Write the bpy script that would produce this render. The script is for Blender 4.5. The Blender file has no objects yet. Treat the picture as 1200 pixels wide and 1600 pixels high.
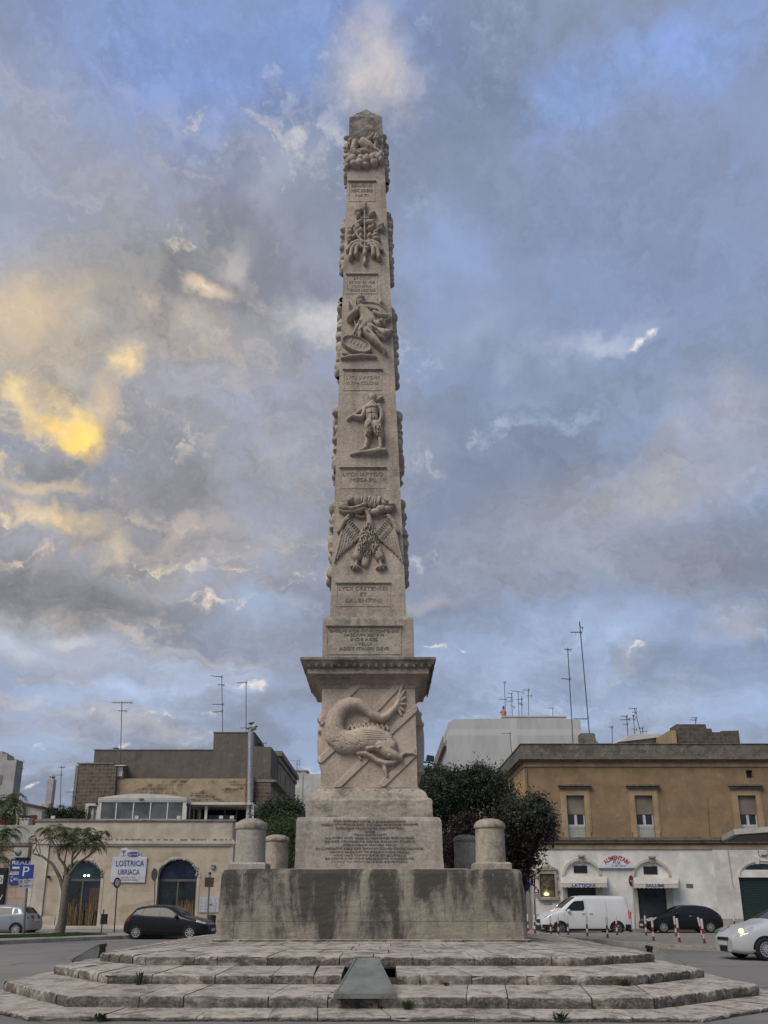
import bpy, bmesh, math, random
import numpy as np
from mathutils import Vector, geometry, noise as mnoise
R = math.radians
sc = bpy.context.scene
COL = sc.collection

# ------------------------------------------------------------------ camera
F_PX, CY_PX, HE = 1270.0, 1040.0, 1.55          # focal length and optical centre in pixels of a 1200x1600 frame
PITCH = math.atan((1412 - CY_PX) / F_PX)
cam_d = bpy.data.cameras.new('camera')
cam = bpy.data.objects.new('camera', cam_d)
COL.objects.link(cam)
cam.location = (0, 0, HE)
cam.rotation_euler = (math.pi / 2 + PITCH, 0, 0)
cam_d.sensor_width = 36
cam_d.lens = F_PX / 1600 * 36
cam_d.shift_y = (CY_PX - 800) / 1600
cam_d.clip_end = 3000
sc.camera = cam

SP, CP = math.sin(PITCH), math.cos(PITCH)
def ray(px, py):
    a, b = (px - 600) / F_PX, (CY_PX - py) / F_PX
    return Vector((a, CP - b * SP, SP + b * CP))
def at(px, py, Y):
    d = ray(px, py); t = Y / d.y
    return Vector((d.x * t, Y, HE + d.z * t))
def gp(px, py, z=0.0):
    d = ray(px, py); t = (z - HE) / d.z
    return Vector((d.x * t, d.y * t, z))
def XR(px, Y, py=1380): return at(px, py, Y).x
def ZR(py, Y): return at(600, py, Y).z

# ------------------------------------------------------------------ exposure, sun, sky
sc.view_settings.view_transform = 'Standard'
sc.view_settings.look = 'None'
sc.view_settings.exposure = 0.88
sc.view_settings.gamma = 1.0
SUN_EL, SUN_AZ = 47, 222       # azimuth measured clockwise from +Y: behind the camera and to the left
sd = bpy.data.lights.new('sun', 'SUN')
sd.energy = 1.5
sd.angle = R(38)
sd.color = (1.0, 0.925, 0.80)
so = bpy.data.objects.new('sun', sd)
COL.objects.link(so)
_s = Vector((math.sin(R(SUN_AZ)) * math.cos(R(SUN_EL)), math.cos(R(SUN_AZ)) * math.cos(R(SUN_EL)), math.sin(R(SUN_EL))))
so.rotation_euler = _s.to_track_quat('Z', 'Y').to_euler()

world = bpy.data.worlds.new('World')
sc.world = world
world.use_nodes = True
def build_sky():
    nt = world.node_tree; N = nt.nodes; Lk = nt.links
    N.clear()
    def nd(t, **kw):
        n = N.new(t)
        for k, v in kw.items(): setattr(n, k, v)
        return n
    def lk(a, b): Lk.new(a, b)
    def M(op, a, b=None, clamp=False):
        n = nd('ShaderNodeMath', operation=op, use_clamp=clamp)
        for i, v in enumerate((a, b)):
            if v is None: continue
            if isinstance(v, (int, float)): n.inputs[i].default_value = v
            else: lk(v, n.inputs[i])
        return n.outputs[0]
    def V(op, a, b=None, out=0):
        n = nd('ShaderNodeVectorMath', operation=op)
        for i, v in enumerate((a, b)):
            if v is None: continue
            if isinstance(v, (tuple, Vector)): n.inputs[i].default_value = tuple(v)
            else: lk(v, n.inputs[i])
        return n.outputs[out]
    def scale(a, s):
        n = nd('ShaderNodeVectorMath', operation='SCALE'); lk(a, n.inputs[0])
        if isinstance(s, (int, float)): n.inputs['Scale'].default_value = s
        else: lk(s, n.inputs['Scale'])
        return n.outputs[0]
    def smooth(v, lo, hi, a=0.0, b=1.0):
        n = nd('ShaderNodeMapRange', interpolation_type='SMOOTHSTEP')
        lk(v, n.inputs[0])
        for i, x in enumerate((lo, hi, a, b)): n.inputs[i + 1].default_value = x
        return n.outputs[0]
    def noise(vec, s, det=6, rough=0.55, dist=0.0, col=False):
        n = nd('ShaderNodeTexNoise'); lk(vec, n.inputs['Vector'])
        n.inputs['Scale'].default_value = s; n.inputs['Detail'].default_value = det
        n.inputs['Roughness'].default_value = rough; n.inputs['Distortion'].default_value = dist
        return n.outputs['Color' if col else 0]
    def mix(f, a, b):
        n = nd('ShaderNodeMix', data_type='RGBA')
        if isinstance(f, (int, float)): n.inputs[0].default_value = f
        else: lk(f, n.inputs[0])
        for i, v in ((6, a), (7, b)):
            if isinstance(v, tuple): n.inputs[i].default_value = (*v, 1)
            else: lk(v, n.inputs[i])
        return n.outputs[2]
    tc = nd('ShaderNodeTexCoord')
    D = V('NORMALIZE', tc.outputs['Generated'])
    sep = nd('ShaderNodeSeparateXYZ'); lk(D, sep.inputs[0])
    el = sep.outputs[2]
    # physical sky under the clouds
    sky = nd('ShaderNodeTexSky', sky_type='NISHITA')
    sky.sun_disc = False
    sky.sun_elevation = R(SUN_EL); sky.sun_rotation = R(SUN_AZ)
    sky.air_density = 1.0; sky.dust_density = 1.2; sky.ozone_density = 2.0
    # cloud deck coordinates: a flat layer seen in perspective
    h = M('ADD', M('MAXIMUM', el, 0.0), 0.22)
    cmb = nd('ShaderNodeCombineXYZ')
    lk(M('DIVIDE', sep.outputs[0], h), cmb.inputs[0]); lk(M('DIVIDE', sep.outputs[1], h), cmb.inputs[1])
    Pc = cmb.outputs[0]
    # irregular edges
    w1 = V('SUBTRACT', noise(D, 4.0, 7, 0.6, col=True), (0.5, 0.5, 0.5))
    w2 = V('SUBTRACT', noise(D, 18, 6, 0.58, col=True), (0.5, 0.5, 0.5))
    Dw = V('ADD', D, V('ADD', scale(w1, 0.22), scale(w2, 0.05)))
    fine = noise(Dw, 11, 8, 0.62)
    # layered deck: density of a flat layer, and its slope towards the low sun for the lit edges
    Q = V('ADD', V('MULTIPLY', Pc, (1.0, 1.35, 1.0)), scale(w2, 0.35))
    sh = (-0.055, 0.05, 0.0)
    nA, nB = noise(Q, 1.7, 9, 0.57, 0.35), noise(V('ADD', Q, sh), 1.7, 9, 0.57, 0.35)
    nC, nD = noise(Q, 4.6, 8, 0.6, 0.3), noise(V('ADD', Q, tuple(c * .4 for c in sh)), 4.6, 8, 0.6, 0.3)
    lit = smooth(M('ADD', M('SUBTRACT', nA, nB), M('MULTIPLY', M('SUBTRACT', nC, nD), 0.45)), -0.01, 0.16)
    tex = M('ADD', smooth(nA, 0.34, 0.66, 1.20, 0.72), M('MULTIPLY', smooth(M('SUBTRACT', nC, nD), -0.07, 0.07), 0.15))
    broad = noise(Pc, 0.85, 6, 0.55, 0.5)
    cg = ray(70, 660).normalized()
    ang = V('DOT_PRODUCT', D, cg, 1)
    glow = smooth(ang, math.cos(R(27)), math.cos(R(3)))
    hot = smooth(ang, math.cos(R(9)), math.cos(R(1)))
    # clear sky, bluer with height
    clear = mix(smooth(el, 0.05, 0.75), (0.30, 0.43, 0.70), (0.175, 0.285, 0.60))
    clear = mix(smooth(el, 0.04, 0.26), (0.42, 0.54, 0.74), clear)
    sk = scale(sky.outputs[0], 0.1)
    nis = nd('ShaderNodeMix', data_type='RGBA'); nis.inputs[0].default_value = 0.10
    lk(clear, nis.inputs[6]); lk(sk, nis.inputs[7])
    col = nis.outputs[2]
    deck = mix(smooth(nA, 0.36, 0.64), (0.245, 0.285, 0.375), (0.175, 0.205, 0.275))
    deck = mix(M('MULTIPLY', glow, 0.85), deck, mix(smooth(nA, 0.36, 0.64), (0.40, 0.355, 0.31), (0.215, 0.205, 0.205)))
    cover = M('ADD', M('MULTIPLY', smooth(broad, 0.26, 0.50), 0.7), M('MULTIPLY', smooth(nA, 0.36, 0.54), 0.3))
    col = mix(M('MULTIPLY', cover, 0.9), col, deck)
    edge = mix(glow, (0.40, 0.44, 0.53), (0.68, 0.56, 0.44)); edge = mix(hot, edge, (1.0, 0.74, 0.30))
    col = mix(M('MULTIPLY', lit, M('ADD', M('MULTIPLY', glow, 0.36), 0.22)), col, edge)
    # elements of the sky, each a soft patch with torn edges in its own direction
    def tint(rgb):
        n = nd('ShaderNodeVectorMath', operation='SCALE'); n.inputs[0].default_value = rgb; lk(tex, n.inputs['Scale']); return n.outputs[0]
    def patch(px, py, rx, ry, rgb, k, tilt=0.0, tear=0.5, soft=1.0):
        nonlocal col
        c = ray(px, py).normalized()
        e1 = ray(px + 10, py - 10 * tilt).normalized() - c; e1.normalize()
        e2 = c.cross(e1).normalized()
        ar = 1.0 / F_PX * 0.94
        d = V('SUBTRACT', Dw, c)
        a = V('DOT_PRODUCT', d, e1 / (rx * ar), 1)
        b = V('DOT_PRODUCT', d, e2 / (ry * ar), 1)
        a3 = V('DOT_PRODUCT', d, c * 1.5, 1)
        q = nd('ShaderNodeCombineXYZ'); lk(a, q.inputs[0]); lk(b, q.inputs[1]); lk(a3, q.inputs[2])
        ln = V('LENGTH', q.outputs[0], None, 1)
        f = smooth(ln, 1.0, 1.0 - soft)
        if tear:
            t = smooth(fine, 0.5 - 0.34 * tear, 0.5 + 0.30 * tear)
            f = M('MULTIPLY', f, M('ADD', M('MULTIPLY', t, tear), 1 - tear))
        col = mix(M('MULTIPLY', f, k), col, rgb if rx < 150 else tint(rgb))
    for a in SKY: patch(*a)
    # small breaks in the deck where the bright sky shows through
    nE = noise(V('ADD', V('MULTIPLY', Q, (1.0, 1.5, 1.0)), scale(w2, 0.12)), 5.2, 6, 0.52, 0.1); nF = noise(Q, 1.9, 4, 0.5, 0.2)
    brk = M('MULTIPLY', smooth(nE, 0.52, 0.74), smooth(nF, 0.50, 0.60))
    wide = smooth(ang, math.cos(R(34)), math.cos(R(8)))
    low = smooth(el, 0.42, 0.12)
    bcol = mix(wide, (0.50, 0.62, 0.82), (0.90, 0.74, 0.50))
    amt = M('ADD', M('ADD', M('MULTIPLY', wide, 0.65), M('MULTIPLY', low, 0.55)), 0.22)
    col = mix(M('MULTIPLY', brk, amt), col, bcol)
    bg = nd('ShaderNodeBackground'); lk(scale(col, 10 * SKY_GAIN), bg.inputs[0])
    bg.inputs[1].default_value = 0.1
    out = nd('ShaderNodeOutputWorld'); lk(bg.outputs[0], out.inputs[0])
SKY_GAIN = 0.66
WARM, GREY, BLUE = (0.43, 0.385, 0.345), (0.235, 0.245, 0.275), (0.25, 0.385, 0.70)
SKY = [
    # px, py, rx, ry, colour, strength, tilt, tear, softness
    (300, 60, 430, 170, (0.185, 0.28, 0.56), 0.75, 0.1, 0.15, 1.0),
    (560, 30, 200, 90, (0.19, 0.28, 0.55), 0.5, 0.1, 0.15, 1.0),
    (930, 90, 170, 90, (0.20, 0.32, 0.64), 0.75, 0.3, 0.4, 1.0),
    (1120, 30, 150, 80, (0.20, 0.32, 0.68), 0.65, 0.0, 0.3, 1.0),
    (740, 80, 170, 90, (0.18, 0.23, 0.35), 0.75, 0.7, 0.25, 1.0),
    (930, 250, 300, 150, (0.185, 0.235, 0.37), 0.75, 0.3, 0.25, 1.0),
    (1050, 420, 330, 190, (0.165, 0.21, 0.325), 0.80, 0.2, 0.25, 1.0),
    (680, 380, 110, 130, (0.26, 0.36, 0.60), 0.65, 0.2, 0.3, 1.0),
    (80, 330, 300, 150, (0.25, 0.27, 0.315), 0.8, 0.0, 0.3, 1.0),
    (150, 570, 360, 230, (0.30, 0.285, 0.27), 0.80, 0.0, 0.2, 1.0),
    (40, 470, 230, 130, (0.43, 0.365, 0.295), 0.75, 0.1, 0.3, 1.0),
    (260, 420, 270, 130, (0.205, 0.21, 0.22), 0.80, 0.1, 0.3, 1.0),
    (230, 545, 170, 60, (0.215, 0.215, 0.225), 0.65, 0.3, 0.4, 1.0),
    (300, 680, 160, 110, (0.25, 0.245, 0.26), 0.70, 0.3, 0.4, 1.0),
    (120, 575, 200, 60, (0.44, 0.37, 0.29), 0.60, -0.1, 0.4, 1.0),
    (400, 690, 330, 150, (0.265, 0.275, 0.325), 0.7, 0.0, 0.35, 1.0),
    (720, 520, 110, 60, (0.33, 0.38, 0.51), 0.7, 0.2, 0.8, 1.0),
    (900, 535, 170, 45, (0.33, 0.37, 0.49), 0.7, 0.25, 0.85, 1.0),
    (1140, 635, 150, 60, (0.38, 0.37, 0.39), 0.7, 0.3, 0.7, 1.0),
    (770, 600, 130, 60, (0.175, 0.215, 0.30), 0.75, 0.2, 0.6, 1.0),
    (1110, 250, 150, 70, (0.17, 0.21, 0.33), 0.7, 0.4, 0.7, 1.0),
    (640, 700, 90, 80, (0.34, 0.38, 0.47), 0.6, 0.2, 0.8, 1.0),
    (870, 640, 330, 110, (0.18, 0.225, 0.31), 0.8, 0.25, 0.25, 1.0),
    (1010, 760, 420, 110, (0.30, 0.285, 0.29), 0.8, 0.30, 0.3, 1.0),
    (860, 880, 330, 110, (0.235, 0.25, 0.295), 0.9, 0.05, 0.2, 1.0),
    (1120, 870, 200, 70, (0.25, 0.26, 0.30), 0.7, 0.2, 0.3, 1.0),
    (100, 905, 260, 80, (0.155, 0.165, 0.18), 0.95, 0.05, 0.25, 1.0),
    (290, 780, 320, 80, (0.225, 0.225, 0.245), 0.75, 0.05, 0.3, 1.0),
    (340, 880, 240, 60, (0.33, 0.305, 0.295), 0.6, 0.0, 0.4, 1.0),
    (120, 1000, 230, 70, (0.35, 0.36, 0.38), 0.6, 0.0, 0.6, 1.0),
    (300, 1020, 300, 70, (0.29, 0.33, 0.43), 0.7, 0.0, 0.4, 1.0),
    (430, 980, 120, 60, (0.34, 0.44, 0.62), 0.7, 0.0, 0.4, 1.0),
    (250, 1075, 320, 45, (0.35, 0.44, 0.61), 0.6, 0.0, 0.4, 1.0),
    (900, 1000, 260, 60, (0.37, 0.45, 0.62), 0.55, 0.1, 0.6, 1.0),
    (720, 1080, 200, 90, (0.34, 0.42, 0.58), 0.6, 0.0, 0.3, 1.0),
    (1000, 1120, 330, 80, (0.31, 0.365, 0.48), 0.7, 0.0, 0.3, 1.0),
    (230, 1115, 200, 35, (0.48, 0.475, 0.49), 0.7, 0.0, 0.8, 1.0),
    (560, 90, 90, 78, (0.52, 0.47, 0.44), 0.8, 0.4, 0.5, 1.0),
    (572, 105, 55, 65, (0.70, 0.61, 0.50), 0.75, 0.5, 0.8, 1.0),
    (455, 240, 70, 60, (0.38, 0.42, 0.52), 0.6, 0.3, 0.7, 1.0),
    (400, 385, 60, 42, (0.50, 0.47, 0.46), 0.7, 0.2, 0.9, 1.0),
    (345, 432, 46, 30, (0.92, 0.73, 0.50), 0.9, -0.4, 0.8, 1.0),
    (255, 474, 36, 20, (0.74, 0.57, 0.38), 0.85, 0.0, 0.8, 1.0),
    (330, 510, 70, 55, (0.68, 0.57, 0.46), 0.85, 0.5, 0.9, 1.0),
    (400, 555, 80, 45, (0.46, 0.41, 0.38), 0.6, 0.0, 0.8, 1.0),
    (505, 510, 70, 55, (0.66, 0.64, 0.63), 0.85, 0.2, 0.8, 1.0),
    (40, 490, 130, 80, (0.62, 0.48, 0.32), 0.75, 0.0, 0.6, 1.0),
    (214, 610, 34, 44, (1.0, 0.74, 0.36), 0.95, 0.9, 0.75, 1.0),
    (188, 655, 40, 46, (0.62, 0.48, 0.32), 0.8, 1.1, 0.6, 1.0),
    (8, 606, 40, 34, (1.0, 0.74, 0.34), 0.9, -0.4, 0.8, 1.0),
    (75, 640, 130, 52, (0.86, 0.62, 0.27), 0.85, -0.45, 0.85, 1.0),
    (135, 682, 66, 40, (1.05, 0.72, 0.18), 0.95, -0.55, 1.0, 1.0),
    (80, 655, 70, 28, (0.98, 0.66, 0.16), 0.85, -0.5, 0.9, 1.0),
    (60, 715, 120, 34, (0.185, 0.18, 0.18), 0.85, 0.0, 0.5, 1.0),
    (40, 745, 110, 22, (0.86, 0.62, 0.28), 0.8, 0.0, 0.8, 1.0),
    (60, 795, 120, 32, (0.88, 0.64, 0.30), 0.85, -0.2, 0.9, 1.0),
    (175, 838, 60, 26, (0.80, 0.62, 0.36), 0.85, 0.0, 0.9, 1.0),
    (310, 852, 130, 26, (0.50, 0.43, 0.37), 0.7, 0.1, 0.8, 1.0),
    (135, 975, 70, 24, (0.60, 0.60, 0.61), 0.8, 0.3, 0.9, 1.0),
    (20, 1010, 70, 35, (0.56, 0.60, 0.65), 0.7, -0.3, 0.9, 1.0),
    (995, 525, 18, 11, (0.92, 0.86, 0.78), 0.85, 0.3, 0.6, 1.0),
    (940, 522, 80, 24, (0.44, 0.48, 0.58), 0.8, -0.1, 0.8, 1.0),
    (790, 585, 40, 26, (0.38, 0.42, 0.52), 0.7, 0.4, 0.7, 1.0),
    (1015, 1022, 20, 7, (0.90, 0.82, 0.68), 0.8, 0.2, 0.5, 1.0),
    (980, 1030, 80, 28, (0.46, 0.50, 0.56), 0.7, 0.2, 0.8, 1.0),
    (960, 1008, 80, 24, (0.40, 0.54, 0.80), 0.7, 0.25, 0.8, 1.0),
    (1150, 965, 80, 50, (0.42, 0.42, 0.45), 0.65, 0.2, 0.8, 1.0),
    (705, 1026, 18, 6, (0.90, 0.82, 0.70), 0.75, 0.1, 0.5, 1.0),
    (690, 935, 90, 26, (0.37, 0.35, 0.37), 0.65, 0.0, 0.6, 1.0),
]
build_sky()

# ------------------------------------------------------------------ materials
def srgb(r, g, b):
    f = lambda c: (c / 255 / 12.92) if c <= 10 else ((c / 255 + 0.055) / 1.055) ** 2.4
    return (f(r), f(g), f(b))
class NT:
    def __init__(s, name):
        s.m = bpy.data.materials.new(name); s.m.use_nodes = True
        s.t = s.m.node_tree; s.n = s.t.nodes; s.l = s.t.links
        s.b = s.n['Principled BSDF']
        s.geo = s.n.new('ShaderNodeNewGeometry')
        s.pos = s.geo.outputs['Position']
    def nd(s, t, **kw):
        n = s.n.new(t)
        for k, v in kw.items(): setattr(n, k, v)
        return n
    def lk(s, a, b): s.l.new(a, b)
    def vmap(s, vec, scale=(1, 1, 1), loc=(0, 0, 0)):
        n = s.nd('ShaderNodeMapping'); s.lk(vec, n.inputs[0])
        n.inputs['Scale'].default_value = scale; n.inputs['Location'].default_value = loc
        return n.outputs[0]
    def noise(s, scale, det=5, rough=0.55, dist=0.0, vec=None, col=False):
        n = s.nd('ShaderNodeTexNoise'); s.lk(vec or s.pos, n.inputs['Vector'])
        n.inputs['Scale'].default_value = scale; n.inputs['Detail'].default_value = det
        n.inputs['Roughness'].default_value = rough; n.inputs['Distortion'].default_value = dist
        return n.outputs['Color' if col else 0]
    def ramp(s, v, lo, hi, a=0.0, b=1.0):
        n = s.nd('ShaderNodeMapRange', interpolation_type='SMOOTHSTEP'); s.lk(v, n.inputs[0])
        for i, x in enumerate((lo, hi, a, b)): n.inputs[i + 1].default_value = x
        return n.outputs[0]
    def math(s, op, a, b=None):
        n = s.nd('ShaderNodeMath', operation=op)
        for i, v in enumerate((a, b)):
            if v is None: continue
            if isinstance(v, (int, float)): n.inputs[i].default_value = v
            else: s.lk(v, n.inputs[i])
        return n.outputs[0]
    def mix(s, f, a, b, blend='MIX'):
        n = s.nd('ShaderNodeMix', data_type='RGBA', blend_type=blend)
        if isinstance(f, (int, float)): n.inputs[0].default_value = f
        else: s.lk(f, n.inputs[0])
        for i, v in ((6, a), (7, b)):
            if isinstance(v, tuple): n.inputs[i].default_value = (*v, 1)
            else: s.lk(v, n.inputs[i])
        return n.outputs[2]
    def wallvec(s):                      # (x+y, z): wall coordinates for axis-aligned walls
        sp = s.nd('ShaderNodeSeparateXYZ'); s.lk(s.pos, sp.inputs[0])
        c = s.nd('ShaderNodeCombineXYZ')
        s.lk(s.math('ADD', sp.outputs[0], sp.outputs[1]), c.inputs[0]); s.lk(sp.outputs[2], c.inputs[1])
        return c.outputs[0]
    def brick(s, w, h, mortar=0.02, vec=None, off=0.5):
        n = s.nd('ShaderNodeTexBrick'); s.lk(vec or s.wallvec(), n.inputs['Vector'])
        n.inputs['Scale'].default_value = 1.0; n.inputs['Brick Width'].default_value = w
        n.inputs['Row Height'].default_value = h; n.inputs['Mortar Size'].default_value = mortar
        n.inputs['Mortar Smooth'].default_value = 0.3; n.offset = off
        n.inputs['Color1'].default_value = (0, 0, 0, 1); n.inputs['Color2'].default_value = (1, 1, 1, 1)
        n.inputs['Bias'].default_value = 0.0
        return n
    def bump(s, v, strength=0.4, dist=0.02):
        n = s.nd('ShaderNodeBump'); n.inputs['Strength'].default_value = strength
        n.inputs['Distance'].default_value = dist; s.lk(v, n.inputs['Height'])
        s.lk(n.outputs[0], s.b.inputs['Normal'])
    def col(s, c):
        if isinstance(c, tuple): s.b.inputs['Base Color'].default_value = (*c, 1)
        else: s.lk(c, s.b.inputs['Base Color'])
    def set(s, **kw):
        for k, v in kw.items(): s.b.inputs[k.replace('_', ' ')].default_value = v
        return s.m
def mul(c, k): return tuple(min(1, x * k) for x in c)

def plain(name, c, rough=0.7, metal=0.0, var=0.12, scale=4.0, bump=0.1, coat=0.0, spec=0.4):
    t = NT(name)
    n = t.noise(scale, 5, 0.6)
    t.col(t.mix(t.ramp(n, 0.3, 0.7), mul(c, 1 - var), mul(c, 1 + var)))
    t.set(Roughness=rough, Metallic=metal)
    t.b.inputs['Coat Weight'].default_value = coat
    t.b.inputs['Specular IOR Level'].default_value = spec
    if bump: t.bump(t.noise(scale * 8, 4), bump, 0.01)
    return t.m
def stone(name, base, lichen=0.3, streak=0.3, pale=0.2, joints=None, seed=0.0, lscale=1.6, dark=(0.062, 0.058, 0.05), rough=0.9, warm=(0.42, 0.30, 0.18), bump=0.55, zcut=None, grain=1.0):
    """weathered limestone: tone patches, pale bloom, black lichen, run-off streaks, block joints"""
    if any(k in name for k in ('plaster', 'trim', 'render', 'parapet_', 'ochre', 'cream')): grain = .15
    t = NT(name)
    p = t.vmap(t.pos, (1, 1, 1), (seed * 7.3, seed * 3.1, seed * 5.7))
    a = t.noise(0.9, 7, 0.6, 0.3, p)
    b = t.noise(6.5, 7, 0.65, 0.2, p)
    f = t.noise(34, 5, 0.7, 0, p)
    c = t.mix(t.ramp(a, 0.32, 0.68), mul(base, 0.80), mul(base, 1.14))
    c = t.mix(t.math('MULTIPLY', t.ramp(b, 0.52, 0.72), 0.4), c, warm)
    c = t.mix(t.math('MULTIPLY', t.ramp(t.noise(3.1, 8, 0.7, 0.4, p), 0.56, 0.68), pale), c, (0.52, 0.49, 0.43))
    sv = t.noise(1.0, 6, 0.6, 0.3, t.vmap(p, (3.2, 3.2, 0.28)))
    c = t.mix(t.math('MULTIPLY', t.ramp(sv, 0.44, 0.70), streak), c, mul(dark, 1.6))
    g1 = t.noise(15, 6, 0.7, 0.2, p)
    c = t.mix(t.ramp(g1, 0.34, 0.66), t.mix(0.24 * grain, c, (0.05, 0.045, 0.04)), t.mix(0.13 * grain, c, (0.62, 0.57, 0.5)))
    li = t.noise(lscale, 9, 0.72, 0.5, p)
    if zcut:                             # lichen grows down from the top edge of the piece
        sp = t.nd('ShaderNodeSeparateXYZ'); t.lk(t.pos, sp.inputs[0])
        zz = t.ramp(sp.outputs[2], zcut[0], zcut[1], -0.16, 0.16)
        li = t.math('ADD', li, zz)
    lm = t.ramp(li, 0.58 - 0.22 * lichen, 0.80 - 0.22 * lichen)
    lm = t.math('MULTIPLY', lm, t.ramp(t.math('ADD', f, t.math('MULTIPLY', g1, 0.8)), 0.55, 1.15, 0.30, 1.0))
    c = t.mix(t.math('MULTIPLY', lm, min(1.0, 0.45 + lichen)), c, dark)
    c = t.mix(t.math('MULTIPLY', t.ramp(f, 0.60, 0.75), 0.25 * grain), c, mul(base, 0.55))
    if joints:
        br = t.brick(*joints)
        k = t.mix(0.35, (0.5, 0.5, 0.5), br.outputs['Color'])
        c = t.mix(0.35, c, k, 'SOFT_LIGHT')
        c = t.mix(t.math('MULTIPLY', br.outputs['Fac'], 0.55), c, mul(base, 0.38))
    t.col(c); t.set(Roughness=rough)
    t.b.inputs['Specular IOR Level'].default_value = 0.25
    hgt = t.math('ADD', t.math('MULTIPLY', b, 0.8), t.math('MULTIPLY', f, 0.35))
    t.bump(hgt, bump, 0.035)
    return t.m
def glass_dark(name, c=(0.02, 0.025, 0.03), rough=0.06):
    t = NT(name)
    t.col(t.mix(t.ramp(t.noise(1.3, 4), 0.35, 0.65), mul(c, 0.6), mul(c, 1.6)))
    t.set(Roughness=rough); t.b.inputs['Specular IOR Level'].default_value = 0.6
    return t.m
def emit(name, c, k):
    t = NT(name); t.col(c)
    t.b.inputs['Emission Color'].default_value = (*c, 1); t.b.inputs['Emission Strength'].default_value = k
    return t.m
def leaf(name, c1, c2, trans=0.25, rough=0.55):
    t = NT(name)
    rnd = t.geo.outputs['Random Per Island']
    n = t.noise(0.9, 4)
    c = t.mix(rnd, c1, c2)
    c = t.mix(t.ramp(n, 0.35, 0.65), t.mix(0.45, c, mul(c1, 0.5)), c)
    t.col(c); t.set(Roughness=rough); t.b.inputs['Specular IOR Level'].default_value = 0.3
    tr = t.nd('ShaderNodeBsdfTranslucent'); t.lk(c, tr.inputs[0])
    mx = t.nd('ShaderNodeMixShader'); mx.inputs[0].default_value = trans
    t.lk(t.b.outputs[0], mx.inputs[1]); t.lk(tr.outputs[0], mx.inputs[2])
    t.lk(mx.outputs[0], t.n['Material Output'].inputs[0])
    return t.m

# ------------------------------------------------------------------ objects
def tag(o, label=None, cat=None, group=None, kind=None):
    if label: o['label'] = label
    if cat: o['category'] = cat
    if group: o['group'] = group
    if kind: o['kind'] = kind
    return o
def thing(name, label, cat, loc=(0, 0, 0), group=None, rz=0.0):
    o = bpy.data.objects.new(name, None); COL.objects.link(o)
    o.location = loc; o.rotation_euler = (0, 0, rz); o.empty_display_size = 0.2
    return tag(o, label, cat, group)
def wloc(o):
    v = Vector((0, 0, 0))
    while o is not None:
        v += o.location; o = o.parent
    return v
def kids(o): return [c for c in list(COL.objects) if c.parent == o]
KID = {}
def link_child(o, parent):
    o.parent = parent; KID.setdefault(parent.name, []).append(o)
def copy_tree(o, parent=None):
    c = o.copy(); COL.objects.link(c)
    if parent: link_child(c, parent)
    for ch in list(KID.get(o.name, [])): copy_tree(ch, c)
    return c

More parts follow.
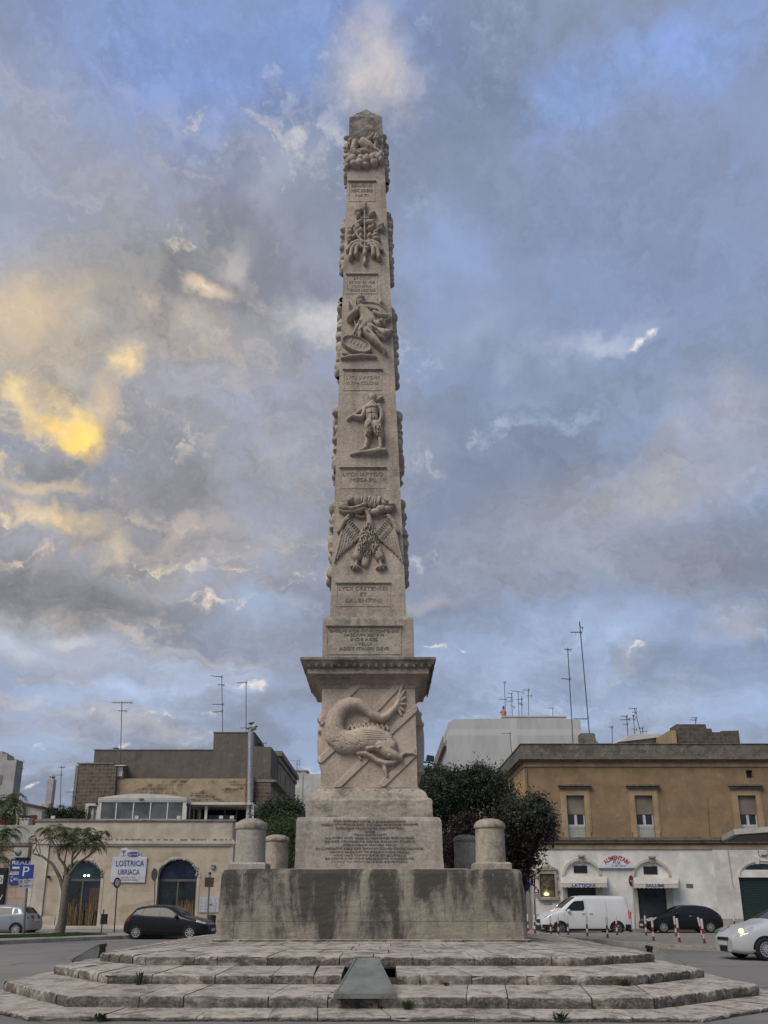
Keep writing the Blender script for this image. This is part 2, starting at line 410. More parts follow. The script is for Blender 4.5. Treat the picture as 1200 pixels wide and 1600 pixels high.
class MB:
    """collects shapes (world coordinates) and links them as ONE mesh object"""
    def __init__(s): s.v, s.f, s.mi, s.sm = [], [], [], []
    def add(s, verts, faces, mi=0, smooth=False):
        o = len(s.v); s.v += [tuple(p) for p in verts]
        s.f += [tuple(i + o for i in f) for f in faces]
        s.mi += [mi] * len(faces); s.sm += [smooth] * len(faces)
        return s
    def box(s, x0, x1, y0, y1, z0, z1, mi=0):
        v = [(x, y, z) for z in (z0, z1) for y in (y0, y1) for x in (x0, x1)]
        return s.add(v, [(0, 2, 3, 1), (4, 5, 7, 6), (0, 1, 5, 4), (2, 6, 7, 3), (0, 4, 6, 2), (1, 3, 7, 5)], mi)
    def hexa(s, b, t, mi=0):             # four bottom and four top corners
        return s.add(list(b) + list(t), [(3, 2, 1, 0), (4, 5, 6, 7), (0, 1, 5, 4), (1, 2, 6, 5), (2, 3, 7, 6), (3, 0, 4, 7)], mi)
    def ring_stack(s, rings, mi=0, cap=True, smooth=False):
        n = len(rings[0]); vs = [p for r in rings for p in r]; fs = []
        for k in range(len(rings) - 1):
            for i in range(n):
                j = (i + 1) % n
                fs.append((k * n + i, k * n + j, (k + 1) * n + j, (k + 1) * n + i))
        s.add(vs, fs, mi, smooth)
        if cap: s.add(rings[0], [tuple(range(n - 1, -1, -1))], mi); s.add(rings[-1], [tuple(range(n))], mi)
        return s
    def square_stack(s, cx, cy, prof, mi=0, cap=True):   # prof: (half width, z)
        return s.ring_stack([[(cx - h, cy - h, z), (cx + h, cy - h, z), (cx + h, cy + h, z), (cx - h, cy + h, z)] for h, z in prof], mi, cap)
    def lathe(s, c, prof, n=24, mi=0, smooth=True, axis='Z', cap=True):
        rings = []
        for r, h in prof:
            ring = []
            for i in range(n):
                a = 2 * math.pi * i / n
                u, w = r * math.cos(a), r * math.sin(a)
                ring.append((c[0] + u, c[1] + w, c[2] + h) if axis == 'Z' else (c[0] + u, c[1] - h, c[2] + w) if axis == 'Y' else (c[0] + h, c[1] + u, c[2] + w))
            rings.append(ring)
        return s.ring_stack(rings, mi, cap, smooth)
    def tube(s, pts, r, n=8, mi=0, smooth=True):
        pts = [Vector(p) for p in pts]; rr = r if isinstance(r, (list, tuple)) else [r] * len(pts)
        rings = []
        for i, p in enumerate(pts):
            d = (pts[min(i + 1, len(pts) - 1)] - pts[max(i - 1, 0)]).normalized()
            u = d.cross(Vector((0, 0, 1)))
            if u.length < 1e-3: u = d.cross(Vector((0, 1, 0)))
            u.normalize(); w = u.cross(d)
            rings.append([p + (u * math.cos(2 * math.pi * k / n) + w * math.sin(2 * math.pi * k / n)) * rr[i] for k in range(n)])
        return s.ring_stack(rings, mi, True, smooth)
    def prism(s, poly, y0, y1, mi=0):    # poly in (x, z), extruded along y
        n = len(poly)
        v = [(x, y0, z) for x, z in poly] + [(x, y1, z) for x, z in poly]
        f = [(i, (i + 1) % n, n + (i + 1) % n, n + i) for i in range(n)]
        return s.add(v, f + [tuple(range(n - 1, -1, -1)), tuple(range(n, 2 * n))], mi)
    def slab(s, poly, z0, z1, mi=0):     # poly in (x, y), extruded along z
        n = len(poly)
        v = [(x, y, z0) for x, y in poly] + [(x, y, z1) for x, y in poly]
        f = [(i, (i + 1) % n, n + (i + 1) % n, n + i) for i in range(n)]
        return s.add(v, f + [tuple(range(n - 1, -1, -1)), tuple(range(n, 2 * n))], mi)
    def wall(s, outer, holes, y0, depth, mi=0, jamb=0.35):
        """wall in the plane y=y0 facing -y with real openings; outer and holes are (x, z) outlines"""
        pts, edges = [], []
        for poly in [outer] + holes:
            o = len(pts); pts += [Vector(p) for p in poly]
            edges += [(o + i, o + (i + 1) % len(poly)) for i in range(len(poly))]
        vo, _, fo, *_ = geometry.delaunay_2d_cdt(pts, edges, [], 0, 1e-5)
        def inside(p, poly):
            r = False; n = len(poly)
            for i in range(n):
                a, b = poly[i], poly[(i + 1) % n]
                if (a[1] > p[1]) != (b[1] > p[1]) and p[0] < (b[0] - a[0]) * (p[1] - a[1]) / (b[1] - a[1]) + a[0]: r = not r
            return r
        keep = []
        for f in fo:
            c = sum((vo[i] for i in f), Vector((0, 0))) / len(f)
            if inside(c, outer) and not any(inside(c, h) for h in holes): keep.append(tuple(f))
        s.add([(p.x, y0, p.y) for p in vo], keep, mi)
        for h in holes:
            n = len(h)
            s.add([(x, y0, z) for x, z in h] + [(x, y0 + jamb, z) for x, z in h], [(i, (i + 1) % n, n + (i + 1) % n, n + i) for i in range(n)], mi)
        n = len(outer)
        s.add([(x, y0, z) for x, z in outer] + [(x, y0 + depth, z) for x, z in outer],
              [(i, (i + 1) % n, n + (i + 1) % n, n + i) for i in range(n)] + [tuple(range(n, 2 * n))], mi)
        return s
    def build(s, name, mats, parent=None, bevel=0.0, fix=True, origin=None):
        if not isinstance(mats, (list, tuple)): mats = [mats]
        me = bpy.data.meshes.new(name)
        v = np.array(s.v, dtype=float)
        if parent is not None: off = np.array(wloc(parent))
        elif origin is not None: off = np.array(origin)
        else:
            off = np.array([(v[:, 0].min() + v[:, 0].max()) / 2, (v[:, 1].min() + v[:, 1].max()) / 2, v[:, 2].min()])
        me.from_pydata([tuple(p) for p in (v - off)], [], s.f)
        for m in mats: me.materials.append(m)
        me.polygons.foreach_set('material_index', s.mi)
        me.polygons.foreach_set('use_smooth', s.sm)
        if fix:
            bm = bmesh.new(); bm.from_mesh(me); bmesh.ops.recalc_face_normals(bm, faces=bm.faces); bm.to_mesh(me); bm.free()
        me.update()
        o = bpy.data.objects.new(name, me); COL.objects.link(o)
        if parent is not None: link_child(o, parent)
        else: o.location = off
        if bevel:
            b = o.modifiers.new('bevel', 'BEVEL'); b.width = bevel; b.segments = 2; b.limit_method = 'ANGLE'; b.angle_limit = R(40)
        return o
def erode(o, cuts, amp, scale=3.0):
    """worn stone: subdivides the piece and moves its vertices by a smooth noise"""
    bm = bmesh.new(); bm.from_mesh(o.data)
    big = [e for e in bm.edges if e.calc_length() > .35]
    bmesh.ops.subdivide_edges(bm, edges=big, cuts=cuts, use_grid_fill=True)
    off = Vector(wloc(o))
    for v in bm.verts:
        p = (v.co + off) * scale; n = mnoise.noise_vector(p) + mnoise.noise_vector(p * 3.7) * .6
        v.co += n * amp
    bm.to_mesh(o.data); bm.free(); o.data.update(); return o
def struct(mb, name, mat, **kw): return tag(mb.build(name, mat, **kw), kind='structure')

def text_verts(body, w=None, h=None, shear=0.0, extrude=0.5, bold=0.0):
    """letters as (x, y, depth) arrays fitted to width w / height h, centred"""
    cu = bpy.data.curves.new('lettering', 'FONT'); cu.body = body; cu.size = 1; cu.shear = shear
    cu.resolution_u = 3; cu.align_x = 'CENTER'; cu.extrude = extrude; cu.offset = bold
    o = bpy.data.objects.new('lettering', cu); COL.objects.link(o)
    dg = bpy.context.evaluated_depsgraph_get(); dg.update()
    me = bpy.data.meshes.new_from_object(o.evaluated_get(dg))
    v = np.array([p.co[:] for p in me.vertices]); f = [tuple(p.vertices) for p in me.polygons]
    bpy.data.objects.remove(o); bpy.data.curves.remove(cu); bpy.data.meshes.remove(me)
    v[:, 0] -= (v[:, 0].min() + v[:, 0].max()) / 2
    v[:, 1] -= (v[:, 1].min() + v[:, 1].max()) / 2
    W, H = np.ptp(v[:, 0]), np.ptp(v[:, 1])
    kx = w / W if w else None; ky = h / H if h else None
    kx = kx or ky; ky = ky or kx
    v[:, 0] *= kx; v[:, 1] *= ky
    v[:, 2] /= max(1e-6, extrude)
    return v, f
def add_text(mb, body, x, z, y, w=None, h=None, thick=0.006, maxw=None, mi=0, shear=0.0, arc=None, bold=0.0):
    """letters on a wall facing -y, centred at (x, z); arc = radius bends them over an arch"""
    v, f = text_verts(body, w, h, shear, bold=bold)
    if maxw and np.ptp(v[:, 0]) > maxw: v[:, 0] *= maxw / np.ptp(v[:, 0])
    if arc:
        a = v[:, 0] / arc; r = arc + v[:, 1]
        v = np.stack([r * np.sin(a), r * np.cos(a) - arc, v[:, 2]], 1)
    mb.add([(x + p[0], y - (p[2] + 1) * thick / 2, z + p[1]) for p in v], f, mi)
# ------------------------------------------------------------------ ground
CX, CYM = -0.25, 20.9                      # centre of the monument
def ground_mat():
    t = NT('asphalt')
    a = t.noise(0.16, 6, 0.6, 0.4); b = t.noise(1.1, 7, 0.65); f = t.noise(60, 3, 0.7)
    c = t.mix(t.ramp(a, 0.35, 0.65), (0.145, 0.136, 0.124), (0.20, 0.187, 0.17))
    c = t.mix(t.math('MULTIPLY', t.ramp(b, 0.5, 0.7), 0.35), c, (0.24, 0.225, 0.20))
    w = t.noise(0.5, 5, 0.6, 0.5, t.vmap(t.pos, (0.35, 2.4, 1)))
    c = t.mix(t.math('MULTIPLY', t.ramp(w, 0.55, 0.7), 0.35), c, (0.10, 0.094, 0.087))
    c = t.mix(t.math('MULTIPLY', t.ramp(f, 0.55, 0.75), 0.4), c, (0.06, 0.056, 0.052))
    v = t.nd('ShaderNodeTexVoronoi', feature='DISTANCE_TO_EDGE'); wv = t.nd('ShaderNodeVectorMath', operation='ADD'); t.lk(t.pos, wv.inputs[0]); t.lk(t.noise(.8, 5, .6, 0, None, True), wv.inputs[1]); t.lk(wv.outputs[0], v.inputs['Vector']); v.inputs['Scale'].default_value = .16
    crack = t.math('MULTIPLY', t.ramp(v.outputs[0], .012, .002), t.ramp(t.noise(.25, 3), .45, .6))
    c = t.mix(t.math('MULTIPLY', crack, .7), c, (.05, .047, .043))
    pt = t.nd('ShaderNodeTexVoronoi', feature='F1'); t.lk(t.vmap(t.pos, (.07, .16, 1)), pt.inputs['Vector']); pt.inputs['Scale'].default_value = 1.0
    sc_ = t.nd('ShaderNodeSeparateColor'); t.lk(pt.outputs['Color'], sc_.inputs[0]); c = t.mix(t.math('MULTIPLY', t.ramp(sc_.outputs[0], .70, .74), .35), c, (.10, .094, .088))
    t.col(c); t.set(Roughness=0.88); t.bump(f, 0.35, 0.01)
    return t.m
ASPH = ground_mat()
g = MB()
N_ = 24
xs = [-400 + 800 * i / N_ for i in range(N_ + 1)]; ys = [-60 + 900 * i / N_ for i in range(N_ + 1)]
g.add([(x, y, 0) for y in ys for x in xs], [(j * (N_ + 1) + i, j * (N_ + 1) + i + 1, (j + 1) * (N_ + 1) + i + 1, (j + 1) * (N_ + 1) + i) for j in range(N_) for i in range(N_)])
struct(g, 'ground', ASPH)

# ------------------------------------------------------------------ monument stones
LIME = (0.37, 0.305, 0.243)
M_STEP = None
def step_mat():
    t = NT('worn_step_stone')
    a = t.noise(0.8, 7, 0.6, 0.3); b = t.noise(5, 8, 0.68, 0.3); f = t.noise(30, 5, 0.7)
    rnd = t.geo.outputs['Random Per Island']
    c = t.mix(rnd, (0.285, 0.255, 0.222), (0.47, 0.42, 0.36))
    c = t.mix(t.ramp(a, 0.35, 0.65), c, (0.43, 0.375, 0.315))
    c = t.mix(t.math('MULTIPLY', t.ramp(b, 0.45, 0.62), 0.7), c, (0.185, 0.165, 0.14))
    c = t.mix(t.math('MULTIPLY', t.ramp(t.noise(2.2, 8, 0.72, 0.6), 0.51, 0.62), 0.7), c, (0.10, 0.092, 0.08))
    c = t.mix(t.math('MULTIPLY', t.ramp(f, 0.60, 0.72), 0.5), c, (0.12, 0.105, 0.09))
    c = t.mix(t.math('MULTIPLY', t.ramp(t.noise(8, 6, 0.7), 0.57, 0.66), 0.55), c, (0.55, 0.50, 0.44))
    # dark mottling on upright faces, picked by surface direction
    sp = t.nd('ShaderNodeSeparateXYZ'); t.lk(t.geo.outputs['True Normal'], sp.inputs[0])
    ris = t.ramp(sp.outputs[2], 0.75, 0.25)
    mottle = t.ramp(t.noise(1.5, 8, 0.68, 0.5, t.vmap(t.pos, (1, 1, 1.6), (3, 9, 2))), 0.34, 0.56)
    mottle = t.math('MULTIPLY', mottle, t.ramp(f, 0.30, 0.60, 0.55, 1.0))
    c = t.mix(t.math('MULTIPLY', t.math('MULTIPLY', ris, mottle), 0.92), c, (0.05, 0.047, 0.041))
    t.col(c); t.set(Roughness=0.9); t.b.inputs['Specular IOR Level'].default_value = 0.25
    t.bump(t.math('ADD', b, t.math('MULTIPLY', f, 0.4)), 0.7, 0.03)
    return t.m
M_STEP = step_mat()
M_JOINT = plain('dirty_joint_filler', (0.055, 0.05, 0.042), 0.95)
K_ = [(-6.9, 14.0), (-4.88, 12.08), (4.32, 11.95), (6.9, 14.05)]
A_ = [(-6.6, 15.1), (-4.66, 12.78), (3.88, 12.56), (6.2, 14.4)]
B_ = [(-6.1, 16.0), (-4.47, 14.0), (4.02, 13.80), (5.6, 15.2)]
C_ = [(-5.36, 16.3), (-4.21, 15.2), (3.5, 15.0), (5.05, 16.1)]
W_ = [(-3.42, 18.0), (-3.2, 17.72), (2.7, 17.72), (2.92, 18.0)]
full = lambda p: [Vector((x, y)) for x, y in p] + [Vector((x, 2 * CYM - y)) for x, y in reversed(p)]
K_, A_, B_, C_, W_ = map(full, (K_, A_, B_, C_, W_))
steps = thing('stepped_platform', 'broad stepped stone platform with four worn and stained steps carrying the monument', 'steps', (CX, CYM, 0))
def step_ring(outer, inner, zb, zo, zi, blk, rows, seed, name, skip=None, kerb=False):
    rnd = random.Random(seed); mb = MB(); n = len(outer)
    for i in range(n):
        a, b, c, d = outer[i], outer[(i + 1) % n], inner[(i + 1) % n], inner[i]
        L = (b - a).length
        for r in range(rows):
            s0, s1 = r / rows, (r + 1) / rows
            k = max(1, round(L / (blk if i in (1, 5) else blk * .55))); ts = [0.0] + [(q + rnd.uniform(-.28, .28)) / k for q in range(1, k)] + [1.0]
            for q in range(k):
                t0, t1 = ts[q], ts[q + 1]
                bil = lambda t, s: a.lerp(b, t).lerp(d.lerp(c, t), s)
                p = [bil(t0, s0), bil(t1, s0), bil(t1, s1), bil(t0, s1)]
                if skip and r == 0 and p[0].y < 14.5 and p[0].x < skip[1] and p[1].x > skip[0]:
                    q0 = [p[0], p[0].lerp(p[1], (skip[0] - p[0].x) / (p[1].x - p[0].x)), None, None] if p[0].x < skip[0] else None
                    q1 = [p[0].lerp(p[1], (skip[1] - p[0].x) / (p[1].x - p[0].x)), p[1], None, None] if p[1].x > skip[1] else None
                    parts = []
                    for qq in (q0, q1):
                        if qq: parts.append([qq[0], qq[1], Vector((qq[1].x, p[2].y)), Vector((qq[0].x, p[3].y))])
                else: parts = [p]
                for p in parts:
                    u = (p[1] - p[0]).normalized(); w = Vector((-u.y, u.x))
                    if (p[3] - p[0]).dot(w) < 0: w = -w
                    gap = rnd.uniform(0.004, 0.011); push = rnd.uniform(-0.012, 0.012) if r == 0 else gap
                    dz = rnd.uniform(-0.007, 0.007); ds = rnd.uniform(-0.006, 0.006)
                    z0, z1 = zo + (zi - zo) * s0 + dz, zo + (zi - zo) * s1 + dz * 0.4
                    e = [p[0] + u * gap + w * push, p[1] - u * gap + w * push, p[2] - u * gap - w * gap, p[3] + u * gap - w * gap]
                    if r == 0:           # worn, chipped nosing swept along the block
                        ns = 7; secs = []; ph = rnd.uniform(0, 6)
                        for kk in range(ns + 1):
                            tt = kk / ns; fr = e[0].lerp(e[1], tt); bk_ = e[3].lerp(e[2], tt); end = .012 if kk in (0, ns) else 0.0
                            ch = rnd.uniform(.010, .026) + (rnd.uniform(.02, .05) if rnd.random() < .16 else 0) + end; pu = rnd.uniform(-.005, .007) + .006 * math.sin(ph + 5 * tt); zz = z0 + ds * (2 * tt - 1) + rnd.uniform(-.004, .003) - end * .4
                            secs.append([(*(fr + w * (pu + .012)), zb), (*(fr + w * (pu - .004)), (zb + zz) / 2 + rnd.uniform(-.02, .02)), (*(fr + w * pu), zz - ch), (*(fr + w * (pu + ch * .35)), zz - ch * .35), (*(fr + w * (pu + ch * 1.1)), zz), (*(fr.lerp(bk_, .5)), (zz + z1) / 2 + rnd.uniform(-.003, .003)), (*bk_, z1), (*bk_, zb)])
                        mb.ring_stack(secs)
                    else:
                        mb.hexa([(*x, zb) for x in e], [(*e[0], z0), (*e[1], z0), (*e[2], z1), (*e[3], z1)])
                    if r == 0:           # filler between and behind the blocks
                        m = [p[0] + w * .02, p[1] + w * .02, p[2], p[3]]
                        mb.hexa([(*x, zb - .02) for x in m], [(*m[0], z0 - .02), (*m[1], z0 - .02), (*m[2], z1 - .02), (*m[3], z1 - .02)], 1)
            if r > 0:
                m = [a.lerp(d, s0), b.lerp(c, s0), b.lerp(c, s1), a.lerp(d, s1)]
                zz0, zz1 = zo + (zi - zo) * s0 - .02, zo + (zi - zo) * s1 - .02
                mb.hexa([(*x, zb) for x in m], [(*m[0], zz0), (*m[1], zz0), (*m[2], zz1), (*m[3], zz1)], 1)
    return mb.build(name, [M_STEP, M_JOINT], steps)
ins = lambda p, k: [v + (Vector((CX, CYM)) - v).normalized() * k for v in p]
step_ring(K_, ins(A_, .05), 0.0, .068, .10, 1.05, 1, 1, 'kerb_step')
step_ring(A_, ins(B_, .05), .08, .262, .31, .95, 1, 2, 'step')
step_ring(B_, ins(C_, .05), .28, .454, .51, .85, 1, 3, 'step', skip=(-.68, .20))
step_ring(C_, ins(W_, .15), .48, .66, .815, .72, 5, 4, 'step')
core = MB(); core.slab([tuple(v) for v in ins(C_, .5)], .02, .49); core.slab([tuple(v) for v in ins(W_, .1)], .46, .79)
core.slab([(x, y) for x, y in ins(B_, .9)], .01, .31)
core.build('infill', M_JOINT, steps)

# ------------------------------------------------------------------ podium
def podium_mat():
    t = NT('stained_podium_stone'); wv = t.wallvec()
    br = t.brick(1.75, 1.17, .008, t.vmap(wv, (1, 1, 1), (.35, -.03, 0)), .5)
    a = t.noise(1.1, 8, .65, .4); b = t.noise(7, 8, .7, .3); f = t.noise(26, 6, .75); f2 = t.noise(60, 4, .7)
    c = t.mix(br.outputs['Color'], (.225, .21, .175), (.325, .288, .22)); c = t.mix(t.ramp(a, .35, .65), c, (.30, .265, .205))
    c = t.mix(t.math('MULTIPLY', t.ramp(b, .5, .68), .5), c, (.42, .35, .25))
    sp = t.nd('ShaderNodeSeparateXYZ'); t.lk(t.pos, sp.inputs[0])
    grad = t.ramp(sp.outputs[2], .75, 2.35, -.085, .10)
    s1 = t.noise(1.0, 7, .66, .5, t.vmap(t.pos, (1.25, 1.25, .42), (2.2, 0, 5))); s2 = t.noise(1.0, 6, .6, .3, t.vmap(t.pos, (4.5, 4.5, .30)))
    k = t.math('ADD', t.math('ADD', t.math('MULTIPLY', s1, 1.55), t.math('MULTIPLY', s2, .40)), t.math('ADD', grad, -.415))
    k = t.math('ADD', k, t.math('MULTIPLY', t.math('SUBTRACT', br.outputs['Color'], .5), -.09)); k = t.math('ADD', k, t.math('MULTIPLY', t.math('SUBTRACT', b, .5), .22)); k = t.math('ADD', k, t.math('MULTIPLY', t.math('SUBTRACT', f, .5), .16))
    c = t.mix(t.math('MULTIPLY', t.ramp(k, .40, .60), .70), c, (.15, .142, .122))
    c = t.mix(t.math('MULTIPLY', t.ramp(k, .53, .70), .82), c, (.05, .047, .041))
    c = t.mix(t.math('MULTIPLY', t.ramp(f, .60, .74), .4), c, (.36, .34, .30)); c = t.mix(t.math('MULTIPLY', t.ramp(f2, .55, .75), .35), c, (.06, .055, .05))
    c = t.mix(t.math('MULTIPLY', br.outputs['Fac'], .5), c, (.10, .09, .075))
    t.col(c); t.set(Roughness=.92); t.b.inputs['Specular IOR Level'].default_value = .2; t.bump(t.math('ADD', b, t.math('MULTIPLY', f, .6)), .8, .04); return t.m
M_POD = podium_mat()
pod = thing('podium', 'square stone podium with black lichen stains under the obelisk', 'podium', (CX, 20.86, .8))
m = MB(); h = 3.2; px0, px1, py0, py1 = CX - h, CX + h, 20.86 - h, 20.86 + h
def oct_ring(k, z, c=0.10): return [(px0 - k + c, py0 - k, z), (px1 + k - c, py0 - k, z), (px1 + k, py0 - k + c, z), (px1 + k, py1 + k - c, z), (px1 + k - c, py1 + k, z), (px0 - k + c, py1 + k, z), (px0 - k, py1 + k - c, z), (px0 - k, py0 - k + c, z)]
m.ring_stack([oct_ring(0.03, .72), oct_ring(0.02, 1.5), oct_ring(-.02, 2.16), oct_ring(-.05, 2.235), oct_ring(-.10, 2.25)])
erode(m.build('podium_wall', M_POD, pod), 22, .016)
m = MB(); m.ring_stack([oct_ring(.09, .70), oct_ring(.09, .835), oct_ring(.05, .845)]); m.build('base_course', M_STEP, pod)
M_JPALE = plain('pale_mortar', (0.36, 0.31, 0.23), .95)
m = MB()
for xx, w in ((-2.98, .014), (-1.82, .013), (1.24, .012), (2.30, .02)):
    m = MB(); m.tube([(xx, py0 - .005, .95), (xx + .01, py0 + .005, 1.5), (xx - .004, py0 + .025, 2.15)], [w, w * .8, w * .6], 6); m.build('pale_joint', M_JPALE, pod)
m = MB(); m.box(CX - 2.15, CX + 2.15, 18.85, 22.9, 2.24, 2.31); m.build('top_slab', stone('slab_stone', LIME, .45, .2, .4), pod, bevel=.015)

M_BOL = stone('bollard_stone', (0.35, 0.305, 0.24), .42, .35, .45, None, 5.0, 1.8)
M_CAP = stone('bollard_cap_stone', (0.33, 0.285, 0.225), .6, .1, .35, None, 6.0, 4.0)
M_BOLG = stone('grey_bollard_stone', (0.35, 0.32, 0.27), .2, .2, .2, None, 7.0, 1.8)
def bollard(x, y, r, zt, cap_h, flat, base, lab, mat):
    b = thing('stone_bollard', lab, 'bollard', (x, y, 2.25), 'stone bollards on the podium corners')
    z0 = 2.245
    if base:
        q = MB(); q.square_stack(x, y, [(r + .07, 2.2), (r + .07, 2.37), (r + .04, 2.40), (r + .01, 2.41)]); erode(q.build('base_block', mat, b), 5, .012); z0 = 2.40
    q = MB(); q.lathe((x, y, 0), [(r * 1.02, z0), (r, z0 + .3), (r * .99, zt)], 32); q.build('shaft', mat, b)
    q = MB(); hh = cap_h
    if flat: q.lathe((x, y, zt), [(r * 1.04, 0), (r * 1.08, .02), (r * 1.08, .13), (r * 1.03, .15), (r * .9, .16), (r * .8, .19), (r * .5, .235), (r * .2, .25), (.01, .25)], 32)
    else: q.lathe((x, y, zt), [(r * 1.03, 0), (r * 1.08, .015), (r * 1.08, .06), (r * 1.04, hh * .45), (r * .93, hh * .68), (r * .7, hh * .88), (r * .4, hh * .98), (.01, hh)], 32)
    q.build('cap', M_CAP, b)
bollard(-2.94, 18.3, .33, 3.12, .25, True, True, 'grey flat-topped stone bollard with a square base on the left front podium corner', M_BOLG)
bollard(2.34, 18.3, .325, 3.14, .22, False, True, 'tall domed stone bollard with a square base on the right front podium corner', M_BOL)
bollard(-3.02, 23.4, .335, 3.22, .20, False, False, 'domed stone bollard without base beside the grey flat-topped one', M_BOL)
bollard(2.30, 23.4, .33, 3.22, .20, False, False, 'domed stone bollard without base half hidden behind the tall right one', M_BOL)

# ------------------------------------------------------------------ obelisk
M_SH = stone('obelisk_limestone', (0.420, 0.344, 0.275), .36, .42, .22, (2.6, .62, .006), 3.0, 1.3, warm=(0.38, .27, .17))
M_RELIEF = stone('relief_limestone', (0.404, 0.331, 0.263), .30, .22, .16, None, 3.4, 1.5, bump=.35)
M_DIE = stone('pedestal_limestone', (0.473, 0.376, 0.296), .18, .22, .16, None, 4.0, 1.0, warm=(0.42, .30, .2), bump=.4)
M_DIER = stone('dragon_limestone', (0.462, 0.367, 0.291), .12, .12, .10, None, 4.4, 1.0, bump=.35)
M_BLK = stone('upper_block_stone', (0.373, 0.320, 0.257), .38, .3, .2, None, 5.3, 2.2)
M_COR = stone('cornice_stone', (0.347, 0.289, 0.226), .40, .25, .1, None, 6.3, 2.2)
M_CORD = stone('cornice_edge_stone', (0.24, 0.21, 0.17), .75, .3, .1, None, 6.9, 2.2)
M_BASE = stone('base_moulding_stone', (0.389, 0.336, 0.273), .55, .25, .35, None, 8.3, 2.0)
M_PLN = stone('inscription_plinth_stone', (0.378, 0.328, 0.275), .5, .45, .3, None, 9.3, 1.7, dark=(.12, .115, .105))
M_TIP = stone('obelisk_tip_stone', (0.27, 0.235, 0.19), .95, .2, .2, None, 10.3, 2.6)
M_LET = plain('cut_letter', (0.20, 0.165, 0.13), .95)
M_LET2 = plain('worn_cut_letter', (0.285, 0.24, 0.20), .95)
ob = thing('obelisk', 'tall tapering limestone obelisk with carved reliefs and Latin inscriptions on its pedestal', 'obelisk', (CX, CYM, 2.31))
OX = CX - .11
def tap(z):                               # half width of the shaft at height z
    return 0.995 + (0.535 - 0.995) * (z - 8.66) / (26.0 - 8.66)
LEAN = -0.0105                            # the shaft leans a little to the left
def axx(z): return OX + LEAN * (z - 4)
def sq(z, h, cy=CYM): return [(axx(z) - h, cy - h, z), (axx(z) + h, cy - h, z), (axx(z) + h, cy + h, z), (axx(z) - h, cy + h, z)]
def stack(prof, name, mat, cuts=0, amp=.012):
    q = MB(); q.ring_stack([sq(z, h) for h, z in prof]); o = q.build(name, mat, ob)
    if cuts: erode(o, cuts, amp)
    return o
stack([(1.72, 2.28), (1.70, 2.6), (1.695, 3.40), (1.66, 3.48), (1.60, 3.50)], 'inscription_plinth', M_PLN, 18, .012)
stack([(1.50, 3.46), (1.50, 3.90), (1.47, 3.95), (1.42, 3.965), (1.40, 4.02), (1.36, 4.10), (1.28, 4.18), (1.20, 4.215), (1.19, 4.26)], 'base_moulding', M_BASE, 18, .016)
stack([(1.175, 4.22), (1.165, 6.92)], 'pedestal_die', M_DIE)
stack([(1.19, 6.74), (1.20, 6.80), (1.26, 6.86), (1.30, 6.90), (1.30, 6.96), (1.38, 7.0), (1.50, 7.03), (1.50, 7.17), (1.52, 7.18)], 'cornice', M_COR, 14, .008)
stack([(1.52, 7.165), (1.55, 7.19), (1.60, 7.24), (1.645, 7.31), (1.66, 7.335), (1.68, 7.34), (1.68, 7.40), (1.60, 7.43)], 'cornice_edge', M_CORD, 16, .012)
q = MB()                                  # egg and dart along the cornice edge
for k in range(17):
    xx = OX - 1.49 + 2.98 * k / 16
    for (ex, ey) in ((xx, CYM - 1.585),):
        q.ring_stack([[(ex + r_ * math.cos(a), ey - .034 * math.sin(a * 1.0) - d_ * .6, 7.255 + zz) for a in [i * math.pi / 5 for i in range(6)]] for r_, zz, d_ in ((.02, -.085, -.03), (.055, -.055, -.015), (.068, 0, .0), (.06, .055, .03))], cap=True, smooth=True)
for k in range(17):
    yy = CYM - 1.49 + 2.98 * k / 16
    for sx in (-1, 1):
        q.ring_stack([[(OX + sx * (1.585 + .034 * math.sin(a) + d_ * .6), yy + r_ * math.cos(a), 7.255 + zz) for a in [i * math.pi / 5 for i in range(6)]] for r_, zz, d_ in ((.02, -.085, -.03), (.055, -.055, -.015), (.068, 0, .0), (.06, .055, .03))], cap=True, smooth=True)
q.build('egg_and_dart', M_CORD, ob)
stack([(1.17, 7.38), (1.165, 8.57), (1.15, 8.63), (1.10, 8.66)], 'upper_block', M_BLK, 14, .010)
stack([(tap(8.64), 8.64)] + [(tap(z), z) for z in (11.2, 13.6, 16.0, 18.4, 20.8, 23.2, 24.6)], 'shaft', M_SH)
q = MB(); q.ring_stack([sq(z, tap(z)) for z in (24.6, 25.3, 26.11)] + [[(axx(27) + .01 * a, CYM + .01 * b, 27.07) for a, b in ((-1, -1), (1, -1), (1, 1), (-1, 1))]]); erode(q.build('tip', M_TIP, ob), 8, .02)

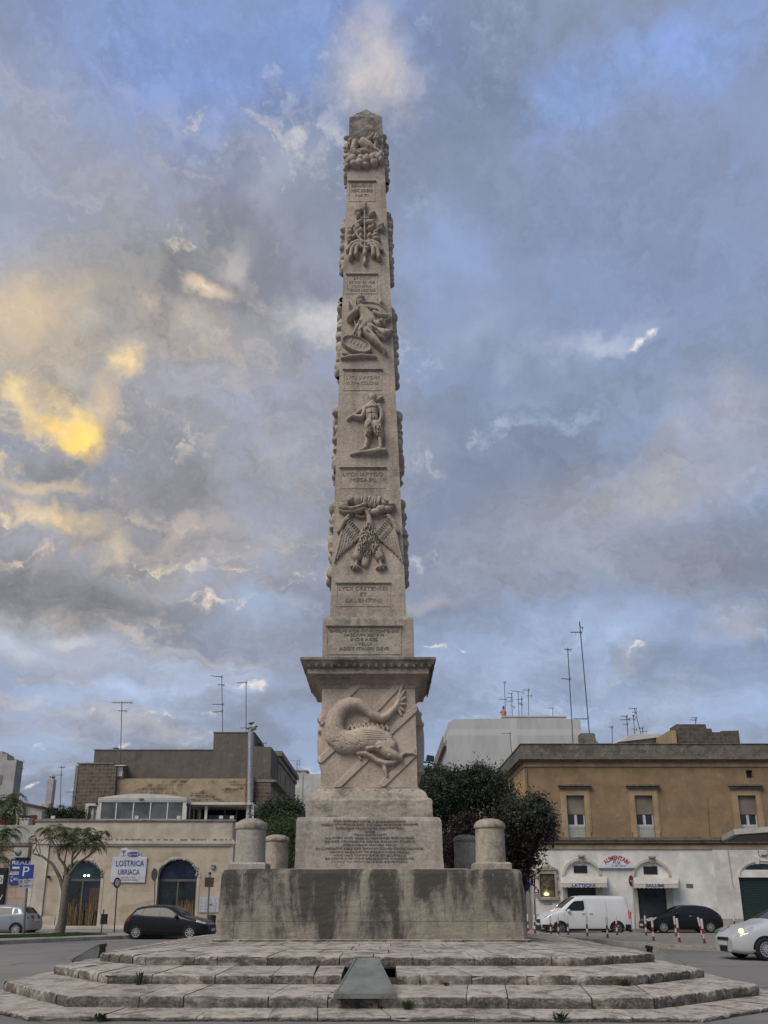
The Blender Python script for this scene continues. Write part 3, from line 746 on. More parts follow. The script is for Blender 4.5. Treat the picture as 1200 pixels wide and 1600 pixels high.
# the front faces as functions of height
def fy_shaft(z): return CYM - tap(z)
def face_pt(px, py, fy):
    Y = CYM - 1.0
    for _ in range(4):
        p = at(px, py, Y); Y = fy(p.z)
    return at(px, py, Y)
class Relief:
    """carved relief: a height field over the photo-scaled face, primitives in crop coordinates"""
    def __init__(s, ox, oy, k, fy, amp=0.16, res=1.6):
        s.o, s.k, s.fy, s.amp, s.res = (ox, oy), k, fy, amp, res; s.p = []
    def chain(s, pts, h=1.0):
        for a, b in zip(pts, pts[1:]): s.p.append(('c', *a, *b, h))
        return s
    def el(s, x, y, rx, ry, rot=0, h=1.0, flat=False): s.p.append(('f' if flat else 'e', x, y, rx, ry, rot, h)); return s
    def ringe(s, x, y, rx, ry, rot, w, h): s.p.append(('r', x, y, rx, ry, rot, w, h)); return s
    def band(s, x0, y0, x1, y1, r, h): s.p.append(('b', x0, y0, x1, y1, r, h)); return s
    def groove(s, x0, y0, x1, y1, r, h): s.p.append(('g', x0, y0, x1, y1, r, h)); return s
    def build(s, name, mat, bounds, rough=0.0, seed=0, clip=None, label=None):
        x0, y0, x1, y1 = bounds; st = s.k / s.res
        nx, ny = int((x1 - x0) / st) + 1, int((y1 - y0) / st) + 1
        X, Y = np.meshgrid(np.linspace(x0, x1, nx), np.linspace(y0, y1, ny)); H = np.zeros_like(X)
        def seg(ax, ay, bx, by):
            dx, dy = bx - ax, by - ay; t = np.clip(((X - ax) * dx + (Y - ay) * dy) / (dx * dx + dy * dy + 1e-9), 0, 1)
            return np.hypot(X - ax - t * dx, Y - ay - t * dy), t
        def ell(x, y, rx, ry, rot):
            c, n = math.cos(R(rot)), math.sin(R(rot)); u = (X - x) * c + (Y - y) * n; v = -(X - x) * n + (Y - y) * c
            return np.hypot(u / rx, v / ry)
        G = np.zeros_like(X)
        for p in s.p:
            if p[0] == 'c':
                d, t = seg(p[1], p[2], p[4], p[5]); r = p[3] + (p[6] - p[3]) * t
                H = np.maximum(H, np.clip(1 - (d / r) ** 2, 0, 1) ** .36 * np.minimum(1, (r / 45) ** .6) * p[7])
            elif p[0] == 'e':
                d = ell(*p[1:6]); H = np.maximum(H, np.clip(1 - d * d, 0, 1) ** .36 * np.minimum(1, (min(p[3], p[4]) / 45) ** .6) * p[6])
            elif p[0] == 'f':
                d = ell(*p[1:6]); H = np.maximum(H, np.clip((1 - d) * 8, 0, 1) * p[6])
            elif p[0] == 'r':
                d = ell(*p[1:6]); H = np.maximum(H, np.sqrt(np.clip(1 - ((d - 1) / p[6]) ** 2, 0, 1)) * p[7])
            elif p[0] == 'b':
                d, t = seg(*p[1:5]); H = np.maximum(H, np.clip((p[5] - d) / 3.0, 0, 1) * p[6])
            elif p[0] == 'g':
                d, t = seg(*p[1:5]); G = np.maximum(G, np.clip(1 - d / p[5], 0, 1) * p[6])
        m = H > 0
        H = np.where(m, np.maximum(H - G, .02), 0)
        if rough:
            rg = np.random.default_rng(seed); n = rg.standard_normal(H.shape)
            for _ in range(2): n = (n + np.roll(n, 1, 0) + np.roll(n, -1, 0) + np.roll(n, 1, 1) + np.roll(n, -1, 1)) / 5
            H = np.where(m, np.maximum(H + n * rough, .015), 0)
        keep = np.zeros(H.shape, bool); keep |= H > 0
        for a in (-1, 0, 1):
            for b in (-1, 0, 1): keep |= np.roll(np.roll(H > 0, a, 0), b, 1)
        idx = -np.ones(H.shape, int); vs = []
        for j in range(ny):
            for i in range(nx):
                if keep[j, i]:
                    p = face_pt(s.o[0] + X[j, i] / s.k, s.o[1] + Y[j, i] / s.k, s.fy)
                    hh = H[j, i] * s.amp
                    idx[j, i] = len(vs); vs.append((p.x, p.y + (.012 if hh == 0 else -hh), p.z))
        fs = [(idx[j, i], idx[j + 1, i], idx[j + 1, i + 1], idx[j, i + 1]) for j in range(ny - 1) for i in range(nx - 1)
              if min(idx[j, i], idx[j + 1, i], idx[j + 1, i + 1], idx[j, i + 1]) >= 0 and max(H[j, i], H[j + 1, i], H[j + 1, i + 1], H[j, i + 1]) > 0]
        q = MB(); q.add(vs, fs, 0, True); o = q.build(name, mat, ob, fix=False)
        if label: o['label'] = label
        return o
# --- dragon on the pedestal
fd = lambda z: CYM - 1.175 + (z - 4.22) * .0037
r = Relief(450, 950, 4.8, fd, amp=.24, res=1.5)
for b in ((400, 700, 530, 570), (585, 840, 835, 572), (755, 940, 962, 748), (246, 1140, 345, 1048), (372, 1336, 620, 1098), (715, 1318, 962, 1078), (246, 858, 300, 806)): r.band(*b, 27, .16)
r.chain([(832, 700, 16), (815, 735, 22), (790, 765, 25), (745, 815, 31), (695, 832, 34), (635, 805, 38), (585, 762, 41), (530, 728, 45), (470, 722, 50), (405, 752, 58), (358, 820, 64), (345, 900, 72), (360, 965, 80), (410, 1005, 86), (480, 1010, 88), (550, 990, 92), (640, 985, 96), (710, 1010, 86), (760, 1040, 58)])
for (x, y) in ((858, 575), (872, 625), (876, 675), (872, 725), (864, 770), (850, 805)): r.chain([(812, 728, 18), (x, y, 12)], .8)
r.chain([(690, 1040, 50), (745, 1085, 48), (800, 1115, 38), (838, 1128, 26)], 1.15).chain([(600, 1062, 26), (650, 1050, 24), (700, 1040, 20), (740, 1042, 14)], 1.3)
r.el(688, 1056, 26, 22, 0, 2.0).el(762, 1115, 30, 22, 10, 1.75).chain([(525, 1098, 14), (545, 1135, 13)], .9)
r.chain([(525, 1095, 18), (580, 1095, 22), (630, 1118, 22), (670, 1150, 21), (730, 1168, 22), (790, 1162, 20), (830, 1135, 17)], 1.1)
r.chain([(830, 1115, 14), (880, 1092, 15), (930, 1092, 12), (962, 1105, 7)], .9).chain([(716, 1165, 20), (728, 1215, 19), (742, 1265, 10)], .9).chain([(800, 1010, 13), (806, 1060, 14), (800, 1090, 10)], .8)
for k in range(9):
    x = 455 + 33 * k; r.chain([(x, 895 + abs(k - 4) * 2, 7), (x + 18, 868 + abs(k - 4) * 3, 10), (x + 32, 912, 14)], .75)
for k in range(5): r.groove(575 + 6 * k, 930 + 18 * k, 740, 948 + 14 * k, 5, .10)
for k in range(26):
    rr = random.Random(k); x, y = rr.uniform(310, 560), rr.uniform(880, 1070); r.groove(x, y, x + 14, y + 9, 5, .10)
r.build('dragon_relief', M_DIER, (244, 562, 966, 1345), .02, 3)
# --- eagle under drapery
def E(*a, **k): return Relief(490, 760, 7.275, fy_shaft, **k)
r = E(amp=.22)
r.el(625, 600, 116, 140, 0, 1.05).el(628, 510, 84, 60, 0, 1.0).chain([(640, 480, 54), (636, 410, 36), (628, 350, 28), (612, 302, 34)], 1.0).chain([(640, 292, 22), (668, 322, 9)], 1.3).el(605, 290, 14, 12, 0, 2.4)
for sx in (-1, 1):
    f = lambda x: 625 + sx * (x - 625)
    fl = lambda pts: [(f(p[0]), *p[1:]) for p in pts]
    r.chain(fl([(560, 560, 44), (480, 520, 56), (415, 460, 46), (385, 400, 34)]), .5).chain(fl([(385, 440, 12), (372, 395, 14), (385, 350, 15), (420, 336, 13), (452, 345, 8)]), .8)
    r.chain(fl([(400, 350, 24), (345, 420, 30), (310, 500, 28), (285, 525, 20)]), .95)
    for a in (((330, 520, 26), (285, 690, 22), (238, 868, 9)), ((352, 540, 22), (318, 700, 18), (268, 830, 9)), ((375, 565, 21), (345, 700, 17), (305, 790, 9)), ((400, 590, 20), (375, 690, 16), (340, 755, 9)), ((425, 615, 19), (405, 680, 15), (375, 722, 9)), ((450, 630, 18), (430, 675, 13), (408, 700, 8))): r.chain(fl(a), .75)
    for k in range(8): r.chain(fl([(505 - 18 * k, 600 - 18 * k + (k % 2) * 6, 20), (470 - 18 * k, 640 - 16 * k, 12)]), .95)
    for k in range(7): r.chain(fl([(520 - 20 * k, 520 - 22 * k, 13), (490 - 19 * k, 545 - 22 * k, 9)]), 1.6)
    r.chain(fl([(560, 680, 70), (525, 750, 62), (495, 815, 52)]), .95).chain(fl([(492, 840, 22), (490, 890, 20), (478, 925, 24)]), 1.05)
    for t in ((425, 918), (450, 950), (500, 955), (535, 940)): r.chain(fl([(480, 915, 20), (*t, 11)]), 1.2)
r.chain([(600, 740, 70), (585, 885, 44)], .6)
rr = random.Random(5)
for _ in range(230):
    a, d = rr.uniform(0, 6.28), rr.uniform(0, 1) ** .5; x, y = 625 + (120 + 40 * math.sin(a)) * d * math.cos(a), 640 + 185 * d * math.sin(a); r.groove(x, y, x + rr.uniform(-8, 8), y + 16, 6, .34)
r.build('eagle_relief', M_RELIEF, (215, 255, 1015, 985), .03, 4)
r = E(amp=.24)
for a in ((345, 240, 62, 60), (430, 165, 52, 48), (500, 175, 52, 60), (575, 180, 50, 70), (640, 190, 36, 74), (690, 195, 34, 72), (745, 185, 50, 62), (820, 205, 60, 50), (880, 235, 52, 52), (770, 275, 70, 46), (840, 275, 60, 40), (330, 285, 44, 32), (700, 310, 66, 44)): r.el(*a, 0, .85)
r.chain([(370, 265, 22), (430, 285, 26), (500, 270, 28), (570, 240, 24), (620, 215, 16)], 1.35).chain([(340, 310, 20), (430, 315, 20), (520, 300, 26), (580, 270, 20)], 1.2).chain([(480, 345, 14), (540, 360, 12), (590, 355, 10)], 1.0)
for k in range(6):
    x = 570 + 38 * k + 9 * (k % 2); r.groove(x, 130 + 14 * (k % 3), x - 14, 215 + 20 * (k % 2), 7, .35)
for a in ((330, 205, 380, 190), (380, 260, 470, 255), (300, 270, 350, 300), (800, 180, 850, 240), (860, 250, 910, 245)): r.groove(*a, 9, .35)
r.build('drapery_relief', M_RELIEF, (255, 100, 950, 385), .03, 5)
# --- satyr with a pole
r = Relief(490, 600, 7.5, fy_shaft, amp=.22)
r.el(690, 200, 46, 52, 0, 1.2).chain([(655, 165, 10), (640, 148, 8), (645, 140, 6)], .9).chain([(715, 155, 10), (735, 148, 6)], .9).el(700, 225, 30, 34, 0, 1.35).el(712, 196, 12, 20, 0, 1.6).chain([(660, 160, 16), (690, 146, 18), (725, 158, 14)], 1.3)
r.chain([(690, 250, 40), (682, 310, 84), (678, 370, 74), (690, 430, 70)], 1.1).el(640, 310, 42, 34, 0, 1.25).el(725, 300, 44, 36, 0, 1.25).chain([(400, 425, 15), (600, 290, 17), (800, 172, 21)], .95)
r.chain([(610, 300, 34), (592, 360, 32), (572, 405, 28), (520, 408, 25), (468, 388, 22)], 1.1).chain([(765, 285, 32), (795, 350, 28), (800, 410, 26), (770, 468, 24), (715, 490, 22)], 1.15)
r.chain([(640, 455, 16), (700, 478, 20), (760, 492, 18)], 1.35).chain([(655, 490, 60), (640, 560, 56), (628, 620, 38)], 1.1).chain([(628, 640, 30), (625, 700, 26), (605, 755, 24)], 1.0).chain([(615, 760, 22), (570, 790, 22), (535, 800, 15)], 1.1)
r.chain([(735, 510, 66), (762, 580, 58), (785, 625, 38)], 1.15).chain([(780, 640, 28), (782, 700, 24), (785, 740, 22)], 1.0).chain([(790, 750, 20), (765, 772, 18), (740, 772, 11)], 1.1)
rr = random.Random(7)
for _ in range(70):
    x, y = rr.choice([(640, 560), (770, 590), (640, 620), (785, 620), (700, 430)]); x += rr.uniform(-45, 45); y += rr.uniform(-60, 40); r.groove(x, y, x + 4, y + 20, 7, .32)
r.groove(620, 330, 740, 320, 7, .3); r.groove(680, 330, 685, 420, 6, .2); r.groove(630, 395, 740, 385, 6, .2)
r.chain([(435, 838, 9), (520, 822, 16), (640, 812, 26), (760, 802, 36), (835, 800, 30)], 1.0)
r.build('satyr_relief', M_RELIEF, (380, 120, 870, 860), .02, 6)
# --- helmeted warrior with shields
r = Relief(490, 410, 7.275, fy_shaft, amp=.24)
r.el(700, 590, 175, 92, 22, .42, True).ringe(700, 590, 172, 90, 22, .09, .62)
r.el(532, 490, 40, 48, 0, 1.2).el(525, 455, 42, 40, 0, 1.35).chain([(490, 470, 12), (497, 425, 16), (530, 402, 16), (568, 410, 12)], 1.1).chain([(545, 500, 14), (562, 510, 8)], 1.3)
r.chain([(540, 540, 34), (575, 600, 64), (610, 660, 84), (640, 700, 80)], 1.15).chain([(520, 560, 34), (600, 560, 34), (690, 575, 24), (720, 565, 14)], 1.3).chain([(690, 610, 30), (760, 640, 28), (830, 640, 24), (865, 620, 12)], 1.2)
r.chain([(500, 590, 40), (440, 625, 40), (405, 660, 34)], 1.1).chain([(410, 650, 34), (396, 580, 28), (398, 510, 20)], 1.0).chain([(398, 462, 8), (402, 480, 16), (425, 560, 9), (475, 720, 10), (522, 885, 12)], 1.1)
for a in (((560, 700, 50), (500, 760, 30), (455, 830, 14)), ((590, 720, 60), (540, 800, 40), (530, 860, 22)), ((640, 720, 54), (720, 740, 48), (790, 720, 34)), ((640, 760, 50), (720, 810, 40), (800, 840, 44), (860, 810, 24)), ((720, 790, 26), (800, 800, 24), (910, 790, 8)), ((690, 800, 30), (760, 860, 26), (800, 880, 22)), ((510, 720, 18), (490, 800, 16), (480, 850, 10))): r.chain(a, 1.0)
r.el(770, 720, 34, 32, 0, 1.5).el(825, 850, 34, 30, 0, 1.4)
for k in range(16):
    rr = random.Random(20 + k); x, y = rr.uniform(480, 840), rr.uniform(690, 860); r.groove(x, y, x + 30, y + 26, 8, .34)
r.chain([(605, 820, 50), (680, 900, 46), (740, 960, 36), (790, 1010, 28), (808, 1030, 24)], 1.2).chain([(800, 1020, 20), (808, 1050, 16)], 1.2)
r.el(488, 962, 172, 82, 20, .45, True).ringe(488, 962, 165, 76, 20, .10, .75)
for k in range(11):
    x, y = 385 + 19 * k, 905 + 8 * k; r.chain([(x, y, 10), (x + 14, y + 24 * (1 if k % 2 else -1), 11), (x + 26, y + 10, 9)], 1.3)
r.chain([(315, 1102, 10), (420, 1088, 18), (560, 1078, 20), (705, 1085, 14)], 1.0).chain([(330, 1040, 7), (380, 1060, 12), (370, 1030, 8)], 1.0)
r.chain([(738, 425, 16), (755, 440, 22), (768, 485, 30), (790, 515, 14)], 1.0)
r.build('warrior_relief', M_RELIEF, (295, 375, 925, 1125), .02, 8)
# --- thyrsus with leaves and flutes
r = Relief(490, 160, 6.156, fy_shaft, amp=.24)
r.chain([(492, 985, 12), (492, 1010, 24), (492, 1040, 20)], 1.2).chain([(492, 1040, 12), (492, 1340, 12), (492, 1560, 18)], 1.1).chain([(460, 1140, 12), (525, 1140, 12)], 1.3)
for a in ((425, 1070, 34, 22, 30), (450, 1062, 26, 20, -20), (432, 1110, 24, 22, 0), (558, 1098, 36, 22, -30), (580, 1085, 22, 16, 0), (448, 1178, 38, 22, -20), (540, 1180, 44, 22, 20), (566, 1168, 28, 18, 0), (352, 1268, 32, 22, 30), (345, 1230, 24, 14, 40), (380, 1215, 24, 14, -60), (432, 1225, 24, 28, 0), (455, 1255, 22, 28, 0), (430, 1270, 22, 24, 0), (350, 1320, 32, 18, -10), (390, 1310, 30, 18, -40), (345, 1350, 22, 14, 0), (545, 1238, 34, 22, 0), (570, 1215, 24, 16, -40), (638, 1215, 26, 24, 0), (660, 1195, 18, 18, 0), (650, 1235, 26, 18, 0), (598, 1268, 30, 16, 0), (598, 1298, 32, 18, 0), (600, 1335, 44, 20, 0), (455, 1310, 22, 26, 0), (540, 1310, 24, 30, 30)): r.el(*a, 1.25)
r.chain([(390, 1240, 14), (430, 1320, 14), (480, 1370, 16)], 1.2).chain([(620, 1240, 12), (560, 1310, 14), (505, 1370, 16)], 1.0)
for sx in (-1, 1):
    f = lambda x: 492 + sx * (x - 492)
    r.chain([(f(470), 1370, 20), (f(420), 1365, 22), (f(370), 1385, 22), (f(325), 1440, 17)], 1.1).chain([(f(455), 1385, 18), (f(400), 1395, 20), (f(368), 1440, 22), (f(355), 1515, 24)], 1.2).chain([(f(440), 1395, 18), (f(412), 1430, 22), (f(408), 1490, 24)], 1.2).chain([(f(460), 1375, 14), (f(452), 1400, 14), (f(470), 1410, 12)], 1.4)
r.chain([(460, 1418, 16), (500, 1440, 18), (530, 1425, 12)], 1.5).chain([(495, 1450, 22), (492, 1490, 24)], 1.3)
r.build('thyrsus_relief', M_RELIEF, (300, 970, 690, 1580), .02, 9)
# --- reclining figure on clouds near the top
r = Relief(490, 160, 6.156, fy_shaft, amp=.26)
for a in ((335, 590, 30, 30), (375, 575, 44, 40), (385, 615, 44, 30), (440, 610, 46, 36), (455, 565, 44, 32), (510, 575, 48, 42), (500, 625, 44, 24), (565, 565, 40, 44), (580, 605, 44, 32), (620, 560, 36, 38), (640, 580, 30, 32), (645, 530, 30, 32), (320, 630, 24, 18), (600, 530, 50, 26)): r.el(*a, 0, 1.0)
r.chain([(400, 440, 38), (385, 490, 34), (400, 525, 26), (450, 530, 20)], 1.3).el(355, 400, 34, 22, -20, 1.2).el(345, 425, 22, 16, 0, 1.0).chain([(410, 430, 22), (430, 410, 14)], 1.3)
r.chain([(480, 430, 46), (530, 460, 48), (590, 490, 30), (655, 500, 14)], 1.2).chain([(430, 500, 22), (490, 500, 28), (560, 510, 22)], 1.1).chain([(500, 400, 24), (545, 370, 22), (570, 345, 20)], 1.0)
for a in ((545, 335, 20, 16), (575, 340, 22, 20), (605, 355, 24, 22), (618, 375, 20, 22), (590, 380, 26, 20), (560, 360, 20, 20), (540, 440, 26, 40), (600, 440, 26, 34)): r.el(*a, 0, 1.2)
for k in range(10): r.groove(480 + 14 * k, 400 + 4 * k, 520 + 14 * k, 470 + 4 * k, 7, .3)
r.build('cloud_relief', M_RELIEF, (295, 310, 690, 660), .03, 10)
# --- carvings on the two side faces (seen edge-on in the picture)
def side_relief(sx, za, zb, seed, w, amp, die=False):
    rr = random.Random(seed); n = 44; ny = max(30, int((zb - za) / .03))
    Yg, Zg = np.meshgrid(np.linspace(-w, w, n), np.linspace(za, zb, ny)); H = np.zeros_like(Yg); zc, hh = (za + zb) / 2, (zb - za) / 2
    for _ in range(12 if die else 60):
        y, z, a, b, k = rr.uniform(-.75, .75) * w, zc + rr.uniform(-.9, .9) * hh, rr.uniform(.10, .34) * w, rr.uniform(.03, .16) * hh, rr.uniform(.45, 1.05)
        th = rr.uniform(-1, 1); u, v = (Yg - y) * math.cos(th) + (Zg - z) * math.sin(th), -(Yg - y) * math.sin(th) + (Zg - z) * math.cos(th); H = np.maximum(H, np.clip(1 - (u / a) ** 2 - (v / b) ** 2, 0, 1) ** .3 * k)
    H = np.maximum(H, (.95 if die else .5) * np.sqrt(np.clip(1 - (Yg / (w * .6)) ** 2 - ((Zg - zc) / (hh * 1.0)) ** 2, 0, 1)))
    q = MB(); vs = []
    for j in range(ny):
        for i in range(n):
            z = Zg[j, i]; half = (1.17 if die else tap(z)); hgt = H[j, i] * amp
            vs.append((axx(z) + sx * (half + (hgt if hgt > 0 else -.015)), CYM + Yg[j, i], z))
    q.add(vs, [(j * n + i, j * n + i + 1, (j + 1) * n + i + 1, (j + 1) * n + i) for j in range(ny - 1) for i in range(n - 1) if max(H[j, i], H[j + 1, i], H[j, i + 1], H[j + 1, i + 1]) > 0], 0, True)
    q.build('side_relief', M_RELIEF if not die else M_DIER, ob)
sz = lambda py: at(600, py, CYM).z
for k, (a, b) in enumerate(((222, 290), (345, 445), (482, 600), (648, 752), (795, 925))):
    z0, z1 = sz(b), sz(a); w = tap((z0 + z1) / 2) * .85
    side_relief(-1, z0, z1, 30 + k, w, .19); side_relief(1, z0, z1, 50 + k, w, .19)
side_relief(-1, 4.75, 6.3, 41, .95, .20, True); side_relief(1, 4.5, 6.6, 43, .95, .27, True)
# --- inscription panels
def panel(x0, y0, x1, y1, fy, lines, lh, top=.03, frame=.03, mat=M_SH, let=M_LET, tw=.86):
    x0 -= 5; x1 -= 5; a, b = face_pt(x0, y0, fy), face_pt(x1, y1, fy); z1, z0 = a.z, b.z; X0, X1 = a.x, b.x
    q = MB()
    def bar(xa, xb, za, zb, d): # follows the slope of the face
        f0, f1 = fy(za), fy(zb)
        q.hexa([(xa, f0 - d, za), (xb, f0 - d, za), (xb, f0 + .03, za), (xa, f0 + .03, za)], [(xa, f1 - d, zb), (xb, f1 - d, zb), (xb, f1 + .03, zb), (xa, f1 + .03, zb)])
    bar(X0 - frame * 1.6, X1 + frame * 1.6, z1 - frame * .4, z1 + frame * 1.0, top + .03); bar(X0 - frame * .9, X1 + frame * .9, z1 - frame * 1.5, z1 - frame * .42, top * .6)
    bar(X0 - frame, X1 + frame, z0 - frame, z0, .012); bar(X0 - frame, X0, z0 + .002, z1 - frame * 1.6, .010); bar(X1, X1 + frame, z0 + .002, z1 - frame * 1.6, .010)
    q.build('inscription_frame', mat, ob)
    for (txt, py, w) in lines:
        t = MB()
        p = face_pt((x0 + x1) / 2, py, fy); hpx = lh
        h = (face_pt(600, py - hpx / 2, fy).z - face_pt(600, py + hpx / 2, fy).z)
        add_text(t, txt, p.x, p.z, fy(p.z) + .002, w=(X1 - X0) * w, h=h, thick=.014)
        t.build('inscription', let, ob)
panel(551, 284, 590, 314, fy_shaft, [('BENIGNO', 290.5, .84), ('HOC SIDERE', 298, .84), ('NATI', 305.5, .5)], 4.2)
panel(548, 429, 593, 458, fy_shaft, [('BACCHI', 434.5, .58), ('ET MINERVAE', 440.8, .88), ('MVNERA', 447, .66), ('TERRAE NOSTRAE', 453.5, .92)], 4.0, let=M_LET2)
panel(543, 578, 600, 609, fy_shaft, [('LYCII IAPYGVM', 590, .90), ('VLTIMA COLONIA', 598.5, .90)], 5.2, let=M_LET2)
panel(538, 731, 606, 762, fy_shaft, [('LYCII IAPYGO', 741, .92), ('MESAPII', 749.8, .58)], 5.6)
panel(532, 911, 613, 946, fy_shaft, [('LYCII CRETENSES', 919.5, .95), ('ET', 928.5, .13), ('SALENTINI', 938, .68)], 5.6)
fb = lambda z: CYM - 1.17
panel(517, 978, 630, 1021, fb, [('QVISQVIS HYDRVNTVM CONTENDIS', 986, .95), ('PASSVVM XXIV M', 991.8, .54), ('INDE ABES', 998.8, .37), ('I FELIX', 1006, .23), ('ADSIT ITINERI DEVS', 1013.3, .68)], 4.8, mat=M_BLK)
fp = lambda z: CYM - 1.70
for txt, py, wpx, hpx in (('FERDINANDO I BORBONIO', 1281.5, 112, 4.4), ('REGNI VTRIVSQVE SICIL AC REGI PROVIDENTISSIMO', 1287.5, 152, 3.2), ('PVBLICAE FELICITATIS RESTITVTORI', 1293, 104, 3.2), ('QVOD', 1298, 16, 3), ('VIAM COTARIAM', 1303, 52, 3), ('AB HYDRVNTI VRBE IN PRINCIPES ESCVLATAM', 1308.5, 138, 3), ('AD HVIC MONVMENTO SEDVLO CVRARVM VTILITATI', 1314, 140, 3), ('ITERANDAM MANDAVERIT', 1319.5, 82, 3), ('ET ATTRIBVTIS AERE OPE OMNIVM CONFLVENTIS TERMINIS', 1325, 168, 3), ('IMMVNI HADRIANI TEMPORE MVNERE POPVLI', 1330.5, 122, 3), ('HOC VIAE CIVIVM OPVS ET SALVTARE', 1335.8, 112, 3), ('EX DONO AVGVSTAE CONSTANTIS MVNICIPATO', 1341, 138, 3), ('NVMINI MAIESTATIQVE EIVS DEVOTISSIMI', 1346.3, 118, 3)):
    p = face_pt(577, py, fp); s_ = (p.y * CP + (p.z - HE) * SP) / F_PX
    t = MB(); add_text(t, txt, p.x, p.z, fp(0) - .006, w=wpx * s_, h=hpx * s_ * .95, thick=.016); t.build('inscription', M_LET2, ob)
q = MB()                                  # chain of small crosses cut in the base moulding
for k in range(8):
    xx = OX - 1.05 + .3 * k; yy = CYM - 1.36
    q.box(xx - .010, xx + .010, yy + .045, yy + .2, 4.08, 4.19); q.box(xx - .035, xx + .035, yy + .043, yy + .2, 4.15, 4.166)
    q.tube([(xx - .14, yy - .0, 4.03), (xx, yy + .02, 4.075), (xx + .14, yy - .0, 4.03)], .008, 5)
q.build('cross_frieze', M_LET2, ob)

# ------------------------------------------------------------------ floodlight housings on the steps
M_HOOD = plain('weathered_grey_sheet_metal', (0.15, 0.156, 0.142), .65, .0, .22, 3.0, .15)
M_BLACK = plain('black_opening', (0.008, 0.008, 0.009), .5, 0, 0)
def hood(rz, loc, lab, holes, L=.95, z1=.46):
    o = thing('floodlight_hood', lab, 'floodlight', loc, 'floodlight hoods around the obelisk')
    q = MB(); w0, w1, z0 = .44, .18, .0   # low wide end at y=0, tall narrow end at y=L
    b = [(-w0, 0, z0 - .0), (w0, 0, z0), (w1 + .06, L, z0), (-w1 - .06, L, z0)]
    t = [(-w0, 0, z0 + .03), (w0, 0, z0 + .03), (w1, L, z1), (-w1, L, z1)]
    q.add(b + t, [(0, 1, 5, 4), (1, 2, 6, 5), (3, 0, 4, 7), (4, 5, 6, 7)]); 
    q.box(-w0 - .015, w0 + .015, -.02, .02, -.035, .033)
    o1 = q.build('hood_plate', M_HOOD); 
    g = MB(); g.add([(w1 + .055, L - .01, z0), (-w1 - .055, L - .01, z0), (-w1 + .005, L - .01, z1 - .005), (w1 - .005, L - .01, z1 - .005)], [(0, 1, 2, 3)])
    g.box(-w1 - .02, w1 + .02, L - .012, L + .02, z1 - .06, z1 + .004)
    o2 = g.build('lamp_opening', M_BLACK)
    g = MB()
    for sx in (-1, 1):
        g.hexa([(sx * w0 * .96 - .012, .03, z0 + .031), (sx * w0 * .96 + .012, .03, z0 + .031), (sx * w1 * .93 + .012, L - .03, z1 - .016), (sx * w1 * .93 - .012, L - .03, z1 - .016)], [(sx * w0 * .96 - .012, .03, z0 + .05), (sx * w0 * .96 + .012, .03, z0 + .05), (sx * w1 * .93 + .012, L - .03, z1 + .003), (sx * w1 * .93 - .012, L - .03, z1 + .003)])
        for k in range(3): g.lathe((sx * (w0 - .06) * .9, -.02, 0), [(0, .006), (.012, .004), (.012, -.01)], 8, axis='Y') if k == 0 else g.box(sx * (w0 - .1 * k) - .008, sx * (w0 - .1 * k) + .008, -.028, -.0195, -.012, .004)
    o3 = g.build('folded_seam', M_HOOD)
    for x in (o1, o2, o3): x.location = x.location - Vector((0, 0, 0)); link_child(x, o)
    if holes:
        for sx in (-.175, .175):
            k = MB(); k.lathe((sx, .005, -.07), [(.035, 0), (.035, .03)], 16, axis='Y'); x = k.build('cable_hole', M_BLACK); link_child(x, o)
    o.rotation_euler = (0, 0, rz)
hood(0, (-.27, 12.58, .275), 'wedge-shaped grey metal floodlight hood on the front steps', True, 1.15)
pl, pt = at(124, 1499, 18.0), at(161, 1475, 18.0)
hood(-math.pi / 2, (pl.x, 18.0, pl.z), 'grey metal floodlight hood rising behind the left end of the steps', False, pt.x - pl.x, pt.z - pl.z)
pl, pt = at(1059, 1505, 17.6), at(1014, 1478, 17.6)
hood(math.pi / 2, (pl.x, 17.6, pl.z), 'grey metal floodlight hood rising behind the right end of the steps', False, pl.x - pt.x, pt.z - pl.z)
# ------------------------------------------------------------------ left side: pavements
M_CONC = plain('pale_concrete', (0.24, 0.225, 0.205), .9, 0, .18, 1.5, .3)
M_PAVE = plain('pavement_slabs', (0.20, 0.185, 0.165), .9, 0, .2, 1.2, .3)
M_KERB = stone('kerb_stone', (0.34, 0.31, 0.27), .35, .2, .3, None, 11.0, 2.0)
M_GRASS0 = plain('turf_soil', (0.04, 0.06, 0.014), 1.0, 0, .4, 2.0, .6)
def poly_sheet(pts, z0, z1, name, mat):
    q = MB(); q.slab([(p[0], p[1]) for p in pts], z0, z1); return struct(q, name, mat)
ke = [gp(-250, 1506), gp(0, 1476), gp(100, 1471.5), gp(190, 1467.5), gp(340, 1464), gp(430, 1461)]
back = [gp(430, 1459.5), gp(340, 1460), gp(205, 1459.5), gp(120, 1457), gp(0, 1461), gp(-250, 1470)]
poly_sheet(ke + back, -.05, .14, 'traffic_island', M_CONC)
q = MB()
for a, b in zip(ke, ke[1:]):
    n = max(1, int((b - a).length / 1.0)); d = (b - a).normalized(); w = Vector((-d.y, d.x, 0)) * .28
    for k in range(n):
        p0, p1 = a.lerp(b, k / n) + d * .006, a.lerp(b, (k + 1) / n) - d * .006; p0 = p0 - w * .08; p1 = p1 - w * .08
        q.hexa([(*p0.xy, -.04), (*p1.xy, -.04), (*(p1 + w).xy, -.04), (*(p0 + w).xy, -.04)], [(*(p0 + w * .05).xy, .155), (*(p1 + w * .05).xy, .155), (*(p1 + w).xy, .16), (*(p0 + w).xy, .16)])
struct(q, 'kerb', M_KERB)
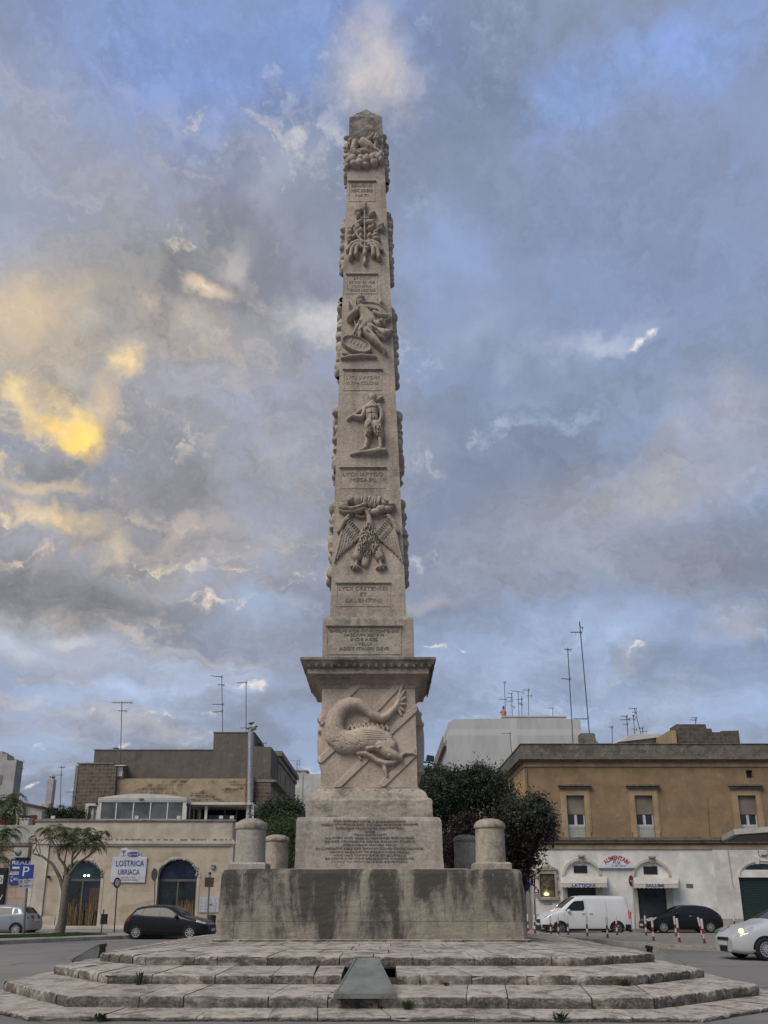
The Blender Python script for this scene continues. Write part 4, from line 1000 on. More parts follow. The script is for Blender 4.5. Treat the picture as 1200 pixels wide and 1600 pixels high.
def grow(name, region, n, h, seed, mat, label=None, cat=None, kind=None, z=.145, w=.012, origin=None, parent=None):
    rr = random.Random(seed); q = MB(); xs = [p[0] for p in region]; ys = [p[1] for p in region]; k = 0
    def inside(x, y):
        r = False; m = len(region)
        for i in range(m):
            a, b = region[i], region[(i + 1) % m]
            if (a[1] > y) != (b[1] > y) and x < (b[0] - a[0]) * (y - a[1]) / (b[1] - a[1]) + a[0]: r = not r
        return r
    while k < n:
        x, y = rr.uniform(min(xs), max(xs)), rr.uniform(min(ys), max(ys))
        if not inside(x, y): continue
        k += 1; a = rr.uniform(0, 6.28); hh = h * rr.uniform(.4, 1.2); l = rr.uniform(-.6, .6) * hh
        dx, dy = w * math.cos(a), w * math.sin(a)
        q.add([(x - dx, y - dy, z), (x + dx, y + dy, z), (x + dx * .3 + l * .6, y + dy * .3 + l * .3, z + hh), (x - dx * .3 + l * .6, y - dy * .3 + l * .3, z + hh)], [(0, 1, 2, 3)])
    o = q.build(name, mat, parent, fix=False)
    return tag(o, label, cat, None, kind)
M_GRASS = leaf('grass_blade', (0.045, 0.085, 0.016), (0.10, 0.14, 0.035), .3)
gr = [gp(-120, 1475, .145), gp(0, 1466, .145), gp(100, 1463, .145), gp(168, 1460, .145), gp(120, 1458, .145), gp(0, 1462, .145), gp(-120, 1467, .145)]
poly_sheet(gr, .10, .150, 'turf', M_GRASS0)
grow('grass', [(p.x, p.y) for p in gr], 16000, .06, 3, M_GRASS, kind='stuff', z=.15)
# pavement in front of the houses
pv = [gp(-300, 1460), gp(60, 1457.5), gp(190, 1458), gp(400, 1458)]
poly_sheet(pv + [Vector((-6, 60, 0)), Vector((-60, 60, 0))], -.05, .13, 'pavement', M_PAVE)

# ------------------------------------------------------------------ shop building with two arches
YL = 50.0
M_TUFA = None
def tufa_mat():
    t = NT('tufa_facade'); p = t.pos
    br = t.brick(1.05, .56, .007)
    cc = t.mix(br.outputs['Color'], (0.34, 0.285, 0.205), (0.44, 0.375, 0.285))
    c = t.mix(t.ramp(t.noise(.5, 6, .6, .4), .35, .65), cc, (0.48, 0.41, 0.32))
    bl = t.ramp(t.noise(.85, 3, .5, .2, t.vmap(t.wallvec(), (.8, 1.4, 1))), .52, .62)
    c = t.mix(t.math('MULTIPLY', bl, .45), c, (0.265, 0.20, 0.125))
    c = t.mix(t.math('MULTIPLY', t.ramp(t.noise(5, 7, .7), .5, .7), .3), c, (0.24, 0.195, 0.14))
    c = t.mix(t.math('MULTIPLY', br.outputs['Fac'], .3), c, (0.23, 0.19, 0.14))
    t.col(c); t.set(Roughness=.92); t.bump(t.noise(22, 5, .7), .35, .02); return t.m
M_TUFA = tufa_mat()
M_PLAS = stone('parapet_plaster', (0.46, 0.40, 0.325), .10, .14, .3, None, 12.0, 1.2, dark=(.16, .14, .12))
M_TRIM = stone('pale_trim', (0.50, 0.45, 0.38), .08, .12, .3, None, 13.0, 1.6, dark=(.18, .16, .14))
M_COPE = stone('grey_coping', (0.19, 0.18, 0.165), .5, .2, .3, None, 14.0, 2.0)
M_GL = glass_dark('dark_shop_glass', (0.012, 0.013, 0.015), .12)
M_BLUEG = glass_dark('blue_fanlight_glass', (0.012, 0.018, 0.045), .2)
M_GREENG = glass_dark('green_fanlight_glass', (0.014, 0.035, 0.034), .2)
M_BRZ = plain('bronze_frame', (0.125, 0.11, 0.095), .5, .4, .1)
xl, xr = XR(45, YL), XR(362, YL)
zt, zcop = ZR(1284, YL), ZR(1281, YL)
zc1, zc0 = ZR(1313, YL), ZR(1319, YL)
sb = thing('shop_building', 'low tufa-stone shop building with two glazed arches and a white glass pavilion on its roof', 'building', ((xl + xr) / 2, YL, .13))
def arch(px0, px1, pspr, papex, pbase, n=14, pointy=.0):
    x0, x1 = XR(px0, YL, pspr), XR(px1, YL, pspr); zs, za, zb = ZR(pspr, YL), ZR(papex, YL), ZR(pbase, YL)
    c = (x0 + x1) / 2; rx = (x1 - x0) / 2
    return [(x0, zb), (x1, zb)] + [(c + rx * math.cos(math.pi * k / n), zs + (za - zs) * math.sin(math.pi * k / n) ** .92) for k in range(n + 1)]
ar1, ar2 = arch(98.5, 158, 1371, 1345, 1449), arch(247, 308, 1371, 1343, 1449)
q = MB(); q.wall([(xl, .13), (xr, .13), (xr, zc0), (xl, zc0)], [ar1, ar2], YL, 12, jamb=.4); q.build('facade', M_TUFA, sb)
q = MB(); q.box(xl, xr - .25, YL - .04, YL + 12, zc1 - .02, zt); q.box(xr - .25, xr - .02, YL + .12, YL + 12, zc1 - .02, zt)
q.lathe((xr - .2, YL + .14, 0), [(.18, zc1), (.18, zt)], 16); q.build('parapet', M_PLAS, sb)
q = MB(); q.box(xl + .25, xr + .1, YL - .16, YL + .02, zc0, zc1 - .05); q.box(xl + .25, xr + .05, YL - .10, YL + .02, zc0 - .10, zc0 - .002); q.box(xl + .25, xr + .03, YL - .12, YL + .02, zc1 - .048, zc1 + .03)
q.build('cornice', M_TRIM, sb)
q = MB(); q.box(xl - .05, xr + .05, YL - .12, YL + .45, zt + .002, zt + .13); q.build('coping', M_COPE, sb, bevel=.02)
q = MB(); q.box(XR(357, YL), xr, YL - .03, YL - .003, .13, zc0 - .11); q.build('pilaster', M_TRIM, sb)
q = MB(); px = XR(71, YL); q.box(xl, px, YL - .10, YL - .003, .13, zc0 - .11)
q.box(px + .02, XR(92, YL), YL - .05, YL - .003, .13, ZR(1432, YL)); q.build('pilaster', M_TRIM, sb)
q = MB(); q.box(px, xr + .02, YL - .20, YL - .004, .12, .30); q.build('plinth', M_TRIM, sb, bevel=.02)
# painted bands beside and rough broken edges over the arches
def arch_trim(a, w, seed):
    rr = random.Random(seed); q = MB(); n = len(a); c = (a[0][0] + a[1][0]) / 2; zs = a[2][1]
    q.box(a[0][0] - w, a[0][0] - .002, YL - .025, YL + .36, .3, zs); q.box(a[1][0] + .002, a[1][0] + w, YL - .025, YL + .36, .3, zs)
    pts = a[2:]
    for p0, p1 in zip(pts, pts[1:]):
        f = lambda p, k: (c + (p[0] - c) * k, zs + (p[1] - zs) * k)
        k0 = 1 + w * .9 / 1.15 + rr.uniform(-.04, .06); A, B, Cc, D = f(p0, 1.002), f(p1, 1.002), f(p1, k0), f(p0, k0)
        q.prism([A, D, Cc, B], YL - .03 - rr.uniform(0, .015), YL + .3)
    return q
M_ROUGH = stone('broken_plaster_edge', (0.28, 0.26, 0.235), .45, .1, .5, None, 15.0, 5.0)
for a, sd_ in ((ar1, 1), (ar2, 2)):
    o = arch_trim(a, .17, sd_).build('arch_surround', M_TRIM, sb)
    rr = random.Random(sd_); q = MB(); c = (a[0][0] + a[1][0]) / 2; zs = a[2][1]
    for k in range(1, 40):
        th = math.pi * (k + rr.uniform(-.4, .4)) / 40; i = 2 + int(len(a[2:]) * k / 41); rx = (a[1][0] - a[0][0]) / 2; rz = max(p[1] for p in a) - zs
        s_ = rr.uniform(.04, .10); x, z = c + rx * math.cos(th) * rr.uniform(.97, 1.07), zs + rz * math.sin(th) ** .92 * rr.uniform(.97, 1.07)
        q.lathe((x, YL - .03, z), [(.01, -.05), (s_ * .8, -.02), (s_, .02), (s_ * .6, .06), (.01, .08)], 6, axis='Y')
    q.build('rough_edge', M_ROUGH, sb, fix=True)
def shop_window(a, fan_mat, pbar, extra, seed):
    x0, x1 = a[0][0] + .002, a[1][0] - .002; zb, zs = a[0][1], a[2][1]; zt_ = ZR(pbar, YL); y = YL + .30
    w = thing_part = None
    q = MB(); c = (x0 + x1) / 2
    q.box(x0, x1, y - .05, y + .03, zt_ - .10, zt_ + .04)
    for xx in (x0 + .04, c - .01, x1 - .06): q.box(xx - .045, xx + .045, y - .045, y + .02, zb + .02, zt_ - .102)
    q.box(x0, x1, y - .05, y + .02, zb, zb + .10)
    fr = q.build('shop_window', M_BRZ, sb)
    q = MB(); q.box(x0 + .09, c - .06, y - .01, y + .005, zb + .10, zt_ - .1); q.box(c + .04, x1 - .11, y - .01, y + .005, zb + .10, zt_ - .1); q.build('pane', M_GL, fr)
    q = MB(); pts = [(p[0], p[1]) for p in a[2:]]; pts = [p for p in pts if p[1] > zs - .001]
    q.prism([(x0, zt_ + .04), (x1, zt_ + .04), (x1, zs)] + pts[1:-1] + [(x0, zs)], y - .01, y + .01); q.build('fanlight', fan_mat, fr)
    return fr
M_REED = plain('dry_reeds', (0.15, 0.115, 0.055), .9, 0, .4, 8, .3)
M_LAMPW = emit('warm_ceiling_lamp', (1.0, 0.86, 0.62), 9)
w1 = shop_window(ar1, M_GREENG, 1374, True, 1); w2 = shop_window(ar2, M_BLUEG, 1374.5, True, 2)
def reeds(a, x0, x1, zt0, seed, par):
    rr = random.Random(seed); q = MB()
    for _ in range(60):
        x = rr.uniform(x0, x1); h = rr.uniform(.55, 1.0) * zt0
        q.tube([(x, YL + .265, a[0][1] + .12), (x + rr.uniform(-.06, .06), YL + .262, a[0][1] + h)], rr.uniform(.012, .024), 5)
    q.build('reed_screen', M_REED, par)
reeds(ar1, ar1[0][0] + .15, ar1[1][0] - .15, 1.7, 1, w1); reeds(ar2, (ar2[0][0] + ar2[1][0]) / 2 + .1, ar2[1][0] - .15, 1.6, 2, w2)
q = MB()
for p in ((130, 1368), (136, 1368)): x = at(*p, YL); q.lathe((x.x, YL + .26, x.z), [(.0, 0), (.05, .0), (.05, .03), (0, .03)], 10, axis='Y')
q.build('ceiling_lamp', M_LAMPW, w1)
q = MB(); a_ = at(138, 1387, YL); b_ = at(150, 1424, YL); q.box(a_.x, b_.x, YL + .27, YL + .285, b_.z, a_.z); q.build('poster', plain('brown_poster', (0.07, 0.04, 0.022), .6), w1)
LV = leaf('shop_plant', (0.012, 0.03, 0.014), (0.03, 0.055, 0.02), .1)
rr = random.Random(9); q = MB()
for _ in range(130):
    x = rr.choice([rr.uniform(ar2[0][0] + .15, ar2[1][0] - .2), rr.uniform(ar1[0][0] + .2, ar1[0][0] + 1.0)]); z = rr.uniform(1.3, 2.3); a = rr.uniform(0, 6.28); l = rr.uniform(.08, .2)
    q.add([(x, YL + .27, z), (x + l * math.cos(a) - .03, YL + .262, z + l * math.sin(a)), (x + 1.5 * l * math.cos(a), YL + .268, z + 1.5 * l * math.sin(a)), (x + l * math.cos(a) + .03, YL + .262, z + l * math.sin(a) - .03)], [(0, 1, 2, 3)])
q.build('window_plant', LV, w2, fix=False)
# round downpipe and small wall boxes
q = MB(); x = XR(157.5 - 113, YL); q.tube([(XR(50, YL), YL - .08, .2), (XR(52, YL), YL - .08, 3.2)], .05, 8); q.build('downpipe', plain('white_pipe', (.5, .48, .45), .6), sb)
q = MB(); p = at(333, 1355, YL); q.box(p.x - .11, p.x + .11, YL - .13, YL - .002, p.z - .1, p.z + .1); q.box(p.x - .13, p.x + .13, YL - .15, YL - .002, p.z + .102, p.z + .13); q.build('wall_box', M_ROUGH, sb)
q = MB(); p = at(77, 1370, YL); q.lathe((p.x, YL - .1, p.z), [(.0, -.06), (.08, -.05), (.08, .08), (.03, .1)], 10, axis='Y'); q.build('wall_lamp', M_BLACK, sb)
M_STRIP = plain('roof_tiles_edge', (0.38, 0.26, 0.18), .9, 0, .5, 9, .3)
rr = random.Random(4); q = MB()
for k in range(90):
    x = xl + .3 + (xr - xl - .4) * k / 90
    if rr.random() < .72: q.box(x, x + rr.uniform(.06, .13), YL - .17, YL - .05, zc1 + .028, zc1 + .028 + rr.uniform(.03, .07))
q.build('ledge_rubble', M_STRIP, sb)
# hanging sign board
M_SIGNW = None
def sign_mat():
    t = NT('whitewashed_board'); br = t.brick(30, .16, .006)
    c = t.mix(t.ramp(t.noise(2.5, 5), .35, .65), (0.42, 0.42, 0.48), (0.52, 0.52, 0.56)); c = t.mix(t.math('MULTIPLY', br.outputs['Fac'], .35), c, (0.25, 0.26, 0.33))
    t.col(c); t.set(Roughness=.6); return t.m
M_SIGNW = sign_mat(); M_INKB = plain('blue_lettering', (0.055, 0.075, 0.235), .6, 0, .3, 9, 0); M_INKR = plain('red_lettering', (0.25, 0.05, 0.045), .6, 0, .2, 9, 0); M_INKBK = plain('thin_dark_line', (0.08, 0.085, 0.14), .6, 0, .1)
a_, b_ = at(176.5, 1339, YL), at(227.5, 1379, YL)
sg = thing('shop_sign', 'white plank sign with blue hand-painted LOSTRICA UBRIACA letters on the facade between the arches', 'sign', ((a_.x + b_.x) / 2, YL - .06, b_.z))
q = MB(); t1 = [at(187, 1339, YL), at(188, 1333, YL), at(190, 1325.5, YL), at(199, 1324.5, YL), at(203, 1328.5, YL), at(213, 1329, YL), at(220, 1333, YL), at(222, 1339, YL)]
q.prism([(a_.x, b_.z + .03), (a_.x + .03, b_.z), (b_.x - .04, b_.z), (b_.x - .02, b_.z + .04), (b_.x, a_.z - .02), (b_.x - .03, a_.z)] + [(p.x, p.z) for p in reversed(t1)] + [(a_.x, a_.z)], YL - .09, YL - .03); q.build('board', M_SIGNW, sg, bevel=.01)
for txt, x0, x1, py, hp in (('LOSTRICA', 182, 226, 1349, 9), ('UBRIACA', 185, 219, 1362.5, 8.4)):
    q = MB(); A, B = at(x0, py, YL), at(x1, py, YL); h = ZR(py - hp / 2, YL) - ZR(py + hp / 2, YL); add_text(q, txt, (A.x + B.x) / 2, A.z, YL - .092, w=B.x - A.x, h=h, thick=.012, bold=.012); q.build('lettering', M_INKB, sg)
q = MB()
for txt, x0, x1, py in (('RISTORANTE E', 190, 212, 1371.2), ('BAR OSTRICHERIA', 187, 216, 1375)):
    A, B = at(x0, py, YL), at(x1, py, YL); add_text(q, txt, (A.x + B.x) / 2, A.z, YL - .092, w=B.x - A.x, h=.075, thick=.008)
p = at(193.8, 1330.5, YL); q.prism([(p.x - .09, p.z + .05), (p.x, p.z - .10), (p.x + .10, p.z + .06)], YL - .10, YL - .088); q.build('red_lettering', M_INKR, sg)
q = MB(); Z = YL - .094
def loop(cx, cz, rx, rz, w, n=18, a0=0, a1=6.284): q.tube([(cx + rx * math.cos(a0 + (a1 - a0) * k / n), Z, cz + rz * math.sin(a0 + (a1 - a0) * k / n)) for k in range(n + 1)], w, 5)
p = at(194, 1330, YL); loop(p.x, p.z + .06, .13, .16, .012, 12, math.pi, 2 * math.pi); q.tube([(p.x, Z, p.z - .1), (p.x + .02, Z, p.z - .28)], .012, 5); q.tube([(p.x - .1, Z, p.z - .29), (p.x + .14, Z, p.z - .27)], .012, 5)
p = at(209.5, 1335, YL)
for rx, rz in ((.40, .15), (.33, .11), (.22, .07), (.10, .05)): loop(p.x, p.z, rx, rz, .014)
for k in range(5): q.tube([(p.x - .3 + .15 * k, Z, p.z - .1), (p.x - .22 + .13 * k, Z, p.z + .12)], .010, 5)
q.build('oyster_and_glass_drawing', M_INKB, sg)

# roof pavilion of white frames and glass
M_WHITE = plain('white_painted_metal', (0.50, 0.485, 0.455), .5, 0, .08, 2, .05)
M_GREYF = plain('grey_painted_metal', (0.22, 0.22, 0.215), .5, .2, .1)
YP = 52.0; zr = ZR(1281, YP) - .05
pav = thing('roof_pavilion', 'white glazed roof pavilion with a shallow curved roof above the two arches', 'pavilion', (XR(222, YP, 1270), YP, zr))
xa, xb = XR(152.5, YP, 1265), XR(291, YP, 1265); zg, zf = ZR(1253.5, YP), ZR(1247, YP); YB = YP + 6
q = MB(); n = 12; top = [(xa + (xb - xa) * k / n, zf + (ZR(1240.5, YP) - zf) * math.sin(math.pi * k / n) ** .8) for k in range(n + 1)]
q.prism([(xa, zg)] + top + [(xb, zg)], YP - .06, YB); q.build('roof', M_WHITE, pav)
q = MB()
for z in (zg + .06, zg + .13, zg + .22): q.box(xa + .02, xb - .02, YP - .085, YP - .062, z, z + .03)
q.build('fascia_ribs', M_WHITE, pav)
q = MB()
for k in range(6):
    x = xa + .10 + (xb - xa - .20) * k / 5; w = .13 if k in (0, 5) else .035; q.box(x - w, x + w, YP - .03, YP + .07, zr, zg - .002)
for yy in (YP + 1.0, YP + 2.2, YP + 3.4, YP + 4.6, YB - .1): q.box(xb - .08, xb + .02, yy - .05, yy + .05, zr, zg - .002)
q.box(xa, xb, YP - .035, YP + .06, zr - .02, zr + .10); q.build('posts', M_WHITE, pav)
M_PGLASS = NT('pavilion_glass'); M_PGLASS.set(Roughness=.05); M_PGLASS.col(M_PGLASS.mix(M_PGLASS.ramp(M_PGLASS.noise(.7, 5, .6, .4), .4, .6), (0.055, 0.065, 0.065), (0.10, 0.11, 0.11))); M_PGLASS = M_PGLASS.m
q = MB()
for k in range(5):
    x0 = xa + .10 + (xb - xa - .20) * k / 5; x1 = xa + .10 + (xb - xa - .20) * (k + 1) / 5; q.box(x0 + .04, x1 - .04, YP + .005, YP + .02, zr + .10, zg - .002)
for k in range(5): q.box(xb - .04, xb - .02, YP + .15 + 1.18 * k, YP + 1.1 + 1.18 * k, zr + .1, zg - .01)
q.build('glass_panes', M_PGLASS, pav)
q = MB(); q.box(xa + .2, xb - .3, YP + 2.5, YP + 2.7, zr, zg - .02); q.box(xa + .3, xb - .3, YP + 1.0, YP + 1.3, zr, zr + .5); q.build('interior_partition', plain('blue_grey_interior', (0.06, 0.065, 0.085), .8), pav)
q = MB(); p = at(221, 1248, YP); q.box(p.x - .14, p.x + .14, YP - .2, YP - .085, p.z - .05, p.z + .03); q.build('floodlight', M_GREYF, pav)
q = MB(); q.box(xa - .12, xa - .02, YP - .1, YP - .0, ZR(1258, YP), ZR(1254, YP)); q.box(xb + .0, xb + .1, YP - .12, YP - .05, ZR(1259, YP), ZR(1256, YP)); q.build('wall_lantern', M_BLACK, pav)
# dark pergola beside it
xc, xd = XR(316, YP, 1268), XR(391, YP, 1268); zq = ZR(1255, YP)
pg = thing('pergola', 'dark open roof pergola with a thin white roof to the right of the glass pavilion', 'pergola', ((xc + xd) / 2, YP, zr))
q = MB(); q.box(xb + .12, xd, YP + .8, YP + 5, zq, zq + .14); q.box(xb + .12, XR(380, YP, 1268), YP + .55, YP + .8, zq - .02, zq + .12); q.build('roof', M_WHITE, pg)
q = MB()
for px in (317, 383, 391): x = XR(px, YP, 1268); q.box(x - .08, x + .08, YP + .9, YP + 1.05, zr, zq)
q.build('posts', M_WHITE, pg)
q = MB(); q.box(xc - .9, xd - .5, YP + 3.8, YP + 3.9, zr, zq - .01); q.build('back_screen', plain('dark_screen', (0.012, 0.012, 0.013), .8), pg)
q = MB()
for px in (342, 361): x = XR(px, YP, 1268); q.box(x - .03, x + .03, YP + 2.0, YP + 2.06, zr, zq)
q.box(xc, XR(362, YP, 1268), YP + 1.98, YP + 2.0, zr, zr + .55); q.build('windbreak', plain('grey_windbreak', (0.05, 0.055, 0.065), .3), pg)
for k, (px, nm) in enumerate(((213, 'below the middle of the glass pavilion'), (279, 'at the right corner of the glass pavilion'), (345, 'in front of the dark pergola'), (362, 'at the right end of the pergola'), (82, 'in front of the roof hedge'))):
    p = at(px, 1281, YL); f = thing('roof_floodlight', 'small white box floodlight on the parapet ' + nm, 'floodlight', (p.x, YL, zt + .13), 'floodlights along the parapet')
    q = MB(); q.box(p.x - .11, p.x + .11, YL + .0, YL + .12, zt + .18, zt + .36); q.build('lamp_body', M_WHITE, f)
    q = MB(); q.box(p.x - .13, p.x - .112, YL + .02, YL + .1, zt + .125, zt + .3); q.box(p.x + .112, p.x + .13, YL + .02, YL + .1, zt + .125, zt + .3); q.build('bracket', M_GREYF, f)
# small white niche at the left end of the pavilion
nc = thing('roof_niche', 'small white niche with a pale statue panel beside the glass pavilion', 'niche', (XR(140, YP + .5, 1268), YP + .5, zr))
q = MB(); x0, x1 = XR(128, YP, 1268), XR(151, YP, 1268); z1 = ZR(1254, YP); q.box(x0, x1, YP + .5, YP + .9, z1 - .14, z1); q.box(x0, x0 + .2, YP + .5, YP + .9, zr, z1 - .142); q.box(x1 - .06, x1, YP + .5, YP + .9, zr, z1 - .142); q.build('surround', M_WHITE, nc)
q = MB(); q.box(x0 + .2, x1 - .06, YP + .75, YP + .8, zr, z1 - .14); q.lathe(((x0 + x1) / 2, YP + .7, zr), [(.13, 0), (.10, .4), (.12, .62), (.06, .72), (.08, .8), (.03, .9)], 10); q.build('statue_panel', plain('pale_niche', (.36, .35, .33), .8), nc)

# chimney flue
YF = 53.5
fl = thing('steel_flue', 'tall pale steel flue pipe with a slanted cowl behind the pergola', 'flue', (XR(389, YF, 1280), YF, zr))
p0, p1 = at(389.5, 1282, YF), at(391.5, 1142, YF); q = MB(); q.tube([p0, p0.lerp(p1, .5), p1], .155, 14); 
for k in range(1, 5): pc = p0.lerp(p1, k / 5); q.lathe((pc.x, pc.y, pc.z), [(.155, 0), (.175, .01), (.175, .05), (.155, .06)], 14)
q.build('pipe', plain('galvanised_pipe', (.36, .36, .355), .4, .5, .1), fl)
q = MB(); q.tube([p1 + Vector((-.05, 0, -.1)), p1 + Vector((.02, 0, .12)), p1 + Vector((.32, -.02, .26))], [.16, .19, .2], 12); q.hexa([p1 + Vector(v) for v in ((-.28, -.22, .13), (.45, -.22, .30), (.45, .22, .30), (-.28, .22, .13))], [p1 + Vector(v) for v in ((-.28, -.22, .17), (.45, -.22, .34), (.45, .22, .34), (-.28, .22, .17))]); q.build('cowl', plain('cowl_metal', (.33, .33, .33), .4, .5), fl)
bd = p1 + Vector((-.02, 0, .5)); q = MB()
q.lathe((bd.x, bd.y, bd.z), [(.01, -.16), (.05, -.1), (.085, .0), (.07, .1), (.02, .17)], 10, axis='X'); q.lathe((bd.x + .17, bd.y, bd.z + .08), [(.0, -.06), (.055, -.02), (.055, .02), (.02, .06), (.0, .11)], 8, axis='X'); q.add([bd + Vector(v) for v in ((-.13, -.03, -.0), (-.13, .03, 0), (-.33, .04, -.06), (-.33, -.04, -.06))], [(0, 1, 2, 3)]); q.tube([bd + Vector((.0, .02, -.05)), bd + Vector((0, .02, -.36))], .012, 5)
tag(q.build('bird', plain('dark_feathers', (.03, .03, .033), .8), origin=(bd.x, bd.y, bd.z - .36)), 'small dark bird perched on top of the steel flue cowl', 'bird')

# ------------------------------------------------------------------ dark building behind
M_RENDER = stone('dark_grey_render', (0.125, 0.11, 0.093), .35, .45, .14, None, 16.0, .9, dark=(.045, .043, .04), warm=(.13, .11, .09))
M_OLDB = None
def old_block(name, base, base2, mort, patch, pc, w=.55, h=.27):
    t = NT(name); br = t.brick(w, h, .022, t.vmap(t.wallvec(), (1, 1, 1), (0, 0, 0)))
    c = t.mix(br.outputs['Color'], base, base2); c = t.mix(t.ramp(t.noise(4, 7, .7), .4, .7), c, mul(base, .6)); c = t.mix(br.outputs['Fac'], c, mort)
    m = t.ramp(t.noise(.55, 6, .62, .6, t.vmap(t.pos, (1, 1, 1.5), (4, 2, 7))), *patch); c = t.mix(m, c, t.mix(t.ramp(t.noise(1.5, 6, .65, .5), .35, .65), mul(pc, .82), mul(pc, 1.1)))
    t.col(c); t.set(Roughness=.95); t.bump(t.noise(9, 6, .7), .5, .05); return t.m
M_BROWNB = old_block('brown_tufa_blocks', (0.105, 0.08, 0.06), (0.15, 0.115, 0.085), (0.17, 0.145, 0.115), (.9, .95), (.3, .24, .17))
M_BEIGE = old_block('patched_beige_render', (0.12, 0.088, 0.06), (0.21, 0.155, 0.10), (0.28, 0.225, 0.155), (.40, .52), (0.335, 0.262, 0.172))
YD = 60.0
db = thing('dark_house', 'dark grey rendered block with exposed brown stone rising behind the glass pavilion', 'building', (XR(290, YD, 1200), YD, 0))
X_ = lambda px, py=1220: XR(px, YD, py)
ZD = lambda py: ZR(py, YD)
q = MB(); q.prism([(X_(148, 1180), 6), (X_(424, 1180), 6), (X_(424, 1166), ZD(1167)), (X_(397, 1166), ZD(1166)), (X_(397, 1145), ZD(1145)), (X_(334, 1145), ZD(1145)), (X_(333, 1172), ZD(1171)), (X_(148, 1172), ZD(1172.5))], YD, YD + 4); q.build('upper_wall', M_RENDER, db)
q = MB(); q.box(X_(148, 1172) - .06, X_(333, 1171) - .01, YD - .05, YD + 4.05, ZD(1172.3), ZD(1170.8)); q.box(X_(333.5, 1145) - .03, X_(397, 1145) + .04, YD - .05, YD + 4.05, ZD(1144.8), ZD(1143.6)); q.build('coping', M_COPE, db)
q = MB(); q.box(X_(185, 1240), X_(397, 1240), YD - .5, YD - .03, 6.0, ZD(1218)); q.build('patched_wall', M_BEIGE, db)
q = MB(); q.box(X_(127, 1230), X_(185, 1240) - .01, YD - .9, YD - .03, 6.0, ZD(1197)); q.box(X_(168, 1230), X_(196, 1230), YD - .6, YD - .02, ZD(1218) + .01, ZD(1196)); q.build('stone_wall', M_BROWNB, db)
q = MB(); q.box(X_(122.5, 1230), X_(127, 1230) - .01, YD - .95, YD + 3.5, 6.0, ZD(1199)); q.build('side_wall', stone('grey_side_wall', (.2, .185, .165), .3, .3, .3, None, 17), db)
q = MB(); q.box(X_(127.5, 1195), X_(184, 1195), YD - .95, YD - .04, ZD(1196.8), ZD(1195)); q.build('lower_coping', M_COPE, db)
q = MB(); q.box(X_(185.5, 1205), X_(196, 1205), YD - .66, YD - .61, ZD(1215), ZD(1199.5)); q.hexa([(X_(184), YD - 1.0, ZD(1200)), (X_(201), YD - 1.0, ZD(1200)), (X_(201), YD - .5, ZD(1198)), (X_(184), YD - .5, ZD(1198))], [(X_(184), YD - 1.0, ZD(1199)), (X_(201), YD - 1.0, ZD(1199)), (X_(201), YD - .5, ZD(1197)), (X_(184), YD - .5, ZD(1197))]); q.build('hatch', M_WHITE, db)
q = MB(); q.box(X_(173, 1170), X_(180, 1170), YD + .5, YD + 1, ZD(1172.5), ZD(1166)); q.build('chimney_stub', M_BROWNB, db)
q = MB(); q.box(X_(397.2, 1150), X_(404, 1150), YD + 2, YD + 3, ZD(1166), ZD(1153)); q.build('stair_head', M_RENDER, db)
q = MB(); q.box(X_(386, 1245), X_(396, 1245) + .1, YD - .8, YD - .51, 6, ZD(1216)); q.build('wall_pier', M_BROWNB, db)
q = MB(); q.box(X_(397, 1240), X_(424, 1240), YD - .35, YD - .02, 4, ZD(1215)); q.build('corner_block', M_BROWNB, db)
# the long wing going back on the right
wg = thing('tufa_wing', 'weathered tufa wing with dark cornices receding behind the dark house', 'building', (X_(424), YD + 8, 0))
M_WING = stone('weathered_tufa', (0.25, 0.20, 0.145), .35, .4, .2, (1.1, .5, .01), 18.0, 1.2)
xw = XR(424, YD + .2, 1200); q = MB(); q.box(xw - 5, xw, YD + 4.2, YD + 17, 0, ZR(1178, YD + 4)); q.build('wall', M_WING, wg)
q = MB(); q.box(xw - 5.2, xw + .28, YD + 4.0, YD + 17.3, ZR(1181, YD + 4), ZR(1178, YD + 4) + .25); q.box(xw - .1, xw + .14, YD + 4.1, YD + 17, ZR(1181, YD + 4) - .45, ZR(1181, YD + 4) - .15); q.build('cornice', M_COPE, wg)
q = MB(); q.box(xw - 3, xw - .02, YD - .3, YD + 4.18, 0, ZR(1221, YD)); q.build('lower_wall', M_WING, wg)
q = MB(); q.box(xw - 3.1, xw + .5, YD - .4, YD + 10, ZR(1223, YD), ZR(1219, YD)); q.build('lower_cornice', M_COPE, wg)
for k in range(3):
    yy = YD + 1.0 + 3.8 * k; q = MB(); q.box(xw - .019 if k == 0 else xw - .001, xw + .02, yy, yy + 1.1, 7.2, 9.0)
    f = q.build('window', M_TRIM, wg); q = MB(); q.box(xw + .018, xw + .03, yy + .12, yy + .98, 7.3, 8.9); q.build('pane', M_GL, f)
for k in range(3):
    yy = YD + 5.6 + 3.4 * k; q = MB(); q.box(xw, xw + .05, yy, yy + .35, 9.6, ZR(1181, YD + 4) - .46); q.build('pilaster', M_WING, wg)
